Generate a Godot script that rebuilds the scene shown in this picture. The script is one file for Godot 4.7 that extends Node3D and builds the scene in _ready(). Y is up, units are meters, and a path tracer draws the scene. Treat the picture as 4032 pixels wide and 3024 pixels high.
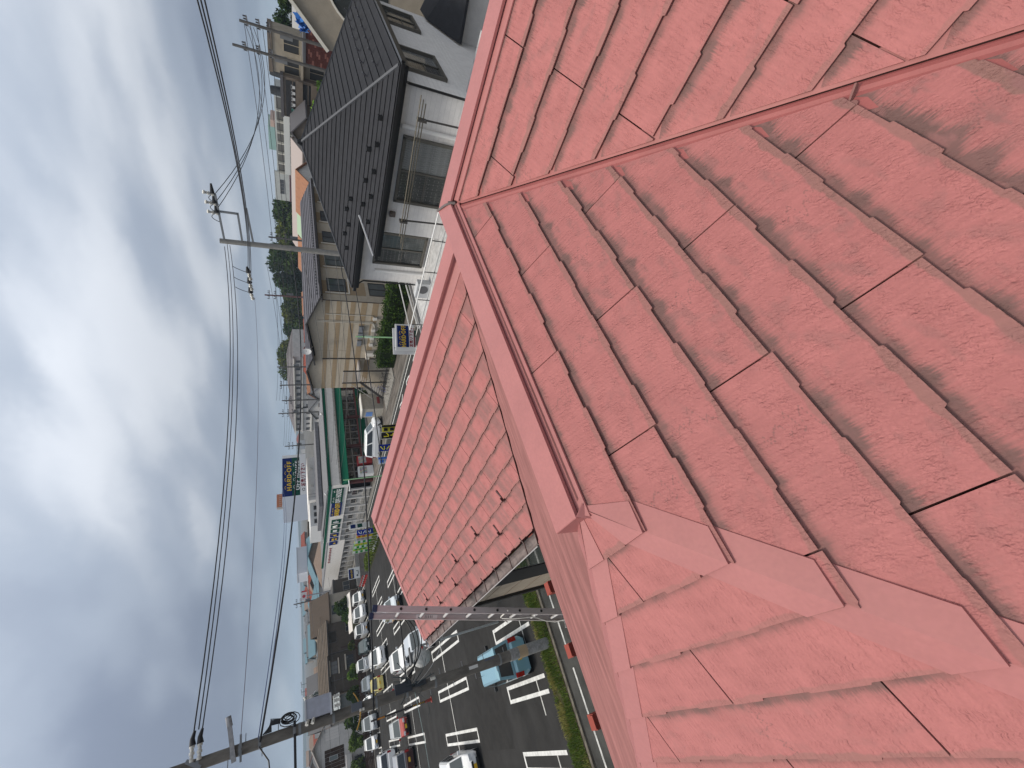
extends Node3D
# A rooftop view: pink slate roof in front, car park, shops and houses beyond. x runs right along the ridge, -z runs away from the house, metres.

var rng := RandomNumberGenerator.new()
var used := {}
var mats := {}

class MB:
	var v := PackedVector3Array()
	var n := PackedVector3Array()
	var u := PackedVector2Array()
	func tri(a: Vector3, b: Vector3, c: Vector3, ua := Vector2.ZERO, ub := Vector2.ZERO, uc := Vector2.ZERO):
		var nn := (b - a).cross(c - a)
		if nn.length_squared() < 1e-14: return
		nn = nn.normalized()
		v.append(a); v.append(c); v.append(b)
		n.append(nn); n.append(nn); n.append(nn)
		u.append(ua); u.append(uc); u.append(ub)
	func smooth_tri(a: Vector3, b: Vector3, c: Vector3, na: Vector3, nb: Vector3, nc: Vector3):
		v.append(a); v.append(c); v.append(b)
		n.append(na); n.append(nc); n.append(nb)
		u.append(Vector2.ZERO); u.append(Vector2.ZERO); u.append(Vector2.ZERO)
	func quad(a: Vector3, b: Vector3, c: Vector3, d: Vector3):
		tri(a, b, c, Vector2(0, 1), Vector2(1, 1), Vector2(1, 0)); tri(a, c, d, Vector2(0, 1), Vector2(1, 0), Vector2(0, 0))
	func box(c: Vector3, s: Vector3, bs := Basis.IDENTITY):
		var p := []
		for i in 8:
			p.append(c + bs * (Vector3((1.0 if i & 1 else -1.0) * s.x, (1.0 if i & 2 else -1.0) * s.y, (1.0 if i & 4 else -1.0) * s.z) * 0.5))
		quad(p[4], p[5], p[7], p[6]); quad(p[1], p[0], p[2], p[3])
		quad(p[5], p[1], p[3], p[7]); quad(p[0], p[4], p[6], p[2])
		quad(p[6], p[7], p[3], p[2]); quad(p[0], p[1], p[5], p[4])
	func span(a: Vector3, b: Vector3):
		box((a + b) * 0.5, (b - a).abs())
	func bar(a: Vector3, b: Vector3, w: float, h: float):
		var d := (b - a).normalized()
		var up := Vector3.UP if abs(d.y) < 0.95 else Vector3.RIGHT
		var sx := up.cross(d).normalized()
		box((a + b) * 0.5, Vector3(w, h, a.distance_to(b)), Basis(sx, d.cross(sx), d))
	func rings(rs: Array, closed := true, cap := true):      # skin a list of rings with the same number of points
		var m: int = rs[0].size()
		for i in rs.size() - 1:
			for k in (m if closed else m - 1):
				var k2 := (k + 1) % m
				quad(rs[i][k], rs[i][k2], rs[i + 1][k2], rs[i + 1][k])
		if cap and closed:
			for k in range(1, m - 1):
				tri(rs[0][0], rs[0][k + 1], rs[0][k])
				var e: Array = rs[rs.size() - 1]
				tri(e[0], e[k], e[k + 1])
	func tube(pts: Array, r0: float, r1 := -1.0, sides := 6):
		if r1 < 0.0: r1 = r0
		var m := pts.size()
		var prev: Array = []
		var prevn: Array = []
		var sx := Vector3.ZERO
		for i in m:
			var d: Vector3 = (pts[min(i + 1, m - 1)] - pts[max(i - 1, 0)]).normalized()
			if sx == Vector3.ZERO:
				sx = (Vector3.UP if abs(d.y) < 0.9 else Vector3.RIGHT).cross(d).normalized()
			else:
				sx = (sx - d * sx.dot(d)).normalized()
			var sy := d.cross(sx)
			var rr: float = lerp(r0, r1, float(i) / max(1, m - 1))
			var ring := []
			var rn := []
			for k in sides:
				var a := TAU * k / sides
				var q := sx * cos(a) + sy * sin(a)
				ring.append(pts[i] + q * rr); rn.append(q)
			if i > 0:
				for k in sides:
					var k2 := (k + 1) % sides
					smooth_tri(prev[k], prev[k2], ring[k2], prevn[k], prevn[k2], rn[k2])
					smooth_tri(prev[k], ring[k2], ring[k], prevn[k], rn[k2], rn[k])
			if i == 0 or i == m - 1:
				for k in range(1, sides - 1):
					if i == 0: tri(ring[0], ring[k + 1], ring[k])
					else: tri(ring[0], ring[k], ring[k + 1])
			prev = ring; prevn = rn
	func disc(c: Vector3, nrm: Vector3, r: float, depth: float, sides := 12):
		tube([c - nrm * depth * 0.5, c + nrm * depth * 0.5], r, r, sides)
	func poly(pts: Array, thick: Vector3):                   # a convex polygon thickened by a vector (pts face away from it)
		var m := pts.size()
		for k in range(1, m - 1):
			tri(pts[0], pts[k], pts[k + 1]); tri(pts[0] + thick, pts[k + 1] + thick, pts[k] + thick)
		for k in m:
			var k2 := (k + 1) % m
			quad(pts[k] + thick, pts[k2] + thick, pts[k2], pts[k])
	func leaves(c: Vector3, rad: Vector3, count: int, size: float, rg: RandomNumberGenerator, shell := 0.55):
		for i in count:
			var d := Vector3(rg.randfn(), rg.randfn(), rg.randfn()).normalized()
			var p := c + d * rad * (shell + (1.0 - shell) * rg.randf())
			var a := Vector3(rg.randfn(), rg.randfn(), rg.randfn()).normalized()
			var b := (d + Vector3(rg.randfn(), rg.randfn(), rg.randfn()) * 0.7).cross(a).normalized()
			var s := size * rg.randf_range(0.6, 1.3)
			a *= s; b *= s * 0.6
			tri(p - a, p - b * 0.8, p + a); tri(p - a, p + a, p + b)
	func mesh() -> ArrayMesh:
		var arr := []
		arr.resize(Mesh.ARRAY_MAX)
		arr[Mesh.ARRAY_VERTEX] = v; arr[Mesh.ARRAY_NORMAL] = n; arr[Mesh.ARRAY_TEX_UV] = u
		var am := ArrayMesh.new()
		am.add_surface_from_arrays(Mesh.PRIMITIVE_TRIANGLES, arr)
		return am

func numbered(called: String) -> String:
	if not used.has(called):
		used[called] = 0
		return called
	used[called] += 1
	return "%s_%03d" % [called, used[called]]

func thing(called: String, label: String, category: String, at := Vector3.ZERO, turn := 0.0, group := "") -> Node3D:
	var o := Node3D.new()
	o.name = numbered(called)
	add_child(o, true)
	o.position = at; o.rotation.y = turn
	o.set_meta("label", label); o.set_meta("category", category)
	if group != "": o.set_meta("group", group)
	return o

func put(called: String, mb: MB, m: Material, parent: Node) -> MeshInstance3D:
	return put_mesh(called, mb.mesh(), m, parent)

func put_mesh(called: String, me: Mesh, m: Material, parent: Node) -> MeshInstance3D:
	var o := MeshInstance3D.new()
	var k := 0
	var nm := called
	while parent.has_node(nm):
		k += 1
		nm = "%s_%03d" % [called, k]
	if parent == self: nm = numbered(called)
	o.name = nm
	o.mesh = me
	o.material_override = m
	parent.add_child(o, true)
	return o

func grp(called: String, parent: Node) -> Node3D:
	var o := Node3D.new()
	var k := 0
	var nm := called
	while parent.has_node(nm):
		k += 1
		nm = "%s_%03d" % [called, k]
	o.name = nm
	parent.add_child(o, true)
	return o

func single(called: String, mb: MB, m: Material, label: String, category: String, group := "") -> MeshInstance3D:
	var o := put(called, mb, m, self)
	o.set_meta("label", label); o.set_meta("category", category)
	if group != "": o.set_meta("group", group)
	return o

func setting(called: String, mb: MB, m: Material) -> MeshInstance3D:
	var o := put(called, mb, m, self)
	o.set_meta("kind", "structure")
	return o

func lin(r: float, g: float, b: float) -> Color:
	return Color(r, g, b).linear_to_srgb()

func mat(r: float, g: float, b: float, rough := 0.8, metal := 0.0) -> StandardMaterial3D:
	var key := "%.3f %.3f %.3f %.2f %.2f" % [r, g, b, rough, metal]
	if mats.has(key): return mats[key]
	var m := StandardMaterial3D.new()
	m.albedo_color = lin(r, g, b)
	m.roughness = rough; m.metallic = metal
	if rough >= 0.75: m.metallic_specular = 0.2
	m.cull_mode = BaseMaterial3D.CULL_DISABLED
	mats[key] = m
	return m

func worn(r: float, g: float, b: float, dark: float, scale: float, rough := 0.85, seed_ := 1, stretch := Vector3.ONE, bump := 0.0) -> StandardMaterial3D:
	# mottled material: two octaves of stain between the base colour and a darker one, laid on in world space
	var m := StandardMaterial3D.new()
	var w := 256
	var f1 := FastNoiseLite.new(); f1.seed = seed_; f1.noise_type = FastNoiseLite.TYPE_SIMPLEX_SMOOTH; f1.frequency = 0.012; f1.fractal_octaves = 5; f1.fractal_gain = 0.6
	var im := f1.get_seamless_image(w, w)
	im.convert(Image.FORMAT_RGBA8)
	var out := Image.create(w, w, true, Image.FORMAT_RGBA8)
	for y in w:
		for x in w:
			var t := im.get_pixel(x, y).r
			t = clamp((t - 0.2) / 0.6, 0.0, 1.0)
			var k: float = lerp(dark, 1.0, t) * (1.0 + (hash(x * 7919 + y * 104729 + seed_) % 100 - 50) * 0.0012)
			out.set_pixel(x, y, Color(r * k, g * k, b * k).linear_to_srgb())
	out.generate_mipmaps()
	m.albedo_texture = ImageTexture.create_from_image(out)
	m.uv1_triplanar = true; m.uv1_world_triplanar = true
	m.uv1_scale = stretch / scale
	m.roughness = rough
	if rough >= 0.75: m.metallic_specular = 0.2
	m.cull_mode = BaseMaterial3D.CULL_DISABLED
	if bump > 0.0:
		im.convert(Image.FORMAT_RGBA8)
		im.bump_map_to_normal_map(bump)
		m.normal_enabled = true; m.normal_texture = ImageTexture.create_from_image(im)
	return m

func glass(r := 0.03, g := 0.035, b := 0.04) -> StandardMaterial3D:
	var m := mat(r, g, b, 0.06)
	m.metallic_specular = 0.6
	return m

func word(called: String, s: String, height: float, m: Material, parent: Node, at: Vector3, bs: Basis, bold := true, squeeze := 1.0) -> MeshInstance3D:
	var t := TextMesh.new()
	var fo := SystemFont.new()
	fo.font_names = PackedStringArray(["Droid Sans"]); fo.font_weight = 700 if bold else 400
	t.font = fo; t.text = s; t.font_size = 64; t.pixel_size = height / 46.0; t.depth = 0.03; t.curve_step = 4.0
	var o := put_mesh(called, t, m, parent)
	o.transform = Transform3D(Basis(bs.x * squeeze, bs.y, bs.z), at)
	return o

# brush strokes of the Japanese characters that the signs carry, on a 100 x 100 grid, y up
const KANA := {
	"o": [[10, 75, 70, 78], [38, 98, 38, 12, 25, 8, 12, 22, 30, 42, 70, 48, 84, 28, 70, 8, 52, 8], [78, 92, 92, 76]],
	"uri": [[15, 88, 85, 88], [50, 98, 50, 70], [25, 72, 75, 72], [12, 58, 12, 48], [12, 60, 88, 60, 88, 48], [38, 50, 34, 22, 10, 4], [62, 50, 62, 10, 92, 10, 92, 24]],
	"ri": [[25, 90, 22, 50, 30, 42], [72, 94, 74, 45, 60, 15, 42, 2]],
	"shita": [[5, 92, 95, 92], [48, 92, 48, 2], [50, 66, 78, 46]],
	"sa": [[10, 72, 88, 80], [42, 98, 72, 45], [72, 45, 40, 46], [22, 36, 20, 14, 46, 4, 74, 8]],
	"i": [[20, 86, 20, 34, 32, 14, 42, 30], [70, 80, 86, 58, 88, 36]],
	"re": [[25, 92, 25, 8, 60, 20, 88, 50]], "to": [[40, 96, 40, 4], [40, 62, 82, 42]], "ro": [[18, 84, 82, 84, 82, 10, 18, 10, 18, 84]],
	"su": [[15, 84, 80, 84, 60, 45, 8, 8], [55, 40, 92, 8]], "ku": [[40, 96, 10, 50], [36, 78, 80, 78, 66, 36, 28, 2]], "ru": [[30, 86, 28, 40, 8, 8], [60, 92, 60, 10, 94, 46]]}

func strokes(names: Array, size: float, gap: float, width: float, at: Vector3, right: Vector3, up: Vector3, out: Vector3) -> MB:
	var mb := MB.new()
	var x := 0.0
	for nm in names:
		for st in KANA[nm]:
			var pts := []
			for i in range(0, st.size(), 2):
				pts.append(at + right * (x + st[i] * 0.01 * size) + up * (st[i + 1] * 0.01 * size))
			for i in pts.size() - 1:
				var d: Vector3 = (pts[i + 1] - pts[i])
				var l := d.length()
				d /= l
				mb.box((pts[i] + pts[i + 1]) * 0.5, Vector3(l + width * 0.8, width, 0.012), Basis(d, out.cross(d), out))
		x += size + gap
	return mb

func _ready():
	# camera: the photograph is a portrait frame lying on its side, so the camera is rolled by a quarter turn
	var cam := Camera3D.new()
	cam.name = "camera"
	cam.transform = Transform3D(Basis(Vector3(-0.2991227, -0.8905964, 0.3425837), Vector3(0.7804814, -0.0217985, 0.6247989), Vector3(-0.5489759, 0.4542717, 0.7016144)).orthonormalized(), Vector3(0, 8.8, 0))
	cam.fov = 84.0152
	cam.near = 0.05; cam.far = 4000.0
	add_child(cam)
	cam.current = true
	var we := WorldEnvironment.new()
	we.name = "environment"
	var env := Environment.new()
	env.background_mode = Environment.BG_SKY
	var sky := Sky.new(); sky.sky_material = make_sky(); env.sky = sky
	env.ambient_light_source = Environment.AMBIENT_SOURCE_SKY
	env.tonemap_mode = Environment.TONE_MAPPER_LINEAR
	env.tonemap_exposure = 1.95
	env.fog_enabled = true; env.fog_density = 0.00035; env.fog_light_color = Color(0.66, 0.73, 0.80)
	env.sdfgi_enabled = true; env.ssao_enabled = true; env.ssil_enabled = true
	we.environment = env
	add_child(we)
	var sun := DirectionalLight3D.new()
	sun.name = "sun"
	sun.light_energy = 0.42
	sun.light_angular_distance = 14.0
	sun.light_color = Color(1.0, 0.965, 0.91)
	sun.shadow_enabled = true
	add_child(sun)
	sun.look_at_from_position(Vector3(-0.26, 0.90, -0.20) * 50.0, Vector3.ZERO)
	build_ground()
	build_house()
	build_white_house()
	build_apartment()
	build_shop()
	build_left_houses()
	build_fence()
	build_far()
	build_trees()
	build_cars()
	build_poles()
	build_banners()

# ---------------------------------------------------------------- sky
func make_sky() -> PanoramaSkyMaterial:
	var w := 1536
	var h := 768
	var im := Image.create(w, h, false, Image.FORMAT_RGBF)
	var big := FastNoiseLite.new(); big.seed = 41; big.noise_type = FastNoiseLite.TYPE_SIMPLEX_SMOOTH; big.frequency = 0.30; big.fractal_octaves = 4; big.fractal_gain = 0.42
	var mid := FastNoiseLite.new(); mid.seed = 9; mid.noise_type = FastNoiseLite.TYPE_SIMPLEX_SMOOTH; mid.frequency = 0.55; mid.fractal_octaves = 5; mid.fractal_gain = 0.42
	mid.domain_warp_enabled = true; mid.domain_warp_amplitude = 0.5; mid.domain_warp_frequency = 0.35
	for y in h:
		var el := (0.5 - (y + 0.5) / h) * PI
		for x in w:
			var az := ((x + 0.5) / w - 0.5) * TAU           # 0 is -z, growing to the right
			var c: Color
			if el < -0.02:
				c = Color(0.2, 0.19, 0.18)
			else:
				var s := sin(max(el, 0.0))
				var d := Vector3(sin(az) * cos(el), s, -cos(az) * cos(el))
				var k := 1.0 / (s + 0.17)
				var px := d.x * k * 1.5
				var pz := d.z * k * 0.62
				var b := big.get_noise_2d(px * 0.85 + 31.0, pz * 1.0)
				var m := mid.get_noise_2d(px * 1.5, pz * 1.9 + 17.0)
				var t: float = 0.34 + b * 0.92 + m * 0.52
				t += 0.26 * smoothstep(0.78, 0.99, d.dot(Vector3(0.55, 0.40, -0.70).normalized()))
				t = clamp(t, 0.0, 1.0)
				var dark := Vector3(0.130, 0.155, 0.205)
				var grey := Vector3(0.192, 0.222, 0.272)
				var white := Vector3(0.345, 0.366, 0.402)
				var q: Vector3 = dark.lerp(grey, smoothstep(0.05, 0.5, t)).lerp(white, smoothstep(0.45, 1.0, t))
				var low: float = exp(-s * 15.0)
				q = q.lerp(Vector3(0.212, 0.262, 0.312), low * 0.85)
				q = q.lerp(Vector3(1.0, 0.985, 0.965) * (q.x * 0.3 + q.y * 0.6 + q.z * 0.1), 0.85 * smoothstep(0.30, 0.75, s))
				q *= 0.86 + 0.75 * smoothstep(0.05, 0.6, s) + 1.35 * smoothstep(0.38, 1.0, s)   # an overcast sky grows brighter towards the zenith
				c = Color(q.x, q.y, q.z)
			im.set_pixel(x, y, c)
	var sm := PanoramaSkyMaterial.new()
	sm.panorama = ImageTexture.create_from_image(im)
	sm.energy_multiplier = 1.0
	return sm

# ---------------------------------------------------------------- painted slates
const RO := Vector3(2.2146, 7.9714, -1.1671)      # where the two ridges meet
const CA := 0.902
const SA := 0.4317
const TA := 0.4787
const RL := 1.822                                  # length of the ridge that runs left
const EV := 2.6                                    # from ridge to eaves
const EX := 0.182                                  # exposure of one course
var slate_mats: Array = []
var wing_mats: Array = []
var pink_metal: StandardMaterial3D
var slate_normal: ImageTexture

func slate_material(seed_: int, heavy: float, patch: float) -> StandardMaterial3D:
	var w := 320
	var h := 88
	var n1 := FastNoiseLite.new(); n1.seed = seed_; n1.frequency = 0.02; n1.fractal_octaves = 4
	var n2 := FastNoiseLite.new(); n2.seed = seed_ + 50; n2.frequency = 0.06; n2.fractal_octaves = 3
	var n3 := FastNoiseLite.new(); n3.seed = seed_ + 90; n3.frequency = 0.35; n3.fractal_octaves = 2
	var im := Image.create(w, h, true, Image.FORMAT_RGBA8)
	var base := Vector3(0.372, 0.138, 0.131)
	var dirt := Vector3(0.140, 0.083, 0.075)
	var worn_ := Vector3(0.215, 0.122, 0.104)
	var shift := float((seed_ * 37) % 100) * 0.01
	var crack := w * (0.2 + 0.6 * shift) if seed_ % 3 != 0 else -99.0
	for x in w:
		var e1 := n2.get_noise_1d(x * 1.0)
		var e2 := n1.get_noise_1d(x * 1.3 + 200.0)
		var fringe := n3.get_noise_1d(x * 1.7)
		for y in h:
			var v := float(y) / h
			var grain := n2.get_noise_2d(x * 3.2, y * 0.45) * 0.09 + n3.get_noise_2d(x, y * 0.8) * 0.05
			var c: Vector3 = base * (1.0 + grain + n1.get_noise_2d(x * 0.7, y * 0.7) * 0.10)
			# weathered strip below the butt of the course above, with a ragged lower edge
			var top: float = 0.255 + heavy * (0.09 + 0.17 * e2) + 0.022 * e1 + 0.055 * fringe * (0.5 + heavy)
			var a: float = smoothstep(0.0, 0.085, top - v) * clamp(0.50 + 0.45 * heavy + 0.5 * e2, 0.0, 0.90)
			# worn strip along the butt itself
			var bot: float = 0.905 - 0.05 * e2 - 0.05 * heavy - 0.02 * e1
			var bb: float = clamp((v - bot) / 0.02, 0.0, 1.0) * (0.35 + 0.55 * heavy)
			# broad washed-out patches
			var pa := 0.0
			if patch > 0.0:
				var uu: float = fmod(float(x) / w * 2.0 + shift, 1.0)
				pa = smoothstep(0.28, 0.46, uu + e1 * 0.06) * (1.0 - smoothstep(0.86, 1.0, uu)) * (1.0 - smoothstep(0.78, 0.98, v + e2 * 0.15)) * patch * clamp(0.75 + e2, 0.3, 1.0)
			pa = max(pa, clamp(n1.get_noise_2d(x * 1.1 + 70.0, y * 1.6 + 40.0) * 3.0 - 0.45, 0.0, 1.0) * 0.75 * heavy)
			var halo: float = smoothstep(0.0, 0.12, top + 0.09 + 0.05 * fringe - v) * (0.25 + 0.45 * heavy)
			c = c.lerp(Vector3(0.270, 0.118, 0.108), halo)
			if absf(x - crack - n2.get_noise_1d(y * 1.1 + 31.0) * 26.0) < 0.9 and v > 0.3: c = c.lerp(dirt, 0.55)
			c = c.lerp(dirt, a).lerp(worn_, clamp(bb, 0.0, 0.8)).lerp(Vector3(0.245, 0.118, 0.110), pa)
			if n3.get_noise_2d(x * 2.1 + 9.0, y * 2.1) > 0.74: c *= 0.8
			im.set_pixel(x, y, Color(c.x, c.y, c.z).linear_to_srgb())
	im.generate_mipmaps()
	var m := StandardMaterial3D.new()
	m.albedo_texture = ImageTexture.create_from_image(im)
	m.roughness = 0.72
	m.metallic_specular = 0.35
	m.normal_enabled = true; m.normal_texture = slate_normal; m.normal_scale = 1.0
	m.cull_mode = BaseMaterial3D.CULL_DISABLED
	return m

func slate_relief() -> ImageTexture:
	var w := 640
	var h := 160
	var n1 := FastNoiseLite.new(); n1.seed = 5; n1.frequency = 0.11; n1.fractal_octaves = 3
	var n2 := FastNoiseLite.new(); n2.seed = 6; n2.frequency = 0.30; n2.fractal_octaves = 2
	var n0 := FastNoiseLite.new(); n0.seed = 8; n0.frequency = 0.012
	var im := Image.create(w, h, true, Image.FORMAT_RGBA8)
	for y in h:
		for x in w:
			var where := clampf(0.55 + n0.get_noise_2d(x, y * 2.0), 0.15, 1.0)
			var t := 0.5 + where * (n1.get_noise_2d(x * 1.0 + n2.get_noise_1d(y * 0.3) * 3.0, y * 0.13) * 0.40 + n2.get_noise_2d(x, y * 0.4) * 0.12)
			im.set_pixel(x, y, Color(t, t, t))
	im.bump_map_to_normal_map(6.0)
	im.generate_mipmaps()
	return ImageTexture.create_from_image(im)

func clip(pts: PackedVector2Array, e: Vector3) -> PackedVector2Array:
	var out := PackedVector2Array()
	var m := pts.size()
	for i in m:
		var p := pts[i]
		var q := pts[(i + 1) % m]
		var a := e.x * p.x + e.y * p.y + e.z
		var b := e.x * q.x + e.y * q.y + e.z
		if a >= 0.0: out.append(p)
		if (a >= 0.0) != (b >= 0.0): out.append(p.lerp(q, a / (a - b)))
	return out

# one slate with a stepped, uneven butt, cut by the lines in 'cuts'; s along the course, d down the slope
func slate(parent: Node, o: Vector3, es: Vector3, ed: Vector3, en: Vector3, s0: float, s1: float, d0: float, d1: float, cuts: Array, ms: Array, called := "shingle") -> void:
	var top := d0 - 0.032
	var pts := PackedVector2Array()
	var g := 0.0024
	pts.append(Vector2(s0 + g, top)); pts.append(Vector2(s1 - g, top))
	var steps := [0.0, 0.12, 0.125, 0.29, 0.295, 0.47, 0.475, 0.64, 0.645, 0.83, 0.835, 1.0]
	var lev := 0.0
	var jag := []
	var flip := rng.randi() % 2
	for i in steps.size():
		if i % 2 == 0:
			lev = (0.0 if (i / 2 + flip) % 2 == 0 else -rng.randf_range(0.005, 0.009))
		jag.append(Vector2(lerp(s0 + g, s1 - g, steps[i]), d1 + lev + rng.randf_range(-0.0015, 0.0015)))
	for i in jag.size():
		if i % 2 == 1: jag[i].y = jag[i - 1].y + rng.randf_range(-0.001, 0.001)
	jag.reverse()
	for p in jag: pts.append(p)
	for e in cuts:
		pts = clip(pts, e)
		if pts.size() < 3: return
	var tri := Geometry2D.triangulate_polygon(pts)
	if tri.is_empty(): return
	var lift := rng.randf_range(0.0, 0.0022)
	var P := []
	var U := []
	for p in pts:
		var k: float = (p.y - top) / (d1 - top)
		P.append(o + es * p.x + ed * p.y + en * (0.002 + (0.0125 + lift) * k))
		U.append(Vector2((p.x - s0) / (s1 - s0), clamp(k, 0.0, 1.0) * 0.998))
	var mb := MB.new()
	for i in range(0, tri.size(), 3):
		var a := tri[i]; var b := tri[i + 1]; var c := tri[i + 2]
		if (P[b] - P[a]).cross(P[c] - P[a]).dot(en) < 0.0:
			var t := b; b = c; c = t
		mb.tri(P[a], P[b], P[c], U[a], U[b], U[c])
	var m := P.size()
	for i in m:
		var j := (i + 1) % m
		var k0: float = min(0.0075, (P[i] - o).dot(en) - 0.0005)
		var k1: float = min(0.0075, (P[j] - o).dot(en) - 0.0005)
		mb.tri(P[i], P[i] - en * k0, P[j], U[i], U[i], U[j]); mb.tri(P[j], P[i] - en * k0, P[j] - en * k1, U[j], U[i], U[j])
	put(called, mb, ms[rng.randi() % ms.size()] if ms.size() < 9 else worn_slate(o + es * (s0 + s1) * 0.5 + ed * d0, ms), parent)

func worn_slate(p: Vector3, ms: Array) -> Material:
	# slates nearer the valley and lower down have weathered more
	var a := RO.x - p.x
	var b := p.z - RO.z
	var w: float = clamp(0.34 + 0.34 * b - 0.22 * (a - b) + rng.randf_range(-0.25, 0.25), 0.0, 0.999)
	return ms[int(w * ms.size())]

func courses(parent: Node, o: Vector3, es: Vector3, ed: Vector3, en: Vector3, lines: Array, smin: float, smax: float, joint: Array, cuts: Array, ms: Array):
	for k in lines.size() - 1:
		var j: float = joint[k % joint.size()]
		var s: float = j + 0.91 * floor((smin - j) / 0.91)
		while s < smax:
			slate(parent, o, es, ed, en, s, s + 0.91, lines[k], lines[k + 1], cuts, ms)
			s += 0.91

func plan(a: float, b: float, y := 0.0) -> Vector3:      # roof plan: a to the left of the ridge corner, b towards the viewer
	return Vector3(RO.x - a, RO.y + y, RO.z + b)

func build_house():
	rng.seed = 77
	slate_normal = slate_relief()
	for i in 6: slate_mats.append(slate_material(100 + i * 7, 0.15 + 0.17 * i, 0.0))
	for i in 3: slate_mats.append(slate_material(170 + i * 5, 1.25, 0.35))
	for i in 4: wing_mats.append(slate_material(300 + i * 11, 0.25, 0.95 if i != 2 else 0.55))
	var clean: Array = [slate_material(501, 0.0, 0.0), slate_material(502, 0.05, 0.0), slate_material(503, 0.25, 0.0)]
	pink_metal = worn(0.375, 0.140, 0.133, 0.90, 1.7, 0.5, 12)
	var dusty := worn(0.345, 0.155, 0.145, 0.62, 0.55, 0.8, 13, Vector3(0.25, 1, 1))
	var dark := mat(0.030, 0.014, 0.013, 0.95)
	dark.metallic_specular = 0.0
	var h := thing("house", "pink slate-roofed house in the foreground, seen from on its own roof", "house")
	var roof := grp("main_roof", h)
	var wing := grp("wing_roof", h)
	var eb := Vector3(0, -SA, CA); var nb := Vector3(0, CA, SA)
	var ea := Vector3(-CA, -SA, 0); var na := Vector3(-SA, CA, 0)
	var edd := Vector3(0, -SA, -CA); var nd := Vector3(0, CA, -SA)
	# dark underlay seen in the joints
	var dk := MB.new()
	var dn := Vector3(0, -0.03, 0)
	var e := EV - 0.02
	dk.poly([plan(0, 0), plan(RL, 0), plan(RL + e, e, -TA * e), plan(e, e, -TA * e)], dn)
	dk.poly([plan(0, 0), plan(e, e, -TA * e), plan(e, 4.6, -TA * e), plan(0, 4.6)], dn)
	dk.poly([plan(RL, 0), plan(RL + e, -e, -TA * e), plan(RL + e, e, -TA * e)], dn)
	dk.poly([plan(0, 0), plan(-0.6515, -0.6515, -0.312), plan(1.297, -e, -TA * e), plan(RL + e, -e, -TA * e), plan(RL, 0)], dn)
	dk.poly([plan(0, 0), plan(0, 4.6), plan(-e, 4.6, -TA * e), plan(-e, -e, -TA * e)], dn)
	put("underlay", dk, dark, roof)
	# slope under the left ridge (towards the viewer), slope left of the other ridge, hip end
	var lines := [0.04]
	for k in range(1, 17): lines.append(EX * k)
	courses(roof, RO, Vector3(-1, 0, 0), eb, nb, lines, 0.0, RL + EV, [0.3668, 0.8218], [Vector3(1, -CA, -0.085), Vector3(-1, CA, RL)], slate_mats)
	var la := [0.035]
	for k in range(1, 17): la.append(EX * (k - 0.14))
	var am: Array = [slate_mats[0], slate_mats[1], slate_mats[2], clean[0], slate_mats[1]]
	courses(roof, RO, Vector3(0, 0, 1), ea, na, la, 0.0, 4.55, [0.81, 0.355], [Vector3(1, -CA, -0.004), Vector3(-1, 0, 4.6)], am)
	var lc := [0.0]
	for k in range(1, 17): lc.append(EX * (k * 0.945 + 0.03))
	courses(roof, plan(RL, 0), Vector3(0, 0, 1), ea, na, lc, -EV, EV, [0.385, -0.06], [Vector3(-1, CA, 0), Vector3(1, CA, 0)], [clean[0], clean[1], clean[0], clean[2], slate_mats[1]])
	# far slope, seen at a grazing angle: courses as long strips
	for k in 15:
		var strip := PackedVector2Array([Vector2(-0.7, EX * k - 0.02), Vector2(RL + EV, EX * k - 0.02), Vector2(RL + EV, EX * (k + 1)), Vector2(-0.7, EX * (k + 1))])
		strip = clip(clip(clip(strip, Vector3(1, -CA, 1.303)), Vector3(-1, CA, RL)), Vector3(1, CA, 0.0))
		if strip.size() < 3: continue
		var mb := MB.new()
		var pp := []
		for q in strip: pp.append(RO + Vector3(-1, 0, 0) * q.x + edd * q.y + nd * (0.002 + 0.010 * (q.y - EX * k) / EX))
		pp.reverse()
		mb.poly(pp, -nd * 0.006)
		put("shingle_course", mb, dusty, roof)
	# ridge caps: a broad flat board over a narrow flange
	for r in 2:
		var cap := MB.new()
		var q := func(l: float, across: float, y: float) -> Vector3: return plan(l, across, y) if r == 0 else plan(across, l, y)
		var e0 := RL + 0.035 if r == 0 else 4.6
		var top := [q.call(0.0, 0.004, 0.030), q.call(e0, 0.004, 0.030), q.call(e0, -0.128, 0.040), q.call(-0.128, -0.128, 0.040)]
		if r == 1: top.reverse()
		cap.poly(top, Vector3(0, -0.012, 0))
		var side := [q.call(0.002, -0.006, 0.022), q.call(e0, -0.006, 0.022), q.call(e0, -0.006, -0.012), q.call(0.002, -0.006, -0.012)]
		cap.poly(side, (Vector3(0, 0, -0.004) if r == 0 else Vector3(0.004, 0, 0)))
		var back := [q.call(-0.12, -0.120, 0.030), q.call(e0, -0.120, 0.030), q.call(e0, -0.130, -0.06), q.call(-0.12, -0.130, -0.06)]
		cap.poly(back, (Vector3(0, 0, 0.004) if r == 0 else Vector3(-0.004, 0, 0)))
		put("ridge_cap", cap, pink_metal, roof)
		var fl := MB.new()
		var f0 := [q.call(0.02, -0.004, 0.013), q.call(e0 - 0.01, -0.004, 0.013), q.call(e0 + 0.015, 0.034, -0.002), q.call(0.04, 0.034, -0.002)]
		if r == 1: f0.reverse()
		fl.poly(f0, Vector3(0, -0.006, 0))
		put("cap_flange", fl, pink_metal, roof)
	var endf := MB.new()
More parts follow.
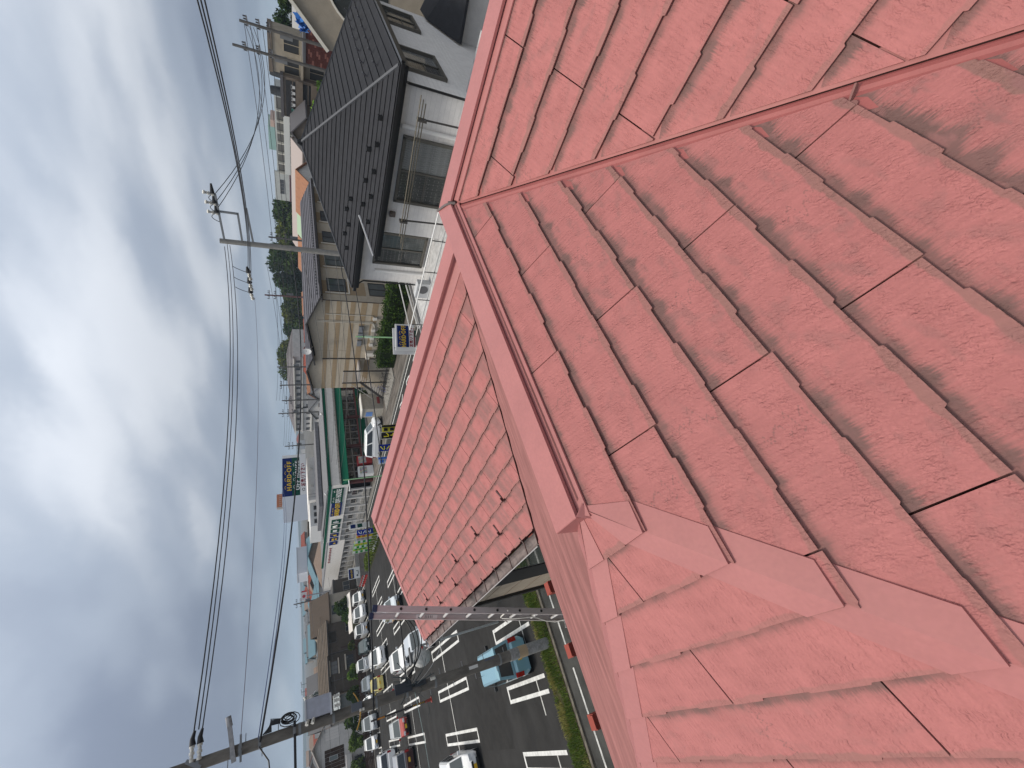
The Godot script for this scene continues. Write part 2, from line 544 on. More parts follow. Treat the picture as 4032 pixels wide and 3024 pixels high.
	endf.poly([plan(RL + 0.037, 0.004, 0.029), plan(RL + 0.037, -0.128, 0.039), plan(RL + 0.045, -0.128, -0.05), plan(RL + 0.045, 0.0, -0.03)], Vector3(0.004, 0, 0))
	endf.poly([plan(RL + 0.036, 0.006, 0.029), plan(RL + 0.004, 0.03, 0.004), plan(RL + 0.06, 0.028, -0.025), plan(RL + 0.044, 0.006, -0.02)], Vector3(0.003, 0, 0))
	put("cap_end", endf, pink_metal, roof)
	var seam := MB.new()
	seam.tube([plan(0.012, 0.010, 0.024), plan(-0.03, -0.03, 0.040), plan(-0.08, -0.08, 0.042), plan(-0.130, -0.130, 0.042)], 0.007)
	seam.tube([plan(0.02, 0.016, 0.004), plan(0.0, 0.0, 0.038)], 0.010)
	put("sealant_bead", seam, worn(0.16, 0.13, 0.125, 0.6, 0.1, 0.7, 3), roof)
	var rivets := MB.new()
	for i in 5: rivets.disc(plan(0.25 + 0.36 * i, -0.0045, 0.008), Vector3(0, 0, 1), 0.004, 0.004, 8)
	put("cap_rivets", rivets, pink_metal, roof)
	# folded pieces over the two hips, one per course
	for side in [1.0, -1.0]:
		for k in range(0, 15):
			var d0: float = lc[k]; var d1: float = lc[k + 1] + 0.006
			var w := 0.098
			var b0 := d0 * CA; var b1 := d1 * CA
			var mb := MB.new()
			var hgt := func(d: float) -> float: return lerp(0.010, 0.024, (d - d0) / (d1 - d0)) - TA * d * CA
			var t0 := plan(RL + b0, side * b0, hgt.call(d0)); var t1 := plan(RL + b1, side * b1, hgt.call(d1))
			var cw := [t0, t1, plan(RL + b1, side * (b1 - w), hgt.call(d1) - 0.004), plan(RL + b0, side * max(b0 - w, 0.0), hgt.call(d0) - 0.004)]
			var bw := [plan(RL + max(b0 - w, 0.0) if k > 0 else RL, side * b0, hgt.call(d0) - 0.004), plan(RL + b1 - w, side * b1, hgt.call(d1) - 0.004), t1, t0]
			if side < 0: cw.reverse(); bw.reverse()
			mb.poly(cw, Vector3(0, -0.007, 0)); mb.poly(bw, Vector3(0, -0.007, 0))
			put("hip_cap", mb, pink_metal, roof)
	# valley flashing
	var va := MB.new()
	var prof := [Vector2(-0.05, 0.004), Vector2(0.012, -0.002), Vector2(0.022, 0.006), Vector2(0.034, 0.009), Vector2(0.046, 0.004), Vector2(0.070, 0.006), Vector2(0.11, 0.0055)]
	for i in prof.size() - 1:
		var p0: Vector2 = prof[i]; var p1: Vector2 = prof[i + 1]
		var pt := func(p: Vector2, l: float) -> Vector3:
			var a: float = l + p.x * 0.707; var b: float = l - p.x * 0.707
			return plan(a, b, -TA * min(a, b) + p.y)
		va.quad(pt.call(p0, 0.02), pt.call(p1, 0.02), pt.call(p1, EV), pt.call(p0, EV))
	put("valley_flashing", va, worn(0.34, 0.10, 0.092, 0.8, 0.9, 0.5, 15), roof)
	var lap := MB.new()
	lap.box(plan(1.245, 1.155, -TA * 1.155 + 0.012), Vector3(0.006, 0.012, 0.07), Basis(Vector3.UP, 0.5))
	lap.disc(plan(1.265, 1.145, -TA * 1.145 + 0.011), Vector3(0, 1, 0.4).normalized(), 0.012, 0.008, 10)
	put("flashing_lap", lap, mat(0.2, 0.09, 0.08, 0.7), roof)
	# lower wing
	var wo := plan(0, 0, -0.6236)
	var lw := []
	for k in range(-3, 8): lw.append((k - 0.2747) * EX)
	lw[0] = -0.62
	lw[lw.size() - 1] = 6.88 * EX
	courses(wing, wo, Vector3(0, 0, -1), ea, na, lw, 0.4, 8.2, [1.5917, 2.0467], [Vector3(1, -CA, -1.303), Vector3(-1, 0.86 * CA, 6.1 + 0.86 * 0.65), Vector3(0, 1, 0.66)], wing_mats)
	var wd := MB.new()
	var we := 1.13
	wd.poly([plan(-0.6515, -0.6515, -0.316), plan(-0.6515, -6.1, -0.316), plan(we, -6.1 - 0.86 * (we + 0.65), -0.6236 - TA * we - 0.004), plan(we, -1.303 - we, -0.6236 - TA * we - 0.004)], dn)
	wd.poly([plan(-0.6515, -0.6515, -0.312), plan(-e, -e, -TA * e), plan(-e, -7.7, -TA * e), plan(-0.6515, -6.1, -0.312)], dn)
	wd.poly([plan(-0.6515, -6.1, -0.312), plan(-e, -7.7, -TA * e), plan(we, -7.63, -1.16)], dn)
	put("underlay", wd, dark, wing)
	var wc := MB.new()
	wc.poly([plan(-0.54, -0.55, -0.295), plan(-0.54, -6.02, -0.295), plan(-0.70, -6.08, -0.272), plan(-0.70, -0.62, -0.272)], Vector3(0, -0.02, 0))
	wc.poly([plan(-0.545, -0.56, -0.315), plan(-0.545, -6.0, -0.315), plan(-0.545, -6.0, -0.36), plan(-0.545, -0.56, -0.36)], Vector3(0.004, 0, 0))
	put("ridge_cap", wc, pink_metal, wing)
	var wf := MB.new()
	wf.poly([plan(-0.545, -0.60, -0.340), plan(-0.545, -6.05, -0.340), plan(-0.49, -6.1, -0.375), plan(-0.49, -0.66, -0.375)], Vector3(0, -0.006, 0))
	put("cap_flange", wf, pink_metal, wing)
	var wh := MB.new()
	var hh := func(a: float, off: float, up: float) -> Vector3: return plan(a, -6.1 - 0.86 * (a + 0.65) + off, -0.6236 - TA * a + up)
	wh.poly([hh.call(-0.62, 0.07, 0.018), hh.call(-0.62, -0.02, 0.028), hh.call(we, -0.02, 0.028), hh.call(we, 0.07, 0.018)], Vector3(0, -0.012, 0))
	wh.poly([hh.call(-0.62, -0.02, 0.027), hh.call(-0.62, -0.10, -0.01), hh.call(we, -0.10, -0.01), hh.call(we, -0.02, 0.027)], Vector3(0, -0.012, 0))
	put("hip_cap", wh, pink_metal, wing)
	var vg := MB.new()                                        # valley flashing between far slope and wing, black to paint in its shade
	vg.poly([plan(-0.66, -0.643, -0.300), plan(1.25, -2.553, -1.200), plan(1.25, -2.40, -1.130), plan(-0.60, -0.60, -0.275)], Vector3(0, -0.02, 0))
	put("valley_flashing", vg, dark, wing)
	var sg_m := mat(0.075, 0.032, 0.03, 0.5, 0.3)
	for row in 2:
		for i in 6:
			var t := 5.0 if row == 0 else 6.05
			var sdist := (1.749 + 1.0 + i + (-0.45 if row == 1 else 0.02)) * 0.91
			var dd := (t - 0.2747) * EX
			if sdist > 6.1 + 0.86 * (dd * CA + 0.6): continue
			if sdist < 1.35 + dd * CA: continue
			var p := wo + Vector3(0, 0, -1) * sdist + ea * dd + na * 0.012
			var mb := MB.new()
			var bs := Basis(Vector3(0, 0, -1), na, ea)
			mb.box(p - ea * 0.06 + na * 0.004, Vector3(0.022, 0.004, 0.13), bs)
			mb.box(p + na * 0.022, Vector3(0.075, 0.045, 0.004), bs)
			mb.box(p + na * 0.012 - ea * 0.02, Vector3(0.004, 0.03, 0.04), bs)
			put("snow_guard", mb, sg_m, wing)
	# eaves gutter of the wing, stained grey-brown, with hangers
	var gut := grp("gutter", h)
	var gm := MB.new()
	var gp := []
	for i in 8:
		var a := PI * (0.02 + 0.96 * i / 7.0)
		gp.append(Vector2(-cos(a) * 0.062, -sin(a) * 0.060))
	for i in gp.size() - 1:
		var g0: Vector2 = gp[i]; var g1: Vector2 = gp[i + 1]
		gm.quad(plan(we + 0.075 + g0.x, -2.52, -1.185 + g0.y), plan(we + 0.075 + g1.x, -2.52, -1.185 + g1.y), plan(we + 0.075 + g1.x, -7.75, -1.185 + g1.y), plan(we + 0.075 + g0.x, -7.75, -1.185 + g0.y))
	gm.bar(plan(we + 0.140, -2.52, -1.183), plan(we + 0.140, -7.75, -1.183), 0.008, 0.014)
	put("trough", gm, worn(0.21, 0.165, 0.155, 0.35, 0.5, 0.6, 21, Vector3(1, 1, 0.5)), gut)
	var lip := MB.new()
	lip.bar(plan(we + 0.147, -2.52, -1.176), plan(we + 0.147, -7.75, -1.176), 0.006, 0.008)
	put("rim", lip, mat(0.50, 0.48, 0.47, 0.4, 0.3), gut)
	for i in 12:
		var mb := MB.new()
		var bz := -2.75 - 0.44 * i
		mb.tube([plan(we - 0.03, bz, -1.13), plan(we + 0.03, bz, -1.165), plan(we + 0.14, bz - 0.01, -1.172)], 0.007)
		put("gutter_hanger", mb, mat(0.10, 0.06, 0.055, 0.7), gut)
	# red-brown bracket tips along the far eaves
	for a in [1.085, 1.63, 2.14, 2.64, 3.15, 3.66]:
		var mb := MB.new()
		mb.box(plan(a, -2.63, -1.235), Vector3(0.105, 0.075, 0.10))
		mb.box(plan(a, -2.60, -1.19), Vector3(0.09, 0.012, 0.05))
		put("eaves_bracket", mb, mat(0.26, 0.065, 0.05, 0.75), h)
	# walls below the eaves
	var wall := MB.new()
	wall.span(Vector3(RO.x + 2.1, 0, RO.z - 2.05), Vector3(RO.x - RL - 2.1, 6.70, RO.z + 4.2))
	put("wall", wall, worn(0.42, 0.36, 0.28, 0.85, 1.2, 0.9, 31), h)
	var ww := MB.new()
	ww.span(Vector3(RO.x + 2.1, 0, RO.z - 7.2), Vector3(1.38, 6.72, RO.z - 2.06))
	put("wall", ww, worn(0.42, 0.355, 0.275, 0.85, 1.2, 0.9, 31), h)
	for i in 16:
		var jn := MB.new()
		jn.span(Vector3(1.372, 0.5 + 0.4 * i, RO.z - 7.2), Vector3(1.379, 0.512 + 0.4 * i, RO.z - 5.9))
		put("wall_joint", jn, mat(0.22, 0.18, 0.14, 0.9), h)
	var bk := MB.new(); bk.span(Vector3(1.33, 3.3, -7.12), Vector3(1.379, 6.65, -6.32))
	put("shutter_case", bk, mat(0.012, 0.012, 0.013, 0.6), h)
	var cp := MB.new(); cp.span(Vector3(1.33, 0.0, -8.50), Vector3(1.45, 6.65, -8.374))
	put("corner_pipe", cp, mat(0.014, 0.013, 0.012, 0.6), h)
	var wn := MB.new()
	wn.span(Vector3(1.34, 4.2, -6.315), Vector3(1.379, 6.5, -4.2))
	var wf2 := put("window", wn, mat(0.03, 0.03, 0.032, 0.5), h)
	var wp := MB.new()
	wp.span(Vector3(1.330, 4.3, -6.2), Vector3(1.338, 6.4, -4.3))
	put("pane", wp, glass(0.06, 0.08, 0.07), wf2)

# ---------------------------------------------------------------- ground, car park, road
func flat(mb: MB, x0: float, z0: float, x1: float, z1: float, y: float):
	mb.quad(Vector3(x0, y, max(z0, z1)), Vector3(x1, y, max(z0, z1)), Vector3(x1, y, min(z0, z1)), Vector3(x0, y, min(z0, z1)))

func bay(parent: Node, xc: float, z0: float, z1: float, near_end: bool, far_end: bool, m: Material):
	var mb := MB.new()
	var y := 0.016
	var w := 0.27
	flat(mb, xc - w - 0.075, z0, xc - w + 0.075, z1, y); flat(mb, xc + w - 0.075, z0, xc + w + 0.075, z1, y)
	if near_end: flat(mb, xc - w + 0.075, z0, xc + w - 0.075, z0 - 0.15, y)
	if far_end: flat(mb, xc - w + 0.075, z1, xc + w - 0.075, z1 + 0.15, y)
	put("bay_marking", mb, m, parent)

func build_ground():
	var g := MB.new()
	flat(g, -1500, 400, 1500, -2200, 0.0)
	setting("ground", g, worn(0.13, 0.125, 0.115, 0.7, 22.0, 0.95, 2))
	var paint := worn(0.66, 0.66, 0.64, 0.72, 1.3, 0.7, 8)
	var thin := worn(0.50, 0.50, 0.48, 0.6, 0.7, 0.7, 18)
	var lot := MB.new()
	flat(lot, -40, -18.72, 18.2, -75.3, 0.008)
	flat(lot, 18.2, -66.0, 24.0, -75.3, 0.008)
	var tar := worn(0.036, 0.035, 0.034, 0.70, 7.0, 0.92, 4)
	var lm := setting("car_park", lot, tar)
	for x in [7.07, 4.58, 2.09, -0.39, -2.89, -5.38]: bay(lm, x, -19.1, -23.65, false, true, paint)
	for x in [8.4, 5.9, 3.38, 0.83, -1.68, -4.2]: bay(lm, x, -29.8, -37.45, true, true, paint)
	for x in [12.8, 10.35, 8.05, 5.9, 3.65, 1.2, -1.3, -3.8]: bay(lm, x, -44.5, -52.4, true, true, paint)
	for x in [15.1, 12.65, 10.27, 8.1, 5.9, 3.6, 1.25, -1.2, -3.6]: bay(lm, x, -57.4, -65.0, true, true, paint)
	for x in [18.2, 15.95, 13.65, 11.4, 9.4, 7.15, 4.75, 2.6, 0.5, -1.6]: bay(lm, x, -71.9, -75.2, true, false, paint)
	for z in [-34.5, -48.45, -61.2]:
		for i in 9:
			var mb := MB.new()
			flat(mb, -6.3 + 2.45 * i, z + 0.05, -3.87 + 2.45 * i, z - 0.05, 0.012)
			put("row_line", mb, paint, lm)
	for i in 5:
		var mb := MB.new()
		flat(mb, -3.9 + 2.49 * i, -20.0, -2.6 + 2.49 * i, -20.09, 0.012)
		put("row_line", mb, thin, lm)
	var patch := MB.new()
	flat(patch, -2.4, -24.5, 4.0, -29.0, 0.0115)
	put("asphalt_patch", patch, worn(0.031, 0.030, 0.029, 0.75, 3.0, 0.95, 6), lm)
	# street below the eaves
	var st := MB.new()
	flat(st, -60, -10.4, 24.5, -17.2, 0.010)
	var sm := setting("street", st, worn(0.060, 0.060, 0.056, 0.62, 4.0, 0.92, 5))
	for seg in [[-30.0, -4.0], [-3.6, -0.2], [0.15, 3.1], [3.5, 18.0]]:
		var ln := MB.new()
		flat(ln, seg[0], -16.47, seg[1], -16.58, 0.018)
		put("edge_line", ln, thin, sm)
	var kb := MB.new()
	kb.span(Vector3(-60, 0, -17.2), Vector3(18.0, 0.09, -17.36))
	setting("kerb", kb, worn(0.15, 0.135, 0.11, 0.55, 0.8, 0.95, 7))
	var ch := MB.new()
	ch.span(Vector3(-60, 0.0, -17.36), Vector3(18.0, 0.05, -17.52))
	setting("gutter_channel", ch, worn(0.045, 0.035, 0.026, 0.5, 0.5, 0.95, 9))
	var gb := MB.new()
	flat(gb, -60, -17.52, 18.0, -18.74, 0.014)
	var vs := setting("verge", gb, worn(0.060, 0.058, 0.026, 0.45, 1.4, 1.0, 10))
	# road between the car park and the shop
	var rd := MB.new()
	flat(rd, 19.9, -17.2, 24.55, -140.0, 0.006)
	var rm := setting("road", rd, worn(0.046, 0.046, 0.044, 0.7, 5.0, 0.92, 11))
	for seg in [[-18.0, -39.5], [-41.5, -70.0], [-72.0, -120.0]]:
		var ln := MB.new()
		flat(ln, 24.16, seg[0], 24.29, seg[1], 0.016)
		put("edge_line", ln, paint, rm)
	var kana := MB.new()
	var gz := -31.2
	for nm in ["su", "ku", "ru"]:                            # long painted characters, read by traffic driving away
		for s in KANA[nm]:
			for i in range(0, s.size() - 2, 2):
				var a := Vector3(22.75 + s[i] * 0.010, 0.02, gz - s[i + 1] * 0.022)
				var b := Vector3(22.75 + s[i + 2] * 0.010, 0.02, gz - s[i + 3] * 0.022)
				kana.bar(a, b, 0.15, 0.006)
		gz += 3.4
	put("road_lettering", kana, paint, rm)
	var sw := MB.new()
	sw.span(Vector3(24.55, 0.0, -17.2), Vector3(24.75, 0.12, -140))
	sw.span(Vector3(26.9, 0.0, -33.0), Vector3(28.9, 0.10, -38.5))
	setting("kerb", sw, worn(0.26, 0.25, 0.23, 0.6, 1.0, 0.95, 14))
	var pv := MB.new()
	flat(pv, 24.75, -17.2, 29.0, -52.4, 0.012)
	setting("pavement", pv, worn(0.155, 0.140, 0.125, 0.45, 1.6, 0.95, 16, Vector3(1, 1, 0.15)))
	var fc := MB.new()
	flat(fc, 24.75, -52.4, 25.6, -130, 0.012)
	setting("pavement", fc, worn(0.20, 0.195, 0.185, 0.6, 2.0, 0.95, 17))
	# raised planted bed with the banners
	var bd := MB.new()
	bd.rings([[Vector3(18.2, 0, -48.8), Vector3(20.0, 0, -48.8), Vector3(19.6, 0.45, -49.2), Vector3(18.6, 0.45, -49.2)], [Vector3(18.2, 0, -65.2), Vector3(20.0, 0, -65.2), Vector3(19.6, 0.45, -64.8), Vector3(18.6, 0.45, -64.8)]])
	setting("planted_bed", bd, worn(0.05, 0.055, 0.022, 0.5, 1.0, 1.0, 19))
	var tf := MB.new()
	for i in 1700:
		var p := Vector3(rng.randf_range(18.3, 20.0), rng.randf_range(0.2, 0.6), rng.randf_range(-65.2, -48.7))
		tf.leaves(p, Vector3(0.12, 0.14, 0.12), 2, 0.14, rng)
	var bedg := put("shrub_leaves", tf, leafy(0.062, 0.085, 0.016), self)
	bedg.set_meta("kind", "stuff"); bedg.set_meta("label", "low green ground cover filling the planted bed under the banners"); bedg.set_meta("category", "ground cover")
	# grass on the verge: tufts of thin blades, patchy
	var fn := FastNoiseLite.new(); fn.seed = 3; fn.frequency = 0.35
	var gr := [MB.new(), MB.new(), MB.new()]
	for i in 15000:
		var x := rng.randf_range(-8.0, 7.5)
		var z := rng.randf_range(-18.85, -17.42)
		var d := fn.get_noise_2d(x * 1.4, z * 2.6)
		if d < -0.30: continue
		var edge: float = 1.0 - abs(z + 18.12) / 0.8
		var hgt := rng.randf_range(0.05, 0.16) * (0.6 + edge) * (1.0 + d)
		var which := 2 if fn.get_noise_2d(x * 0.8 + 40.0, z * 1.5) > 0.14 else (0 if rng.randf() < 0.6 else 1)
		var b := Vector3(x, 0.014, z)
		var lean := Vector3(rng.randfn() * 0.05, hgt, rng.randfn() * 0.05)
		var sd := Vector3(rng.randfn(), 0, rng.randfn()).normalized() * rng.randf_range(0.008, 0.02)
		gr[which].tri(b - sd, b + sd, b + lean)
	var gn := ["verge_grass", "verge_grass", "verge_grass"]
	var gmm := [leafy(0.075, 0.105, 0.022), leafy(0.045, 0.075, 0.018), leafy(0.17, 0.16, 0.055)]
	var gl := ["mid green grass tufts on the verge beside the street", "dark green grass tufts on the verge beside the street", "dry yellowish grass tufts on the verge beside the street"]
	for i in 3:
		var o := put(gn[i], gr[i], gmm[i], self)
		o.set_meta("kind", "stuff"); o.set_meta("label", gl[i]); o.set_meta("category", "grass")

func leafy(r: float, g: float, b: float) -> StandardMaterial3D:
	var key := "leaf %.3f %.3f %.3f" % [r, g, b]
	if mats.has(key): return mats[key]
	var m := StandardMaterial3D.new()
	m.albedo_color = lin(r * 1.5, g * 1.5, b * 1.5); m.roughness = 1.0; m.metallic_specular = 0.08
	m.cull_mode = BaseMaterial3D.CULL_DISABLED
	m.backlight_enabled = true; m.backlight = lin(r * 0.5, g * 0.5, b * 0.3)
	mats[key] = m
	return m

# ---------------------------------------------------------------- vehicles
# L W H overall, hood length, screen rake, rear rake, belt height; front looks to local +z
const KINDS := {
	"kei_wagon": {"L": 3.4, "W": 1.48, "H": 1.72, "hood": 0.62, "rake": 0.55, "rear": 0.10, "belt": 0.98},
	"kei_hatch": {"L": 3.4, "W": 1.48, "H": 1.52, "hood": 0.72, "rake": 0.65, "rear": 0.28, "belt": 0.92},
	"kei_van": {"L": 3.4, "W": 1.48, "H": 1.86, "hood": 0.22, "rake": 0.42, "rear": 0.06, "belt": 1.08},
	"minivan": {"L": 4.6, "W": 1.7, "H": 1.80, "hood": 0.85, "rake": 0.85, "rear": 0.15, "belt": 1.05},
	"suv": {"L": 4.5, "W": 1.80, "H": 1.70, "hood": 1.12, "rake": 0.75, "rear": 0.45, "belt": 1.08},
	"sedan": {"L": 4.5, "W": 1.74, "H": 1.46, "hood": 1.25, "rake": 0.85, "rear": 0.75, "belt": 0.94},
	"hatchback": {"L": 4.0, "W": 1.69, "H": 1.50, "hood": 0.95, "rake": 0.80, "rear": 0.40, "belt": 0.96}}

func car(called: String, kind: String, label: String, at: Vector3, turn: float, c: Array, plate: Array, opts := {}) -> Node3D:
	var k: Dictionary = KINDS[kind]
	var t := thing(called, label, "car" if not opts.has("cat") else opts.cat, at, turn, "cars in the car park" if not opts.has("group") else opts.group)
	var L: float = k.L; var W: float = k.W; var H: float = k.H; var belt: float = k.belt
	var zf := L / 2; var zr := -L / 2
	var paint: StandardMaterial3D = mat(c[0], c[1], c[2], 0.28, 0.0 if c[0] > 0.5 else 0.15)
	paint.clearcoat_enabled = true; paint.clearcoat = 0.6; paint.clearcoat_roughness = 0.08
	var black := mat(0.012, 0.012, 0.013, 0.5)
	var ring := func(z: float, w: float, y0: float, y1: float) -> Array:
		return [Vector3(-w * 0.90, y0, z), Vector3(-w, y0 + 0.14, z), Vector3(-w, y1 - 0.22, z), Vector3(-w * 0.965, y1 - 0.05, z), Vector3(-w * 0.90, y1, z),
			Vector3(w * 0.90, y1, z), Vector3(w * 0.965, y1 - 0.05, z), Vector3(w, y1 - 0.22, z), Vector3(w, y0 + 0.14, z), Vector3(w * 0.90, y0, z)]
	var w2 := W / 2
	var hood: float = k.hood
	var body := MB.new()
	var rs := [ring.call(zr, w2 * 0.80, 0.34, belt - 0.16), ring.call(zr + 0.07, w2 * 0.93, 0.26, belt - 0.05), ring.call(zr + 0.30, w2 * 0.99, 0.22, belt),
		ring.call(-0.2, w2, 0.22, belt), ring.call(zf - hood, w2, 0.22, belt), ring.call(zf - hood * 0.5, w2 * 0.98, 0.22, belt - 0.05),
		ring.call(zf - 0.16, w2 * 0.93, 0.24, belt - 0.17), ring.call(zf - 0.05, w2 * 0.84, 0.30, belt - 0.28), ring.call(zf, w2 * 0.72, 0.36, belt - 0.36)]
	for r in rs: r.reverse()
	body.rings(rs)
	put("body", body, paint, t)
	# cabin: belt outline to roof outline
	var b0 := zf - hood + 0.10; var b1 := zr + 0.06
	var r0: float = b0 - k.rake; var r1: float = b1 + k.rear
	var wb := w2 * 0.97; var wt := w2 * 0.80
	var lo := [Vector3(-wb, belt - 0.02, b0), Vector3(wb, belt - 0.02, b0), Vector3(wb, belt - 0.02, b1), Vector3(-wb, belt - 0.02, b1)]
	var hi := [Vector3(-wt, H - 0.09, r0), Vector3(wt, H - 0.09, r0), Vector3(wt, H - 0.09, r1), Vector3(-wt, H - 0.09, r1)]
	var roofc := MB.new()
	var rim := [Vector3(-wt * 0.86, H - 0.01, r0 - 0.16), Vector3(wt * 0.86, H - 0.01, r0 - 0.16), Vector3(wt * 0.86, H - 0.015, r1 + 0.12), Vector3(-wt * 0.86, H - 0.015, r1 + 0.12)]
	roofc.rings([lo, hi, rim], true, false)
	roofc.quad(rim[0], rim[1], rim[2], rim[3])
	var roof_m: Material = paint if not opts.has("roof") else mat(opts.roof[0], opts.roof[1], opts.roof[2], 0.3)
	put("roof", roofc, roof_m, t)
	var pane := func(nm: String, p: Array, u0: float, u1: float, v0: float, v1: float):
		var f := func(u: float, v: float) -> Vector3: return (p[0].lerp(p[1], u)).lerp(p[3].lerp(p[2], u), v)
		var nn: Vector3 = (p[1] - p[0]).cross(p[3] - p[0]).normalized() * 0.008
		var mb := MB.new()
		mb.poly([f.call(u0, v0) + nn, f.call(u1, v0) + nn, f.call(u1, v1) + nn, f.call(u0, v1) + nn], -nn * 0.7)
		put(nm, mb, glass(0.055, 0.07, 0.075) if nm == "windscreen" else glass(), t)
	pane.call("windscreen", [lo[0], lo[1], hi[1], hi[0]], 0.05, 0.95, 0.08, 0.93)
	pane.call("rear_window", [lo[2], lo[3], hi[3], hi[2]], 0.08, 0.92, 0.12, 0.90)
	var split: float = 0.50
	pane.call("side_window", [lo[1], lo[2], hi[2], hi[1]], 0.06, split - 0.02, 0.10, 0.90)
	pane.call("side_window", [lo[1], lo[2], hi[2], hi[1]], split + 0.02, 0.95, 0.10, 0.90)
	pane.call("side_window", [lo[3], lo[0], hi[0], hi[3]], 0.05, split - 0.02, 0.10, 0.90)
	pane.call("side_window", [lo[3], lo[0], hi[0], hi[3]], split + 0.02, 0.94, 0.10, 0.90)
	var rw: float = 0.30
	for sx in [-1.0, 1.0]:
		for z in [zf - max(hood * 0.75, 0.55), zr + 0.58]:
			var wh := MB.new()
			wh.tube([Vector3(sx * (w2 - 0.20), rw, z), Vector3(sx * (w2 - 0.01), rw, z)], rw, rw, 14)
			var o := put("wheel", wh, black, t)
			var hub := MB.new()
			hub.tube([Vector3(sx * (w2 - 0.03), rw, z), Vector3(sx * (w2 + 0.002), rw, z)], rw * 0.64, rw * 0.55, 10)
			put("hubcap", hub, mat(0.42, 0.43, 0.44, 0.35, 0.6), o)
		var hl := MB.new()
		hl.box(Vector3(sx * w2 * 0.66, belt - 0.30, zf - 0.055), Vector3(w2 * 0.42, 0.15, 0.10), Basis(Vector3.UP, sx * 0.35))
		put("headlight", hl, mat(0.62, 0.65, 0.67, 0.12), t)
		var tl := MB.new()
		tl.box(Vector3(sx * w2 * 0.86, belt - 0.22, zr + 0.045), Vector3(0.17, 0.34, 0.09), Basis(Vector3.UP, -sx * 0.3))
		put("taillight", tl, mat(0.30, 0.012, 0.012, 0.2), t)
		var mr := MB.new()
		mr.box(Vector3(sx * (w2 + 0.09), belt + 0.06, b0 - 0.30), Vector3(0.17, 0.13, 0.09))
		put("mirror", mr, paint if c[0] > 0.25 else black, t)
	var gr := MB.new()
	gr.box(Vector3(0, belt - 0.38, zf - 0.008), Vector3(w2 * 0.80, 0.11, 0.04))
	gr.box(Vector3(0, 0.30, zf - 0.03), Vector3(w2 * 1.10, 0.13, 0.08))
	put("grille", gr, black, t)
	var sk := MB.new()
	sk.box(Vector3(0, 0.30, zr + 0.035), Vector3(W * 0.78, 0.10, 0.09))
	put("rear_bumper", sk, black if opts.has("dark_bumper") else paint, t)
	var pm := mat(plate[0], plate[1], plate[2], 0.5)
	for e in [[zf + 0.012, 0.46], [zr - 0.012, 0.62]]:
		var np := MB.new()
		np.box(Vector3(0, e[1], e[0]), Vector3(0.33, 0.165, 0.02))
		put("number_plate", np, pm, t)
	if opts.has("antenna"):
		var an := MB.new()
		an.tube([Vector3(0.2, H - 0.03, r0 - 0.25), Vector3(0.2, H + 0.20, r0 - 0.55)], 0.008)
		put("antenna", an, black, t)
	if opts.has("rails"):
		var ra := MB.new()
		for sx in [-1.0, 1.0]: ra.bar(Vector3(sx * wt * 0.9, H, r0 - 0.3), Vector3(sx * wt * 0.9, H, r1 + 0.3), 0.04, 0.05)
		put("roof_rails", ra, mat(0.3, 0.3, 0.31, 0.4, 0.5), t)
	return t

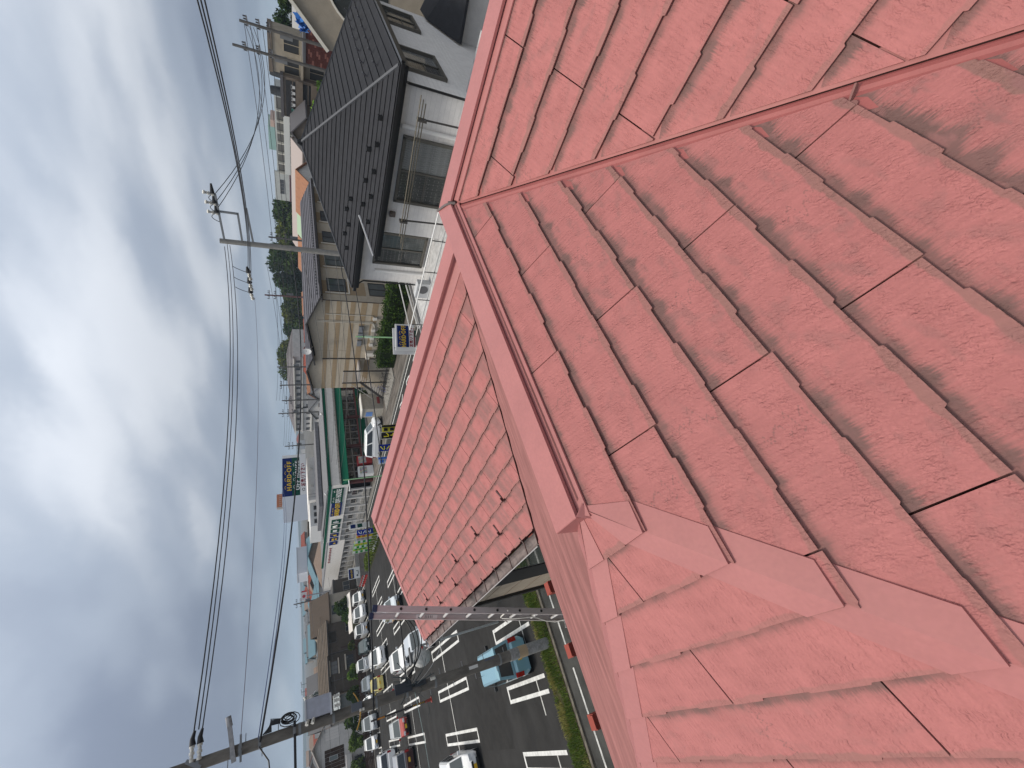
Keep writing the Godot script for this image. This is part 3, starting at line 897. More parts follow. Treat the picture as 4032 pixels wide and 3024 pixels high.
func build_cars():
	var yel := [0.72, 0.44, 0.02]
	var whp := [0.68, 0.69, 0.68]
	var wht := [0.78, 0.79, 0.79]
	car("parked_car", "kei_wagon", "light blue kei car parked beside the grass verge behind the concrete pole", Vector3(0.85, 0, -21.35), PI, [0.19, 0.36, 0.44], yel, {"antenna": true})
	car("parked_car", "kei_wagon", "white kei wagon with yellow plate at the near left of the car park", Vector3(-2.95, 0, -31.7), 0, wht, yel)
	car("parked_car", "kei_wagon", "pale silver small car behind the traffic mirror at the wing corner", Vector3(4.62, 0, -37.2), 0, [0.62, 0.66, 0.70], whp)
	car("parked_car", "hatchback", "silver blue car with black grille parked right behind the ladder top", Vector3(9.25, 0, -47.3), 0, [0.58, 0.64, 0.68], yel)
	car("parked_car", "sedan", "white low car with long bonnet left of the cable box", Vector3(4.78, 0, -47.0), 0, wht, whp)
	car("parked_car", "kei_hatch", "red small car with a silver roof near the black post", Vector3(-0.1, 0, -51.6), 0, [0.33, 0.035, 0.028], yel, {"roof": [0.42, 0.44, 0.45]})
	car("parked_car", "kei_wagon", "dark maroon kei car with a yellow plate", Vector3(-2.45, 0, -51.1), PI, [0.045, 0.014, 0.014], yel, {"roof": [0.33, 0.34, 0.36]})
	car("parked_car", "suv", "big white off-road car with grille and roof rails in the middle row", Vector3(7.05, 0, -60.1), 0, wht, whp, {"rails": true})
	car("parked_car", "kei_hatch", "pale yellow small car in the middle row", Vector3(4.75, 0, -63.9), PI, [0.72, 0.62, 0.22], yel)
	car("parked_car", "minivan", "white van with dark windows beside the maroon car", Vector3(-2.4, 0, -62.0), PI, wht, whp)
	car("parked_car", "kei_wagon", "white kei wagon at the right end of the far row by the cones", Vector3(17.0, 0, -73.45), 0, wht, yel)
	car("parked_car", "minivan", "white people carrier with dark front bumper second from the right in far row", Vector3(14.85, 0, -73.3), 0, [0.74, 0.75, 0.76], whp)
	car("parked_car", "kei_van", "white boxy van with orange plate under the brown fence", Vector3(12.5, 0, -73.0), 0, wht, [0.62, 0.30, 0.05])
	car("parked_car", "hatchback", "dark teal hatchback in the far row", Vector3(10.4, 0, -73.2), 0, [0.035, 0.06, 0.065], whp)
	car("parked_car", "kei_van", "white van half hidden behind the big off-road car", Vector3(8.35, 0, -74.4), 0, wht, whp)
	car("parked_car", "sedan", "grey blue car behind the pale yellow car in the far row", Vector3(5.95, 0, -74.2), 0, [0.16, 0.19, 0.22], yel)
	car("parked_car", "sedan", "white saloon beside the concrete pole in the far row", Vector3(3.7, 0, -74.2), 0, wht, whp)
	car("parked_car", "minivan", "silver grey van left of the concrete pole in the far row", Vector3(1.55, 0, -73.8), 0, [0.40, 0.43, 0.45], whp)
	car("parked_car", "kei_wagon", "white kei wagon with yellow plate at the left end of the far row", Vector3(-0.55, 0, -74.2), 0, wht, yel)
	car("delivery_van", "minivan", "white rounded van parked in front of the shop windows", Vector3(26.9, 0, -43.6), 0.6, [0.80, 0.81, 0.82], whp, {"cat": "van", "group": "vehicles at the shop"})
	# motor scooter
	var t := thing("motor_scooter", "red and white motor scooter parked right of the concrete pole", "scooter", Vector3(2.85, 0, -52.6), 0.25)
	for z in [0.62, -0.62]:
		var wh := MB.new()
		wh.tube([Vector3(-0.06, 0.25, z), Vector3(0.06, 0.25, z)], 0.25, 0.25, 12)
		put("wheel", wh, mat(0.012, 0.012, 0.013, 0.5), t)
	var bd := MB.new()
	bd.rings([[Vector3(-0.18, 0.3, -0.8), Vector3(0.18, 0.3, -0.8), Vector3(0.14, 0.78, -0.8), Vector3(-0.14, 0.78, -0.8)], [Vector3(-0.2, 0.28, -0.2), Vector3(0.2, 0.28, -0.2), Vector3(0.14, 0.72, -0.1), Vector3(-0.14, 0.72, -0.1)], [Vector3(-0.18, 0.24, 0.1), Vector3(0.18, 0.24, 0.1), Vector3(0.18, 0.34, 0.1), Vector3(-0.18, 0.34, 0.1)], [Vector3(-0.2, 0.24, 0.42), Vector3(0.2, 0.24, 0.42), Vector3(0.18, 0.9, 0.40), Vector3(-0.18, 0.9, 0.40)], [Vector3(-0.1, 0.3, 0.62), Vector3(0.1, 0.3, 0.62), Vector3(0.1, 1.0, 0.52), Vector3(-0.1, 1.0, 0.52)]])
	put("body", bd, mat(0.32, 0.03, 0.03, 0.3), t)
	var se := MB.new()
	se.box(Vector3(0, 0.80, -0.42), Vector3(0.28, 0.10, 0.72))
	put("seat", se, mat(0.015, 0.015, 0.015, 0.7), t)
	var hb := MB.new()
	hb.tube([Vector3(-0.34, 1.04, 0.36), Vector3(0, 1.02, 0.46), Vector3(0.34, 1.04, 0.36)], 0.022)
	put("handlebar", hb, mat(0.05, 0.05, 0.05, 0.4), t)
	var lb := MB.new()
	lb.box(Vector3(0, 1.02, -0.78), Vector3(0.36, 0.30, 0.36))
	put("luggage_box", lb, mat(0.72, 0.72, 0.71, 0.4), t)

# ---------------------------------------------------------------- buildings
# a window or door on a wall that faces n (unit, horizontal); c is the centre on the wall's face
func window(parent: Node, c: Vector3, n: Vector3, w: float, h: float, frame: Material, pane: Material, leaves_ := 2, called := "window", depth := 0.06):
	var sx := Vector3.UP.cross(n)
	var bs := Basis(sx, Vector3.UP, n)
	var f := 0.06
	var mb := MB.new()
	for s in [-1.0, 1.0]:
		mb.box(c + sx * s * (w - f) * 0.5 + n * depth * 0.5, Vector3(f, h, depth), bs)
		mb.box(c + Vector3.UP * s * (h - f) * 0.5 + n * depth * 0.5, Vector3(w - 2 * f, f, depth), bs)
	for i in range(1, leaves_):
		mb.box(c + sx * (w * (float(i) / leaves_ - 0.5)) + n * depth * 0.45, Vector3(0.06, h - 2 * f, depth * 0.8), bs)
	var o := put(called, mb, frame, parent)
	for i in leaves_:
		var pb := MB.new()
		var pw := (w - 2 * f) / leaves_
		pb.box(c + sx * ((i + 0.5) * pw - (w - 2 * f) * 0.5) + n * (0.012 + 0.006 * (i % 2)), Vector3(pw - 0.03, h - 2 * f, 0.012), bs)
		put("pane", pb, pane, o)

# a roof face with courses: e0-e1 eaves edge, r0-r1 ridge edge (r0 may equal r1)
func roof_face(parent: Node, e0: Vector3, e1: Vector3, r1: Vector3, r0: Vector3, rows: int, m: Material, called := "roof_course", th := 0.045):
	var butt_shade_m := mat(0.010, 0.010, 0.012, 0.9)  # near-black strip that paints the shadow line below each course
	butt_shade_m.metallic_specular = 0.1
	var nn := (e1 - e0).cross(r0 - e0)
	if nn.length() < 0.001: nn = (e1 - e0).cross(r1 - e0)
	nn = nn.normalized()
	if nn.y < 0: nn = -nn
	for i in rows:
		var t0 := float(i) / rows
		var t1: float = min(1.0, float(i + 1) / rows + 0.12 / rows)
		var a := e0.lerp(r0, t0); var b := e1.lerp(r1, t0); var c := e1.lerp(r1, t1); var d := e0.lerp(r0, t1)
		var mb := MB.new()
		var j := rng.randf_range(0.0, 0.006)
		mb.quad(a + nn * (th + j), b + nn * (th + j), c + nn * 0.004, d + nn * 0.004)
		mb.tri(a, a + nn * (th + j), d); mb.tri(b, c, b + nn * (th + j))
		var crs := put(called, mb, m, parent)
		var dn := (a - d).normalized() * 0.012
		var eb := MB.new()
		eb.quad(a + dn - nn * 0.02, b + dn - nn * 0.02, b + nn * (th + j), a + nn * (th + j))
		put("butt_shade", eb, butt_shade_m, crs if parent.get_parent() == self else parent)

func far_house(called: String, label: String, x: float, z: float, w: float, d: float, h: float, rh: float, kind: String, wallm: Material, roofm: Material, turn := 0.0, group := "", cat := "house", floors := 2, base := 0.0) -> Node3D:
	var t := thing(called, label, cat, Vector3(x, base, z), turn, group)
	var wb := MB.new()
	wb.span(Vector3(-w / 2, 0, -d / 2), Vector3(w / 2, h, d / 2))
	put("wall", wb, wallm, t)
	var rb := MB.new()
	var o := 0.45
	if kind == "flat":
		rb.span(Vector3(-w / 2 - 0.1, h, -d / 2 - 0.1), Vector3(w / 2 + 0.1, h + rh, d / 2 + 0.1))
	elif kind == "hip":
		var r: float = max(0.0, w / 2 - d / 2)
		var e := [Vector3(-w / 2 - o, h, d / 2 + o), Vector3(w / 2 + o, h, d / 2 + o), Vector3(w / 2 + o, h, -d / 2 - o), Vector3(-w / 2 - o, h, -d / 2 - o)]
		var p := Vector3(-r, h + rh, 0); var q := Vector3(r, h + rh, 0)
		rb.quad(e[0], e[1], q, p); rb.quad(e[2], e[3], p, q); rb.tri(e[1], e[2], q); rb.tri(e[3], e[0], p); rb.quad(e[3], e[2], e[1], e[0])
	else:
		var gx := kind == "gable_x"                          # the ridge runs along x, else along z
		var a: float = (d if gx else w) / 2
		var l: float = (w if gx else d) / 2
		var P := func(u: float, y: float, v: float) -> Vector3: return Vector3(v, y, u) if gx else Vector3(u, y, v)
		var dn := Vector3(0, -0.16, 0)
		var k := rh / a
		var f0 := [P.call(-a - o, h - o * k, -l - 0.35), P.call(-a - o, h - o * k, l + 0.35), P.call(0.0, h + rh, l + 0.35), P.call(0.0, h + rh, -l - 0.35)]
		var f1 := [P.call(a + o, h - o * k, l + 0.35), P.call(a + o, h - o * k, -l - 0.35), P.call(0.0, h + rh, -l - 0.35), P.call(0.0, h + rh, l + 0.35)]
		rb.poly(f0, dn); rb.poly(f1, dn)
		var gb := MB.new()
		for s in [-1.0, 1.0]: gb.poly([P.call(-a, h, s * l), P.call(a, h, s * l), P.call(0.0, h + rh - 0.1, s * l)], P.call(0.0, 0.0, -s * 0.2))
		put("gable", gb, wallm, t)
	put("roof", rb, roofm, t)
	var fr := mat(0.30, 0.29, 0.27, 0.5)
	for fl in floors:
		var y: float = 1.5 + fl * (h - 0.6) / max(1, floors)
		var nx: int = max(1, int(w / 3.2))
		for i in nx: window(t, Vector3((i + 0.5) / nx * w - w / 2, y, d / 2), Vector3(0, 0, 1), 1.5, 1.1, fr, glass(0.05, 0.06, 0.07), 2)
		var nz: int = max(1, int(d / 3.2))
		for i in nz: window(t, Vector3(-w / 2, y, (i + 0.5) / nz * d - d / 2), Vector3(-1, 0, 0), 1.5, 1.1, fr, glass(0.05, 0.06, 0.07), 2)
	return t

func build_white_house():
	var t := thing("white_house", "white brick-faced two-storey house with black hip roof next door", "house")
	var brick := worn(0.80, 0.775, 0.745, 0.92, 1.6, 0.85, 41)
	var slate_m := worn(0.040, 0.041, 0.046, 0.80, 1.2, 0.85, 42)
	var black := mat(0.012, 0.012, 0.013, 0.35)
	var w := MB.new()
	w.span(Vector3(16.5, 0, -4.87), Vector3(26.6, 5.72, -10.45))
	w.span(Vector3(17.6, 0, -10.45), Vector3(26.6, 6.22, -13.9))
	put("wall", w, brick, t)
	# brick courses on the faces that show: thin recessed joints
	var jm := mat(0.68, 0.66, 0.635, 0.9)
	var jb := MB.new()
	for i in 18:
		var y := 2.6 + i * 0.18
		jb.span(Vector3(16.494, y, -4.87), Vector3(16.502, y + 0.012, -10.45)); jb.span(Vector3(16.5, y, -4.872), Vector3(26.6, y + 0.012, -4.864))
	for i in 20: jb.span(Vector3(17.594, 2.6 + i * 0.18, -10.45), Vector3(17.602, 2.612 + i * 0.18, -13.9))
	put("wall_joints", jb, jm, t)
	var ap := Vector3(21.5, 8.30, -9.75)
	var k := (8.30 - 5.66) / 5.5
	var e0 := Vector3(16.0, 5.66, -4.25); var e1 := Vector3(27.0, 5.66, -4.25)
	var n1 := Vector3(16.0, 5.66, -11.35)
	var s0 := Vector3(17.15, 5.66 + k * 1.15, -10.4); var s1 := Vector3(17.15, 5.66 + k * 1.15, -14.1); var b1 := Vector3(27.0, 5.66, -15.25); var bb := Vector3(21.5, 8.30, -9.75)
	var rf := grp("roof", t)
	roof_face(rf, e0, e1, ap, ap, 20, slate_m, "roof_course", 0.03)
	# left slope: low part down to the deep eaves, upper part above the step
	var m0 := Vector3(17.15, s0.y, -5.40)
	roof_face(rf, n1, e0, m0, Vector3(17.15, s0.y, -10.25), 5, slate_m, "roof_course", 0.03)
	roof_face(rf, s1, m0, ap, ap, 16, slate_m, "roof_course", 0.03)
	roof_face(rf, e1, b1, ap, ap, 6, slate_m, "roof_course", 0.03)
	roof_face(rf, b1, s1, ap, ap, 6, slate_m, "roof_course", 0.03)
	var hp := MB.new()
	hp.bar(e0 + Vector3(0.05, 0.05, -0.05), ap + Vector3(0, 0.04, 0), 0.085, 0.05); hp.bar(e1 + Vector3(0, 0.04, 0), ap + Vector3(0, 0.04, 0), 0.085, 0.05); hp.bar(s1 + Vector3(0, 0.05, 0), ap + Vector3(0, 0.04, 0), 0.085, 0.05)
	put("hip_cap", hp, mat(0.085, 0.088, 0.096, 0.7), rf)
	var fi := MB.new()
	fi.tube([ap + Vector3(0, 0.0, 0), ap + Vector3(0, 0.16, 0)], 0.17, 0.08, 8)
	put("finial", fi, black, rf)
	var so := MB.new()
	so.span(Vector3(16.05, 5.52, -4.3), Vector3(16.5, 5.56, -11.3)); so.span(Vector3(16.05, 5.52, -4.3), Vector3(26.9, 5.56, -4.87))
	so.span(Vector3(17.2, 6.06, -10.5), Vector3(17.6, 6.10, -14.0))
	put("soffit", so, mat(0.05, 0.048, 0.046, 0.8), t)
	var vb := MB.new()
	vb.bar(n1 + Vector3(0, 0.04, 0.0), Vector3(17.15, s0.y + 0.04, -10.25), 0.06, 0.05)
	put("verge_trim", vb, mat(0.62, 0.62, 0.63, 0.4), rf)
	var gt := MB.new()
	gt.bar(Vector3(15.93, 5.60, -4.18), Vector3(15.93, 5.60, -11.4), 0.13, 0.12); gt.bar(Vector3(15.93, 5.60, -4.18), Vector3(27.0, 5.60, -4.18), 0.13, 0.12)
	gt.bar(Vector3(17.08, 6.14, -10.4), Vector3(17.08, 6.14, -14.2), 0.13, 0.12); gt.bar(Vector3(17.12, 6.10, -14.16), Vector3(20.0, 6.10, -14.16), 0.13, 0.12)
	gt.bar(Vector3(16.02, 5.50, -4.27), Vector3(16.02, 5.50, -11.35), 0.05, 0.20); gt.bar(Vector3(16.02, 5.50, -4.27), Vector3(27.0, 5.50, -4.27), 0.05, 0.20); gt.bar(Vector3(17.17, 6.04, -10.4), Vector3(17.17, 6.04, -14.1), 0.05, 0.20)
	put("gutter", gt, black, t)
	var dp := MB.new()
	dp.tube([Vector3(15.95, 5.55, -4.35), Vector3(16.3, 5.40, -4.75), Vector3(16.44, 5.2, -4.82), Vector3(16.44, 0.2, -4.82)], 0.045, 0.045, 8)
	dp.tube([Vector3(17.1, 6.1, -14.1), Vector3(17.4, 5.9, -13.98), Vector3(17.56, 5.7, -13.95), Vector3(17.56, 3.0, -13.95)], 0.04, 0.04, 8)
	put("downpipe", dp, black, t)
	for z in [-6.15, -13.25]:
		var px := 16.44 if z > -10 else 17.54
		var pp := MB.new()
		pp.tube([Vector3(px, 5.25, z), Vector3(px, 2.4, z)], 0.075, 0.075, 10)
		put("white_pipe", pp, mat(0.74, 0.73, 0.71, 0.5), t)
	var fr := mat(0.115, 0.108, 0.092, 0.5, 0.2)
	var cur := worn(0.24, 0.25, 0.24, 0.4, 0.6, 0.5, 44, Vector3(6, 0.3, 6))
	var lc := worn(0.66, 0.68, 0.67, 0.5, 0.5, 0.5, 45, Vector3(6, 0.3, 6))
	var big := func(c: Vector3, n: Vector3, ww: float, hh: float, left: Material, right: Material):
		var sx: Vector3 = Vector3.UP.cross(n)
		var bs := Basis(sx, Vector3.UP, n)
		var mb := MB.new()
		for s in [-1.0, 1.0]:
			mb.box(c + sx * s * (ww * 0.5) + n * 0.05, Vector3(0.10, hh + 0.1, 0.13), bs); mb.box(c + Vector3.UP * s * (hh * 0.5) + n * 0.05, Vector3(ww, 0.10, 0.13), bs)
		mb.box(c + n * 0.035, Vector3(0.07, hh, 0.05), bs)
		mb.box(c + n * 0.03 - sx * ww * 0.25 + Vector3(0, -0.12, 0), Vector3(ww * 0.46, 0.03, 0.03), bs)
		var o := put("window", mb, fr, t)
		for i in 2:
			var s := -1.0 if i == 0 else 1.0
			var cb := MB.new()
			var steps := 14
			for q in steps:
				var u0: float = lerp(-ww * 0.235, ww * 0.235, float(q) / steps); var u1: float = lerp(-ww * 0.235, ww * 0.235, float(q + 1) / steps)
				var d0 := 0.010 * (q % 2); var d1 := 0.010 * ((q + 1) % 2)
				var cc: Vector3 = c + sx * s * ww * 0.25
				cb.quad(cc + sx * u0 - Vector3(0, hh * 0.5, 0) + n * (0.002 + d0), cc + sx * u1 - Vector3(0, hh * 0.5, 0) + n * (0.002 + d1), cc + sx * u1 + Vector3(0, hh * 0.5, 0) + n * (0.002 + d1), cc + sx * u0 + Vector3(0, hh * 0.5, 0) + n * (0.002 + d0))
			put("curtain", cb, left if i == 0 else right, o)
			var gb := MB.new()
			gb.box(c + sx * s * ww * 0.25 + n * 0.024, Vector3(ww * 0.48, hh - 0.04, 0.006), bs)
			var gm := StandardMaterial3D.new()
			gm.albedo_color = Color(0.10, 0.12, 0.12, 0.18); gm.transparency = BaseMaterial3D.TRANSPARENCY_ALPHA; gm.roughness = 0.03
			put("pane", gb, gm, o)
	big.call(Vector3(16.5, 4.16, -7.72), Vector3(-1, 0, 0), 2.45, 1.86, cur, lc)
	big.call(Vector3(17.6, 4.22, -11.98), Vector3(-1, 0, 0), 1.62, 2.25, cur, worn(0.26, 0.29, 0.28, 0.6, 0.6, 0.5, 46, Vector3(6, 0.3, 6)))
	big.call(Vector3(19.05, 4.40, -4.87), Vector3(0, 0, 1), 2.3, 1.52, mat(0.03, 0.03, 0.03, 0.6), lc)
	big.call(Vector3(24.3, 4.40, -4.87), Vector3(0, 0, 1), 2.2, 1.52, mat(0.03, 0.03, 0.03, 0.6), cur)
	var lp := MB.new()
	lp.box(Vector3(16.43, 5.09, -9.55), Vector3(0.13, 0.22, 0.19)); lp.box(Vector3(16.40, 5.16, -9.55), Vector3(0.16, 0.10, 0.15))
	put("wall_lamp", lp, mat(0.13, 0.10, 0.08, 0.6), t)
	# snow stops on the left slope
	for p in [[0.5, -6.1], [0.5, -7.0], [0.9, -7.4], [0.5, -8.0], [0.9, -8.6], [0.5, -9.0], [0.9, -9.6], [0.5, -10.1], [1.7, -9.9], [1.9, -10.5], [1.7, -11.1], [1.9, -11.7], [1.7, -12.3]]:
		var mb := MB.new()
		mb.box(Vector3(16.0 + p[0], 5.66 + k * p[0] + 0.10, p[1]), Vector3(0.10, 0.14, 0.15))
		put("snow_stop", mb, black, rf)
	for i in 7:
		var x := 17.9 + 1.25 * i
		for row in 2:
			var d := 0.75 + 0.5 * row
			var mb := MB.new()
			mb.bar(Vector3(x + 0.3 * row, 5.66 + k * d + 0.05, -4.25 - d), Vector3(x + 0.3 * row, 5.66 + k * d + 0.20, -4.25 - d + 0.08), 0.12, 0.03)
			put("snow_stop", mb, mat(0.05, 0.05, 0.06, 0.5), rf)
	# porch roof on the right wall and the room behind it
	var pr := MB.new()
	pr.poly([Vector3(24.2, 1.75, -1.6), Vector3(27.5, 1.75, -1.6), Vector3(27.5, 2.85, -4.8), Vector3(25.9, 2.85, -4.8)], Vector3(0, -0.12, 0))
	pr.poly([Vector3(25.9, 2.85, -4.8), Vector3(23.6, 1.75, -4.8), Vector3(24.2, 1.75, -1.6)], Vector3(0, -0.12, 0))
	put("porch_roof", pr, slate_m, t)
	var pw := MB.new()
	pw.span(Vector3(24.4, 0, -4.86), Vector3(27.0, 1.66, -1.9))
	put("wall", pw, brick, t)
	var dk := thing("roof_terrace", "white railed balcony deck along the side of the white house", "balcony")
	var db := MB.new()
	db.span(Vector3(15.2, 2.72, -15.1), Vector3(17.6, 2.92, -3.0)); db.span(Vector3(17.6, 2.72, -15.1), Vector3(20.5, 2.92, -13.95))
	put("floor", db, worn(0.52, 0.52, 0.52, 0.7, 1.2, 0.8, 47), dk)
	var fb := MB.new()
	fb.span(Vector3(15.15, 2.55, -15.15), Vector3(15.24, 3.05, -3.0)); fb.span(Vector3(15.24, 2.55, -15.15), Vector3(20.5, 3.05, -15.06))
	put("fascia", fb, worn(0.30, 0.30, 0.30, 0.7, 1.0, 0.7, 48), dk)
	var ws := MB.new()
	ws.span(Vector3(15.3, 0, -14.9), Vector3(20.4, 2.7, -13.95)); 
	put("wall", ws, brick, dk)
	var rl := MB.new()
	rl.tube([Vector3(15.3, 3.62, -3.0), Vector3(15.3, 3.62, -14.95), Vector3(20.4, 3.62, -14.95)], 0.028, 0.028, 8)
	put("handrail", rl, mat(0.76, 0.76, 0.75, 0.4), dk)
	var r2 := MB.new()
	r2.bar(Vector3(15.42, 3.18, -14.95), Vector3(20.4, 3.30, -14.95), 0.05, 0.06); r2.bar(Vector3(15.36, 3.14, -14.9), Vector3(15.36, 3.14, -9.0), 0.04, 0.05)
	put("lower_rail", r2, mat(0.58, 0.58, 0.57, 0.4), dk)
	for z in [-14.6, -13.0, -11.4, -9.8, -8.2, -6.6, -5.0]:
		var mb := MB.new()
		mb.bar(Vector3(15.3, 2.95, z), Vector3(15.3, 3.60, z), 0.03, 0.03)
		put("baluster", mb, mat(0.05, 0.05, 0.05, 0.5), dk)
	var ac := thing("air_conditioner", "pale grey outdoor air unit on the white house balcony", "air conditioner", Vector3(16.1, 2.92, -13.0))
	var ab := MB.new(); ab.box(Vector3(0, 0.32, 0), Vector3(0.34, 0.62, 0.84))
	put("case", ab, mat(0.50, 0.51, 0.52, 0.5), ac)
	var af := MB.new(); af.disc(Vector3(-0.172, 0.32, 0.08), Vector3(-1, 0, 0), 0.23, 0.02, 16)
	put("fan_grille", af, mat(0.10, 0.10, 0.105, 0.6), ac)
	var lp2 := thing("laundry_pole_stand", "brown laundry poles on two brackets before the white house windows", "laundry poles")
	for i in 3:
		var mb := MB.new()
		mb.tube([Vector3(15.6 + 0.05 * i, 4.98 - 0.11 * i, -4.8 - 0.12 * i), Vector3(15.6 + 0.05 * i, 4.86 - 0.11 * i, -10.0 - 0.35 * i)], 0.019)
		put("pole", mb, worn(0.17, 0.145, 0.10, 0.6, 0.4, 0.5, 49), lp2)
	for z in [-5.55, -9.35]:
		var mb := MB.new()
		mb.bar(Vector3(15.9, 2.9, z), Vector3(15.75, 4.75, z), 0.05, 0.05); mb.box(Vector3(15.68, 4.80, z), Vector3(0.22, 0.30, 0.07))
		put("bracket", mb, mat(0.06, 0.055, 0.05, 0.5), lp2)

func build_apartment():
	var t := thing("apartment_block", "beige and tan striped two-storey apartment building with grey slate gables", "apartment building")
	var light := worn(0.46, 0.405, 0.325, 0.90, 1.2, 0.9, 51)
	var tan_ := worn(0.335, 0.255, 0.165, 0.90, 1.2, 0.9, 52)
	var slate_m := worn(0.13, 0.13, 0.15, 0.75, 1.2, 0.85, 53)
	var dark := mat(0.03, 0.026, 0.024, 0.5)
	var x0 := 30.5; var zc := -26.65; var zf := -38.9
	var w := MB.new()
	w.span(Vector3(x0, 0, zf), Vector3(49, 6.80, zc))
	put("wall", w, light, t)
	var gb := MB.new()
	gb.poly([Vector3(x0, 6.8, zc), Vector3(x0, 6.8, -34.4), Vector3(x0, 7.66, -29.2)], Vector3(0.2, 0, 0))
	gb.poly([Vector3(x0 + 0.001, 6.8, -33.2), Vector3(x0 + 0.001, 6.8, zf), Vector3(x0 + 0.001, 7.03, zf), Vector3(x0 + 0.001, 7.60, -35.8)], Vector3(0.2, 0, 0))
	put("gable", gb, light, t)
	for b in [[5.92, 6.28], [4.96, 5.36], [3.79, 4.20], [2.82, 3.31], [1.81, 2.33]]:
		var mb := MB.new()
		mb.span(Vector3(x0 - 0.012, b[0], zf), Vector3(x0 + 0.01, b[1], zc))
		put("wall_band", mb, tan_, t)
	for xs in [31.0, 34.6, 38.2, 41.8, 45.4]:
		var mb := MB.new()
		mb.span(Vector3(xs + 0.35, 2.85, zc - 0.01), Vector3(xs + 2.15, 6.75, zc + 0.012))
		put("wall_band", mb, tan_, t)
		window(t, Vector3(xs + 1.55, 5.27, zc + 0.013), Vector3(0, 0, 1), 1.75, 1.62, dark, glass(0.07, 0.085, 0.09), 2)
		var tr := MB.new()
		tr.span(Vector3(xs + 0.42, 4.30, zc), Vector3(xs + 0.52, 6.25, zc + 0.10)); tr.span(Vector3(xs + 0.42, 4.22, zc), Vector3(xs + 2.5, 4.32, zc + 0.10))
		put("window_trim", tr, mat(0.68, 0.64, 0.56, 0.6), t)
		window(t, Vector3(xs + 1.3, 1.80, zc), Vector3(0, 0, 1), 1.75, 1.5, dark, glass(0.07, 0.085, 0.09), 2)
	var cl := MB.new()
	cl.span(Vector3(x0 - 0.006, 4.58, zf), Vector3(x0, 4.60, zc)); cl.span(Vector3(x0 - 0.006, 1.2, -33.0), Vector3(x0, 7.0, -33.02))
	put("wall_joints", cl, mat(0.22, 0.19, 0.15, 0.9), t)
	# roof: a long slope over the windowed side, its back, and the second gable behind
	var rf := grp("roof", t)
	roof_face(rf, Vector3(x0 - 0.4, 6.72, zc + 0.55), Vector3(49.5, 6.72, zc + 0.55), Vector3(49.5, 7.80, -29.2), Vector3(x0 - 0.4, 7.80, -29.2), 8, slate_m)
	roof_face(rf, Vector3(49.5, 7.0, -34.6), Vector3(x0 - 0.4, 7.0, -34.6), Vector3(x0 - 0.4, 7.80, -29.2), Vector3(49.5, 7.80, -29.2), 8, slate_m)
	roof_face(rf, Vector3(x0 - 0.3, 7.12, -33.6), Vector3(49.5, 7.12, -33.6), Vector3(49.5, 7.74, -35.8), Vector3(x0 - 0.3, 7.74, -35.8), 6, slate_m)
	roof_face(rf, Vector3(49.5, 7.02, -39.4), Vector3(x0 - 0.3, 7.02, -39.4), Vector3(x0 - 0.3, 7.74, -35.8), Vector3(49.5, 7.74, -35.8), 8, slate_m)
	var bg := MB.new()
	for s in [[Vector3(x0 - 0.42, 6.70, zc + 0.6), Vector3(x0 - 0.42, 7.76, -29.2)], [Vector3(x0 - 0.42, 7.76, -29.2), Vector3(x0 - 0.42, 6.98, -34.7)], [Vector3(x0 - 0.32, 7.30, -34.2), Vector3(x0 - 0.32, 7.70, -35.8)], [Vector3(x0 - 0.32, 7.70, -35.8), Vector3(x0 - 0.32, 6.99, -39.5)]]:
		bg.bar(s[0], s[1], 0.05, 0.14)
	bg.bar(Vector3(x0, 6.64, zc + 0.58), Vector3(49.5, 6.64, zc + 0.58), 0.10, 0.18)
	put("barge_board", bg, dark, t)
	var sf := MB.new()
	sf.span(Vector3(x0 - 0.3, 6.50, zc + 0.001), Vector3(49.4, 6.56, zc + 0.52))
	put("soffit", sf, mat(0.10, 0.085, 0.075, 0.8), t)
	var stops := MB.new()
	for i in 44: stops.box(Vector3(x0 + 0.4 + 0.42 * i, 6.93, zc + 0.30), Vector3(0.22, 0.10, 0.05))
	put("snow_stops", stops, mat(0.04, 0.04, 0.045, 0.6), rf)
	rf.get_node("snow_stops").set_meta("kind", "stuff")
	var dp := MB.new()
	dp.tube([Vector3(x0 - 0.05, 6.5, zc + 0.05), Vector3(x0 - 0.05, 0.1, zc + 0.05)], 0.04)
	dp.tube([Vector3(x0 - 0.05, 6.3, -34.15), Vector3(x0 - 0.05, 0.1, -34.15)], 0.05)
	put("downpipe", dp, dark, t)
	var cn := MB.new()
	for s in [[-28.2, 6.2, 2.2], [-29.0, 6.9, 2.1], [-29.15, 6.9, 2.0]]: cn.tube([Vector3(x0 - 0.05, s[1], s[0]), Vector3(x0 - 0.05, s[2], s[0]), Vector3(x0 - 0.05, s[2] - 0.15, s[0] - 0.6)], 0.03)
	for i in 4: cn.tube([Vector3(x0 - 0.05, 2.15 - 0.09 * i, -29.2), Vector3(x0 - 0.05, 2.05 - 0.09 * i, -32.4)], 0.02)
	put("conduit", cn, mat(0.66, 0.62, 0.54, 0.5), t)
	for z in [-28.5, -30.0, -31.1, -32.0]:
		var mb := MB.new(); mb.box(Vector3(x0 - 0.08, 1.98, z), Vector3(0.14, 0.36, 0.34))
		put("junction_box", mb, mat(0.64, 0.61, 0.56, 0.5), t)
	for z in [-29.9, -30.8, -31.8]:
		var mb := MB.new(); mb.box(Vector3(x0 - 0.10, 3.1, z), Vector3(0.16, 0.40, 0.72))
		put("meter_box", mb, mat(0.22, 0.235, 0.26, 0.4, 0.2), t)
	var wb := MB.new(); wb.box(Vector3(x0 - 0.2, 1.9, -33.2), Vector3(0.36, 0.9, 0.5)); wb.box(Vector3(x0 - 0.2, 2.15, -33.75), Vector3(0.3, 0.35, 0.3))
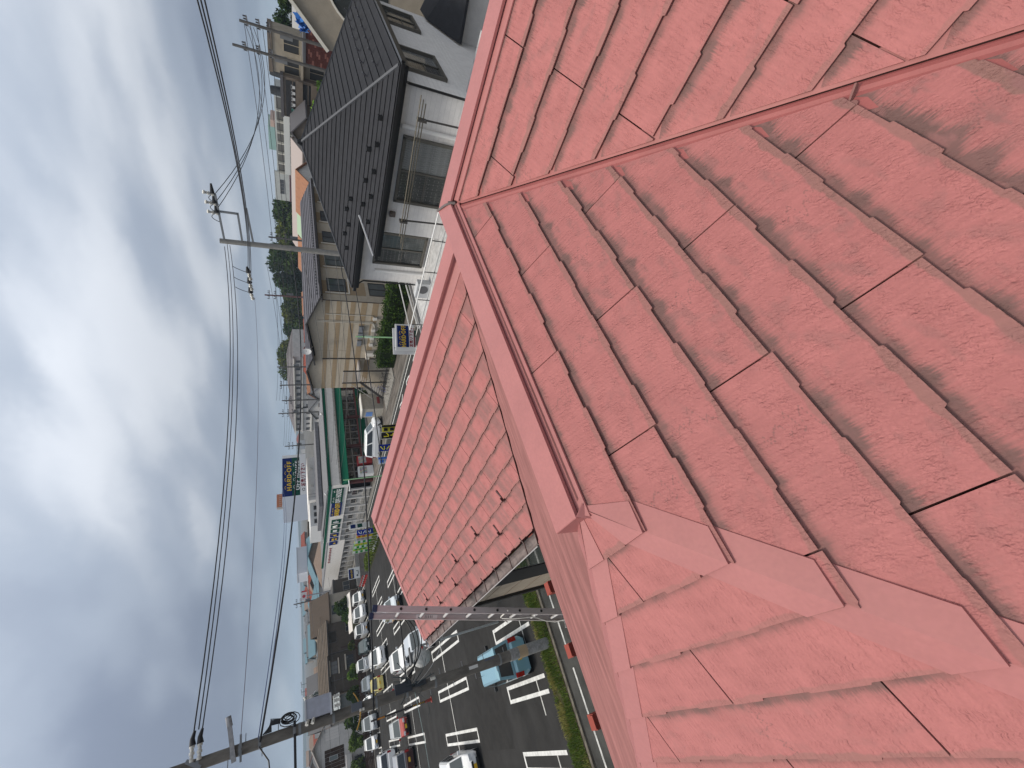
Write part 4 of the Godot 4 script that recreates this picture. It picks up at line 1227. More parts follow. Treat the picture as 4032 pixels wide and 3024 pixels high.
	put("water_heater", wb, mat(0.68, 0.64, 0.58, 0.5), t)
	var sd := MB.new()
	var rings := []
	for r in [0.05, 0.25, 0.42]:
		var ring := []
		for k in 14: ring.append(Vector3(x0 - 0.75 - r * r * 0.5, 7.75 + sin(TAU * k / 14) * r, -32.3 + cos(TAU * k / 14) * r))
		rings.append(ring)
	sd.rings(rings, true, false)
	sd.tube([Vector3(x0 - 0.75, 7.7, -32.3), Vector3(x0 - 0.2, 7.2, -32.3)], 0.025)
	put("satellite_dish", sd, mat(0.66, 0.66, 0.66, 0.4), t)
	# outside stair and landing at the end wall
	var st := grp("outside_stair", t)
	var lm := mat(0.36, 0.34, 0.33, 0.6)
	var la := MB.new(); la.span(Vector3(x0 - 1.5, 2.85, -36.2), Vector3(x0, 3.0, -34.35))
	put("landing", la, lm, st)
	for i in 12:
		var mb := MB.new(); mb.span(Vector3(x0 - 1.45, 0.22 + 0.22 * (11 - i), -36.2 - 0.24 * i), Vector3(x0 - 0.3, 0.26 + 0.22 * (11 - i), -36.45 - 0.24 * i))
		put("step", mb, lm, st)
	var sr := MB.new(); sr.bar(Vector3(x0 - 1.5, 2.8, -36.1), Vector3(x0 - 1.5, 0.1, -39.1), 0.06, 0.26)
	put("stringer", sr, dark, st)
	for i in 16:
		var mb := MB.new(); mb.bar(Vector3(x0 - 1.5, 3.0, -34.4 - 0.115 * i), Vector3(x0 - 1.5, 4.42, -34.4 - 0.115 * i), 0.02, 0.02)
		put("baluster", mb, mat(0.42, 0.41, 0.40, 0.5), st)
	var hr := MB.new()
	hr.bar(Vector3(x0 - 1.5, 4.45, -34.3), Vector3(x0 - 1.5, 4.45, -36.2), 0.06, 0.06); hr.bar(Vector3(x0 - 1.5, 3.9, -36.2), Vector3(x0 - 1.5, 1.2, -39.1), 0.05, 0.05)
	put("handrail", hr, mat(0.40, 0.39, 0.38, 0.5), st)
	for z in [-34.35, -36.2]:
		var mb := MB.new(); mb.bar(Vector3(x0 - 1.52, 0, z), Vector3(x0 - 1.52, 4.5, z), 0.1, 0.1)
		put("post", mb, dark, st)
	for i in 3:
		var b := thing("bicycle", ["black bicycle under the apartment stair", "dark bicycle leaning behind the blue one by the stair", "bicycle with a blue frame at the foot of the stair"][i], "bicycle", Vector3(28.6 - 0.2 * i, 0, -34.0 - 1.15 * i), 1.2 + 0.25 * i, "bicycles by the apartment stair")
		for z in [-0.52, 0.52]:
			var mb := MB.new()
			var pts := []
			for k in 15: pts.append(Vector3(0, 0.33 + 0.32 * sin(TAU * k / 14), z + 0.32 * cos(TAU * k / 14)))
			mb.tube(pts, 0.02, 0.02, 5)
			put("wheel", mb, mat(0.015, 0.015, 0.015, 0.6), b)
		var fm := MB.new()
		fm.tube([Vector3(0, 0.33, -0.52), Vector3(0, 0.85, -0.16), Vector3(0, 0.30, 0.0), Vector3(0, 0.33, -0.52)], 0.018, 0.018, 5)
		fm.tube([Vector3(0, 0.30, 0.0), Vector3(0, 0.85, 0.36), Vector3(0, 0.33, 0.52)], 0.018, 0.018, 5); fm.tube([Vector3(-0.25, 0.98, 0.30), Vector3(0.25, 0.98, 0.30)], 0.014, 0.014, 5)
		put("frame", fm, mat(0.02, 0.03, 0.22, 0.4) if i == 2 else mat(0.03, 0.03, 0.035, 0.4), b)
		var sa := MB.new(); sa.box(Vector3(0, 0.90, -0.18), Vector3(0.12, 0.06, 0.24))
		put("saddle", sa, mat(0.015, 0.015, 0.015, 0.6), b)
	# clipped hedge
	var hg := thing("hedge", "dark green clipped hedge along the pavement before the striped apartments", "hedge")
	var hc := MB.new(); hc.span(Vector3(27.9, 0, -32.6), Vector3(29.4, 1.55, -18.5))
	put("stems", hc, mat(0.014, 0.022, 0.008, 1.0), hg)
	var hl := MB.new(); var hl2 := MB.new()
	for i in 420:
		var p := Vector3(rng.randf_range(27.8, 29.5), rng.randf_range(0.15, 1.65), rng.randf_range(-32.8, -18.4))
		if rng.randf() < 0.55: p.x = 27.85 + rng.randf() * 0.15
		elif rng.randf() < 0.6: p.y = 1.6 + rng.randf() * 0.15
		(hl if rng.randf() < 0.7 else hl2).leaves(p, Vector3(0.26, 0.22, 0.30), 16, 0.085, rng)
	put("leaves", hl, leafy(0.022, 0.042, 0.010), hg); put("leaves", hl2, leafy(0.045, 0.075, 0.016), hg)

# ---------------------------------------------------------------- the shop and its signs
func crown(parent: Node, at: Vector3, right: Vector3, up: Vector3, out: Vector3, r: float, m: Material):
	var mb := MB.new()
	for i in 3:
		mb.disc(at + right * (i - 1) * r * 3.2 + up * (r * 1.2 if i == 1 else 0.0), out, r, 0.02, 10)
	put("dots", mb, m, parent)

func sign_words(parent: Node, at: Vector3, right: Vector3, up: Vector3, out: Vector3, s: String, hgt: float, width: float, m: Material, dots: Array):
	var bs := Basis(right, up, out)
	var natural := hgt * 0.78 * s.length() * 0.92
	word("lettering", s, hgt, m, parent, at, bs, true, width / natural)
	for d in dots: crown(parent, at + right * (d - 0.5) * width + up * hgt * 0.86, right, up, out, hgt * 0.10, m)

func build_shop():
	var t := thing("shop", "low white shop with dark green stripes, big windows and signs on its side", "shop")
	var white := worn(0.78, 0.755, 0.72, 0.92, 2.4, 0.8, 61)
	var green := mat(0.004, 0.085, 0.048, 0.8)
	var red := mat(0.075, 0.012, 0.010, 0.6)
	var grey_roof := worn(0.19, 0.19, 0.20, 0.8, 2.0, 0.8, 62)
	var fr := mat(0.36, 0.33, 0.30, 0.5)
	var x0 := 25.8; var z0 := -52.5
	var w := MB.new()
	w.span(Vector3(x0, 3.0, z0), Vector3(42.0, 5.35, -72)); 
	w.span(Vector3(x0, 2.2, -72), Vector3(36.0, 4.7, -99))
	put("fascia_wall", w, white, t)
	var lw := MB.new()
	lw.span(Vector3(x0 + 0.25, 0, z0 - 3.4), Vector3(30, 3.0, -99)); lw.span(Vector3(x0 + 0.5, 0, z0 - 3.2), Vector3(41.9, 3.0, -60))
	put("wall", lw, worn(0.44, 0.43, 0.42, 0.8, 2.4, 0.85, 63), t)
	# sloping top of the side fascia: it drops away from the corner
	var tp := MB.new()
	tp.poly([Vector3(x0 - 0.03, 5.42, z0 + 0.1), Vector3(42.0, 5.42, z0 + 0.1), Vector3(42.0, 5.60, -72), Vector3(x0 - 0.03, 5.60, -72)], Vector3(0, -0.06, 0))
	tp.poly([Vector3(x0 - 0.03, 4.75, -72), Vector3(36, 4.75, -72), Vector3(36, 4.75, -99), Vector3(x0 - 0.03, 4.75, -99)], Vector3(0, -0.06, 0))
	put("roof", tp, grey_roof, t)
	var gs := MB.new()
	gs.span(Vector3(x0 - 0.05, 5.02, z0 + 0.05), Vector3(42.0, 5.34, z0 + 0.12)); gs.span(Vector3(x0 - 0.05, 4.98, z0 + 0.12), Vector3(x0 + 0.02, 5.32, -84.2))
	put("green_stripe", gs, green, t)
	var aw := MB.new()
	aw.poly([Vector3(x0 - 0.1, 3.05, z0 + 0.9), Vector3(42.0, 2.95, z0 + 0.9), Vector3(42.0, 3.72, z0 + 0.05), Vector3(x0 - 0.1, 3.85, z0 + 0.05)], Vector3(0, -0.05, -0.03))
	aw.poly([Vector3(x0 - 0.1, 3.05, z0 + 0.9), Vector3(x0 - 0.1, 3.85, z0 + 0.05), Vector3(x0 - 0.1, 3.05, z0 + 0.05)], Vector3(0.04, 0, 0))
	put("awning", aw, green, t)
	var le := MB.new()
	le.span(Vector3(x0, 3.86, z0 + 0.02), Vector3(42.0, 4.05, z0 + 0.30))
	put("ledge", le, worn(0.45, 0.42, 0.38, 0.5, 0.8, 0.9, 64), t)
	# shop front: red pillars, green sills, glazed bays with goods behind
	for px in [26.2, 31.3, 36.0, 41.3]:
		var mb := MB.new(); mb.span(Vector3(px - 0.22, 0, z0 - 0.55), Vector3(px + 0.22, 3.0, z0 - 0.05))
		put("pillar", mb, red, t)
	for b in [[26.42, 31.08], [31.52, 35.78], [36.22, 41.08]]:
		var sill := MB.new(); sill.span(Vector3(b[0], 0, z0 - 0.4), Vector3(b[1], 0.95, z0 - 0.2))
		put("sill_panel", sill, green, t)
		var sr := MB.new(); sr.span(Vector3(b[0], 0.95, z0 - 0.42), Vector3(b[1], 1.15, z0 - 0.22))
		put("sill_rail", sr, mat(0.16, 0.03, 0.028, 0.6), t)
		var wf := grp("shop_window", t)
		var n := 4
		for i in n:
			var a: float = lerp(b[0], b[1], float(i) / n); var c: float = lerp(b[0], b[1], float(i + 1) / n)
			for r in 2:
				var y0 := 1.15 if r == 0 else 2.20; var y1 := 2.12 if r == 0 else 2.95
				var pb := MB.new(); pb.span(Vector3(a + 0.05, y0, z0 - 0.34), Vector3(c - 0.05, y1, z0 - 0.32))
				var gm := StandardMaterial3D.new()
				gm.albedo_color = Color(0.05, 0.06, 0.06, 0.25); gm.transparency = BaseMaterial3D.TRANSPARENCY_ALPHA; gm.roughness = 0.03
				put("pane", pb, gm, wf)
			var mu := MB.new(); mu.span(Vector3(c - 0.04, 1.15, z0 - 0.38), Vector3(c + 0.04, 3.0, z0 - 0.28))
			put("mullion", mu, fr, wf)
		var tr := MB.new(); tr.span(Vector3(b[0], 2.12, z0 - 0.38), Vector3(b[1], 2.20, z0 - 0.28))
		put("transom", tr, fr, wf)
		var lip := MB.new(); lip.span(Vector3(b[0], 0.0, z0 - 0.18), Vector3(b[1], 0.04, z0 + 0.5)); 
		put("step", lip, mat(0.3, 0.29, 0.28, 0.9), t)
		var inn := MB.new(); inn.span(Vector3(b[0], 0, z0 - 2.9), Vector3(b[1], 3.0, z0 - 3.1))
		put("interior_wall", inn, mat(0.03, 0.03, 0.03, 0.9), t)
		var sh := grp("display_shelf", t)
		for i in 15:
			var gx := rng.randf_range(b[0] + 0.3, b[1] - 0.3)
			var gy := 0.9 + 0.55 * (i % 3)
			var mb := MB.new(); mb.box(Vector3(gx, gy + 0.2, z0 - 0.75 - rng.randf() * 0.4), Vector3(rng.randf_range(0.2, 0.7), rng.randf_range(0.2, 0.5), 0.3))
			var cs := [[0.4, 0.4, 0.42], [0.10, 0.11, 0.14], [0.30, 0.08, 0.07], [0.05, 0.06, 0.16], [0.5, 0.48, 0.44], [0.05, 0.05, 0.05]]
			var cc: Array = cs[rng.randi() % cs.size()]
			put("goods", mb, mat(cc[0], cc[1], cc[2], 0.7), sh)
		for y in [0.88, 1.43, 1.98]:
			var mb := MB.new(); mb.span(Vector3(b[0], y, z0 - 1.3), Vector3(b[1], y + 0.03, z0 - 0.6))
			put("shelf_board", mb, mat(0.25, 0.24, 0.22, 0.7), sh)
	# side wall: blocks, windows and pilasters below the signs
	var dw := mat(0.10, 0.095, 0.09, 0.7)
	for i in 17:
		var z := -54.4 - 2.6 * i
		var pb := MB.new(); pb.span(Vector3(x0 + 0.05, 0, z), Vector3(x0 + 0.24, 3.0 if i < 7 else 2.2, z - 0.28))
		put("pilaster", pb, mat(0.55, 0.54, 0.53, 0.8), t)
		window(t, Vector3(x0 + 0.24, 2.0 if i < 7 else 1.65, z - 1.3), Vector3(-1, 0, 0), 1.3, 0.75, fr, glass(0.03, 0.035, 0.04), 2)
		for r in 2:
			for q in 3:
				var bb := MB.new(); bb.span(Vector3(x0 + 0.12, 0.14 + r * 0.46, z - 0.34 - 0.76 * q), Vector3(x0 + 0.24, 0.54 + r * 0.46, z - 1.02 - 0.76 * q))
				put("wall_block", bb, mat(0.33, 0.32, 0.30, 0.9), t)
	# signs on the side fascia
	var L := Vector3(0, 0, 1); var U := Vector3.UP; var N := Vector3(-1, 0, 0)
	var navy := mat(0.006, 0.020, 0.125, 0.8); var dgreen := mat(0.003, 0.065, 0.040, 0.8)
	var yel := mat(0.72, 0.48, 0.02, 0.5); var wht := mat(0.78, 0.78, 0.77, 0.5)
	var sb := grp("name_sign", t)
	var p1 := MB.new(); p1.span(Vector3(x0 - 0.10, 3.52, -53.4), Vector3(x0 - 0.002, 4.84, -57.55))
	put("green_panel", p1, dgreen, sb)
	var p2 := MB.new(); p2.span(Vector3(x0 - 0.10, 3.46, -57.55), Vector3(x0 - 0.002, 4.78, -61.85))
	put("blue_panel", p2, navy, sb)
	sign_words(sb, Vector3(x0 - 0.12, 4.02, -55.45), L, U, N, "OFF HOUSE", 0.62, 3.5, wht, [0.08, 0.33, 0.9])
	sign_words(sb, Vector3(x0 - 0.12, 3.98, -59.7), L, U, N, "HARD·OFF", 0.62, 3.6, yel, [0.1, 0.4, 0.62])
	for i in 6:
		var z := -63.3 - 1.72 * i
		var gp := grp("picture_panel", t)
		var mb := MB.new(); mb.span(Vector3(x0 - 0.06, 3.30, z), Vector3(x0 - 0.002, 4.52, z - 1.38))
		put("board", mb, dgreen if i < 3 else navy, gp)
		var pc := MB.new()
		var m2: Material = wht if i < 3 else yel
		if i == 0: pc.tube([Vector3(x0 - 0.07, 3.6, z - 0.7), Vector3(x0 - 0.07, 4.3, z - 0.7)], 0.14); pc.box(Vector3(x0 - 0.07, 3.9, z - 0.7), Vector3(0.02, 0.12, 0.8))
		elif i == 1: pc.tube([Vector3(x0 - 0.07, 3.65, z - 0.35), Vector3(x0 - 0.07, 4.25, z - 0.6), Vector3(x0 - 0.07, 3.65, z - 0.8), Vector3(x0 - 0.07, 4.25, z - 1.05)], 0.09)
		elif i == 2: pc.box(Vector3(x0 - 0.07, 3.9, z - 0.7), Vector3(0.02, 0.55, 0.7))
		elif i == 3: pc.disc(Vector3(x0 - 0.07, 3.8, z - 0.75), N, 0.26, 0.03, 12); pc.bar(Vector3(x0 - 0.07, 3.9, z - 0.6), Vector3(x0 - 0.07, 4.35, z - 0.25), 0.04, 0.08)
		elif i == 4: pc.box(Vector3(x0 - 0.07, 4.05, z - 0.7), Vector3(0.02, 0.3, 0.85)); pc.box(Vector3(x0 - 0.07, 3.62, z - 0.7), Vector3(0.02, 0.28, 0.5))
		else: pc.box(Vector3(x0 - 0.07, 3.75, z - 0.7), Vector3(0.02, 0.3, 0.45))
		put("picture", pc, m2, gp)
	var tb := MB.new()
	for i in 9: tb.box(Vector3(x0 - 0.02, 4.20, -74.9 - 0.84 * i), Vector3(0.03, 0.34 - 0.08 * (i % 2), 0.5))
	for i in 9: tb.box(Vector3(x0 - 0.02, 4.20, -75.0 - 0.84 * i), Vector3(0.035, 0.07, 0.66))
	put("small_lettering", tb, mat(0.30, 0.10, 0.10, 0.6), t)
	var sl := MB.new()
	sl.tube([Vector3(x0 - 0.05, 5.35, -53.3), Vector3(x0 - 0.5, 5.75, -53.3)], 0.03); sl.tube([Vector3(x0 - 0.5, 5.78, -53.3), Vector3(x0 - 0.72, 5.60, -53.3)], 0.05, 0.17, 10)
	put("spotlight", sl, wht, t)
	var sl2 := MB.new()
	sl2.tube([Vector3(36.2, 5.4, z0 + 0.1), Vector3(36.2, 5.75, z0 + 0.6)], 0.03); sl2.tube([Vector3(36.2, 5.8, z0 + 0.6), Vector3(36.2, 5.6, z0 + 0.8)], 0.05, 0.17, 10)
	put("spotlight", sl2, wht, t)
	var eg := MB.new(); eg.span(Vector3(27.5, 5.62, -62), Vector3(41.8, 6.1, -71))
	put("raised_roof", eg, grey_roof, t)
	# big roof sign on the building behind
	var b := thing("sign_building", "white block behind the shop carrying the big blue and green roof sign", "shop building", Vector3(37.7, 0, -72.2))
	var bw := MB.new(); bw.span(Vector3(-4.2, 0, -0.3), Vector3(3.8, 7.2, -9))
	put("wall", bw, white, b)
	for v in [[-1.6, 6.55], [1.6, 6.6]]:
		var mb := MB.new(); mb.box(Vector3(v[0], v[1], -0.22), Vector3(0.42, 0.36, 0.2))
		put("vent_cap", mb, mat(0.62, 0.6, 0.56, 0.6), b)
	var ld := MB.new()
	for s in [-3.7, -3.2]: ld.bar(Vector3(s, 4.0, -0.15), Vector3(s, 7.2, -0.15), 0.04, 0.04)
	put("wall_ladder", ld, mat(0.25, 0.25, 0.25, 0.5), b)
	var an := MB.new(); an.span(Vector3(-8.2, 4.9, -1.5), Vector3(-4.2, 7.0, -9))
	put("annex_wall", an, mat(0.62, 0.62, 0.61, 0.7), b)
	for i in 3: window(b, Vector3(-7.4 + 1.15 * i, 6.1, -1.5), Vector3(0, 0, 1), 0.8, 0.7, mat(0.3, 0.3, 0.3, 0.5), glass(0.02, 0.02, 0.022), 1)
	var s := thing("roof_sign", "big blue and green shop sign with yellow letters high above the shop", "sign", Vector3(37.7, 7.35, -71.0))
	for pn in [[1.0, 2.15, 3.55, navy, "blue_panel"], [1.0, 1.0, 2.15, dgreen, "green_panel"], [1.0, 0.05, 1.0, wht, "white_panel"]]:
		var mb := MB.new(); mb.span(Vector3(-3.75, pn[1], -0.9), Vector3(3.75 if pn[4] == "white_panel" else 3.2, pn[2], 0.0))
		put(pn[4], mb, pn[3], s)
	var ed := MB.new(); ed.span(Vector3(3.2, 1.0, -0.9), Vector3(3.75, 3.55, 0.0))
	put("white_edge", ed, wht, s)
	var side := MB.new(); side.poly([Vector3(-3.76, 0.05, 0.0), Vector3(-3.76, 3.55, 0.0), Vector3(-7.0, 3.45, -2.6), Vector3(-7.0, -0.05, -2.6)], Vector3(0.1, 0, -0.1))
	put("side_panel", side, mat(0.62, 0.66, 0.72, 0.5), s)
	var X := Vector3.RIGHT
	sign_words(s, Vector3(-0.15, 2.55, 0.02), X, U, Vector3.BACK, "HARD·OFF", 0.66, 4.7, yel, [0.06, 0.36, 0.62, 0.9])
	sign_words(s, Vector3(-0.15, 1.34, 0.02), X, U, Vector3.BACK, "OFF HOUSE", 0.62, 4.7, wht, [0.06, 0.34, 0.56, 0.92])
	put("red_lettering", strokes(["o", "uri", "ri", "shita", "sa", "i"], 0.66, 0.06, 0.10, Vector3(-2.3, 0.20, 0.012), X, U, Vector3.BACK), mat(0.30, 0.005, 0.02, 0.5), s)
	var rc := MB.new()
	for i in 3: rc.bar(Vector3(-2.85, 0.5, 0.012) + Vector3(cos(TAU * i / 3 + 0.5), sin(TAU * i / 3 + 0.5), 0) * 0.26, Vector3(-2.85, 0.5, 0.012) + Vector3(cos(TAU * (i + 0.75) / 3 + 0.5), sin(TAU * (i + 0.75) / 3 + 0.5), 0) * 0.26, 0.02, 0.08)
	put("recycling_mark", rc, mat(0.02, 0.02, 0.02, 0.5), s)
	# street sign by the hedge
	var h := thing("kerb_sign", "small slanted blue and white shop sign on the pavement by the hedge", "sign", Vector3(24.15, 0, -24.5))
	h.rotation.y = -0.62
	var fb := MB.new(); fb.box(Vector3(0, 0.62, 0), Vector3(2.1, 2.0, 0.12))
	put("white_panel", fb, wht, h)
	var fb2 := MB.new(); fb2.box(Vector3(-0.25, 0.75, -0.5), Vector3(2.1, 1.95, 0.10))
	put("back_panel", fb2, mat(0.72, 0.72, 0.72, 0.5), h)
	var bp := MB.new(); bp.box(Vector3(0.08, 1.03, 0.066), Vector3(1.72, 0.92, 0.02))
	put("blue_panel", bp, navy, h)
	sign_words(h, Vector3(0.08, 0.98, 0.085), X, U, Vector3.BACK, "HARD·OFF", 0.34, 1.5, yel, [0.12, 0.42, 0.68])
	put("red_lettering", strokes(["o", "uri", "ri", "shita", "sa", "i"], 0.26, 0.02, 0.045, Vector3(-0.76, 0.25, 0.066), X, U, Vector3.BACK), mat(0.28, 0.005, 0.02, 0.5), h)
	var gp2 := MB.new(); gp2.box(Vector3(0.5, -0.05, 0.07), Vector3(0.9, 0.36, 0.02))
	put("green_panel", gp2, dgreen, h)
	var rb := MB.new(); rb.box(Vector3(0.0, 0.12, 0.066), Vector3(1.55, 0.12, 0.02))
	put("red_strip", rb, mat(0.20, 0.01, 0.02, 0.5), h)
	for s2 in [-0.9, 0.9]:
		var mb := MB.new(); mb.bar(Vector3(s2, 0.0, -0.25), Vector3(s2 * 0.9, 1.7, -0.25), 0.05, 0.05)
		put("leg", mb, mat(0.06, 0.06, 0.06, 0.5), h)
	var gpole := thing("green_post", "pale green slim post standing in front of the clipped hedge", "post", Vector3(24.9, 0, -25.3))
	var gm2 := MB.new(); gm2.tube([Vector3(0, 0, 0), Vector3(0, 4.45, 0)], 0.055, 0.055, 8)
	put("shaft", gm2, mat(0.36, 0.62, 0.33, 0.5), gpole)
	var gc := MB.new(); gc.box(Vector3(0, 3.5, 0), Vector3(0.14, 0.5, 0.14))
	put("clamp", gc, mat(0.50, 0.66, 0.52, 0.5), gpole)
	var g2 := thing("green_lamp_post", "pale green lamp post at the shop corner behind the banners", "lamp post", Vector3(22.8, 0, -45.4))
	var g3 := MB.new(); g3.tube([Vector3(0, 0, 0), Vector3(0, 4.3, 0)], 0.06, 0.06, 8)
	put("shaft", g3, mat(0.36, 0.62, 0.33, 0.5), g2)
	var g4 := MB.new(); g4.tube([Vector3(0, 3.75, 0.0), Vector3(-0.6, 3.65, -0.7), Vector3(-0.9, 3.65, -1.0)], 0.05, 0.06, 8)
	put("arm", g4, wht, g2)
	# shed, machines and bits in front of the shop
	var sd := thing("kiosk_shed", "beige small shed with blue picture at the edge of the shop forecourt", "shed", Vector3(29.3, 0, -40.6))
	var s1 := MB.new(); s1.span(Vector3(-1.0, 0, -1.0), Vector3(1.1, 2.2, 0.6))
	put("wall", s1, worn(0.45, 0.42, 0.36, 0.8, 1.0, 0.8, 65), sd)
	var s3 := MB.new(); s3.span(Vector3(-1.1, 2.2, -1.1), Vector3(1.2, 2.3, 0.7))
	put("roof", s3, mat(0.55, 0.53, 0.48, 0.6), sd)
	var s4 := MB.new(); s4.span(Vector3(-1.03, 1.1, -0.8), Vector3(-1.002, 1.8, 0.0)); s4.span(Vector3(-1.04, 1.3, -0.7), Vector3(-1.03, 1.65, -0.2))
	put("picture", s4, mat(0.10, 0.22, 0.52, 0.5), sd)
	var s5 := MB.new(); s5.span(Vector3(-0.3, 0.3, 0.602), Vector3(0.6, 0.6, 0.64))
	put("red_plate", s5, mat(0.30, 0.05, 0.05, 0.5), sd)
	for i in 2:
		var vm := thing("vending_machine", ["red and white vending machine by the shop pillar", "white drinks machine nearer the shop corner"][i], "vending machine", Vector3(28.4 - 1.5 * i, 0, -51.75), 0, "vending machines at the shop")
		var vb := MB.new(); vb.box(Vector3(0, 0.92, 0), Vector3(1.15, 1.83, 0.75))
		put("case", vb, mat(0.34, 0.02, 0.022, 0.4) if i == 0 else wht, vm)
		var vf := MB.new(); vf.box(Vector3(0, 1.22, 0.38), Vector3(0.95, 0.9, 0.02))
		put("display", vf, mat(0.60, 0.62, 0.64, 0.2), vm)
		for r in 3:
			for q in 6:
				var vd := MB.new(); vd.tube([Vector3(-0.38 + 0.15 * q, 0.85 + 0.3 * r, 0.395), Vector3(-0.38 + 0.15 * q, 1.05 + 0.3 * r, 0.395)], 0.04, 0.04, 6)
				var cc: Array = [[0.4, 0.03, 0.03], [0.05, 0.06, 0.25], [0.1, 0.25, 0.08], [0.5, 0.4, 0.1]][(r + q) % 4]
				put("bottle", vd, mat(cc[0], cc[1], cc[2], 0.3), vm)
	var pl := thing("street_board", "tall white board with blue and green squares at the road edge", "sign", Vector3(22.6, 0, -58.8))
	var pb2 := MB.new(); pb2.box(Vector3(0, 1.5, 0), Vector3(0.7, 2.6, 0.15))
	put("panel", pb2, wht, pl)
	var pb3 := MB.new(); pb3.box(Vector3(0, 2.3, 0.08), Vector3(0.5, 0.6, 0.02))
	put("blue_square", pb3, navy, pl)
	var pb4 := MB.new(); pb4.box(Vector3(0, 1.45, 0.08), Vector3(0.5, 0.6, 0.02))
	put("green_square", pb4, dgreen, pl)
	var ps := thing("entrance_board", "square white board on two legs at the end of the planted bed", "sign", Vector3(19.0, 0, -67.0), -0.3)
	var q1 := MB.new(); q1.box(Vector3(0, 1.85, 0), Vector3(1.5, 1.55, 0.1))
	put("panel", q1, wht, ps)
	var q2 := MB.new(); q2.box(Vector3(-0.05, 2.22, 0.055), Vector3(1.25, 0.68, 0.02))
	put("blue_panel", q2, navy, ps)
	sign_words(ps, Vector3(-0.05, 2.18, 0.07), X, U, Vector3.BACK, "HARD·OFF", 0.24, 0.95, yel, [])
	var q3 := MB.new(); q3.tube([Vector3(-0.2, 1.3, 0.06), Vector3(0.25, 1.3, 0.06), Vector3(0.25, 1.55, 0.06)], 0.05); q3.disc(Vector3(-0.35, 1.42, 0.06), Vector3.BACK, 0.13, 0.02, 10)
	put("mark", q3, mat(0.03, 0.05, 0.05, 0.5), ps)
	for s2 in [-0.5, 0.5]:
		var mb := MB.new(); mb.bar(Vector3(s2, 0, 0), Vector3(s2, 1.2, 0), 0.06, 0.06)
		put("leg", mb, mat(0.10, 0.10, 0.10, 0.5), ps)

func banner(label: String, at: Vector3, turn: float, c1: Array, c2: Array, style: int, group: String) -> Node3D:
	var t := thing("banner", label, "banner", at, turn, group)
	var pm := MB.new()
	pm.tube([Vector3(0, 0, 0), Vector3(0, 2.55, 0)], 0.016, 0.016, 6); pm.tube([Vector3(-0.05, 2.5, 0), Vector3(0.62, 2.5, 0)], 0.012, 0.012, 6)
	put("pole", pm, mat(0.68, 0.68, 0.66, 0.4), t)
	var fl := MB.new()
	var cols := 3
	for r in 8:
		for q in cols:
			var f := func(u: float, v: float) -> Vector3: return Vector3(0.02 + 0.58 * u, 2.49 - 1.8 * v, 0.05 * sin(v * 5.0 + at.z) * u + 0.03 * sin(u * 6.0))
			fl.quad(f.call(float(q) / cols, (r + 1) / 8.0), f.call(float(q + 1) / cols, (r + 1) / 8.0), f.call(float(q + 1) / cols, r / 8.0), f.call(float(q) / cols, r / 8.0))
	var fmat := mat(c1[0], c1[1], c1[2], 0.8)
	put("cloth", fl, fmat, t)
	var pr := MB.new()
	if style == 0:                                           # checks
		for r in 6: pr.box(Vector3(0.17 + 0.28 * (r % 2), 2.32 - 0.29 * r, 0.06), Vector3(0.26, 0.26, 0.10))
	elif style == 1:                                         # band with patches
		pr.box(Vector3(0.5, 1.6, 0.05), Vector3(0.16, 1.78, 0.11))
		for r in 3: pr.box(Vector3(0.22, 2.2 - 0.5 * r, 0.06), Vector3(0.24, 0.3, 0.11))
	else:
		for r in 3: pr.box(Vector3(0.3, 2.2 - 0.5 * r, 0.05), Vector3(0.36, 0.07, 0.12), Basis(Vector3(0, 0, 1), 0.7 if r != 1 else -0.7)); 
		for r in 3: pr.box(Vector3(0.3, 2.0 - 0.5 * r, 0.05), Vector3(0.30, 0.06, 0.12))
	put("print", pr, mat(c2[0], c2[1], c2[2], 0.8), t)
	var ba := MB.new(); ba.tube([Vector3(0, 0, 0), Vector3(0, 0.16, 0)], 0.20, 0.16, 8)
	put("base", ba, mat(0.5, 0.5, 0.5, 0.6), t)
	return t

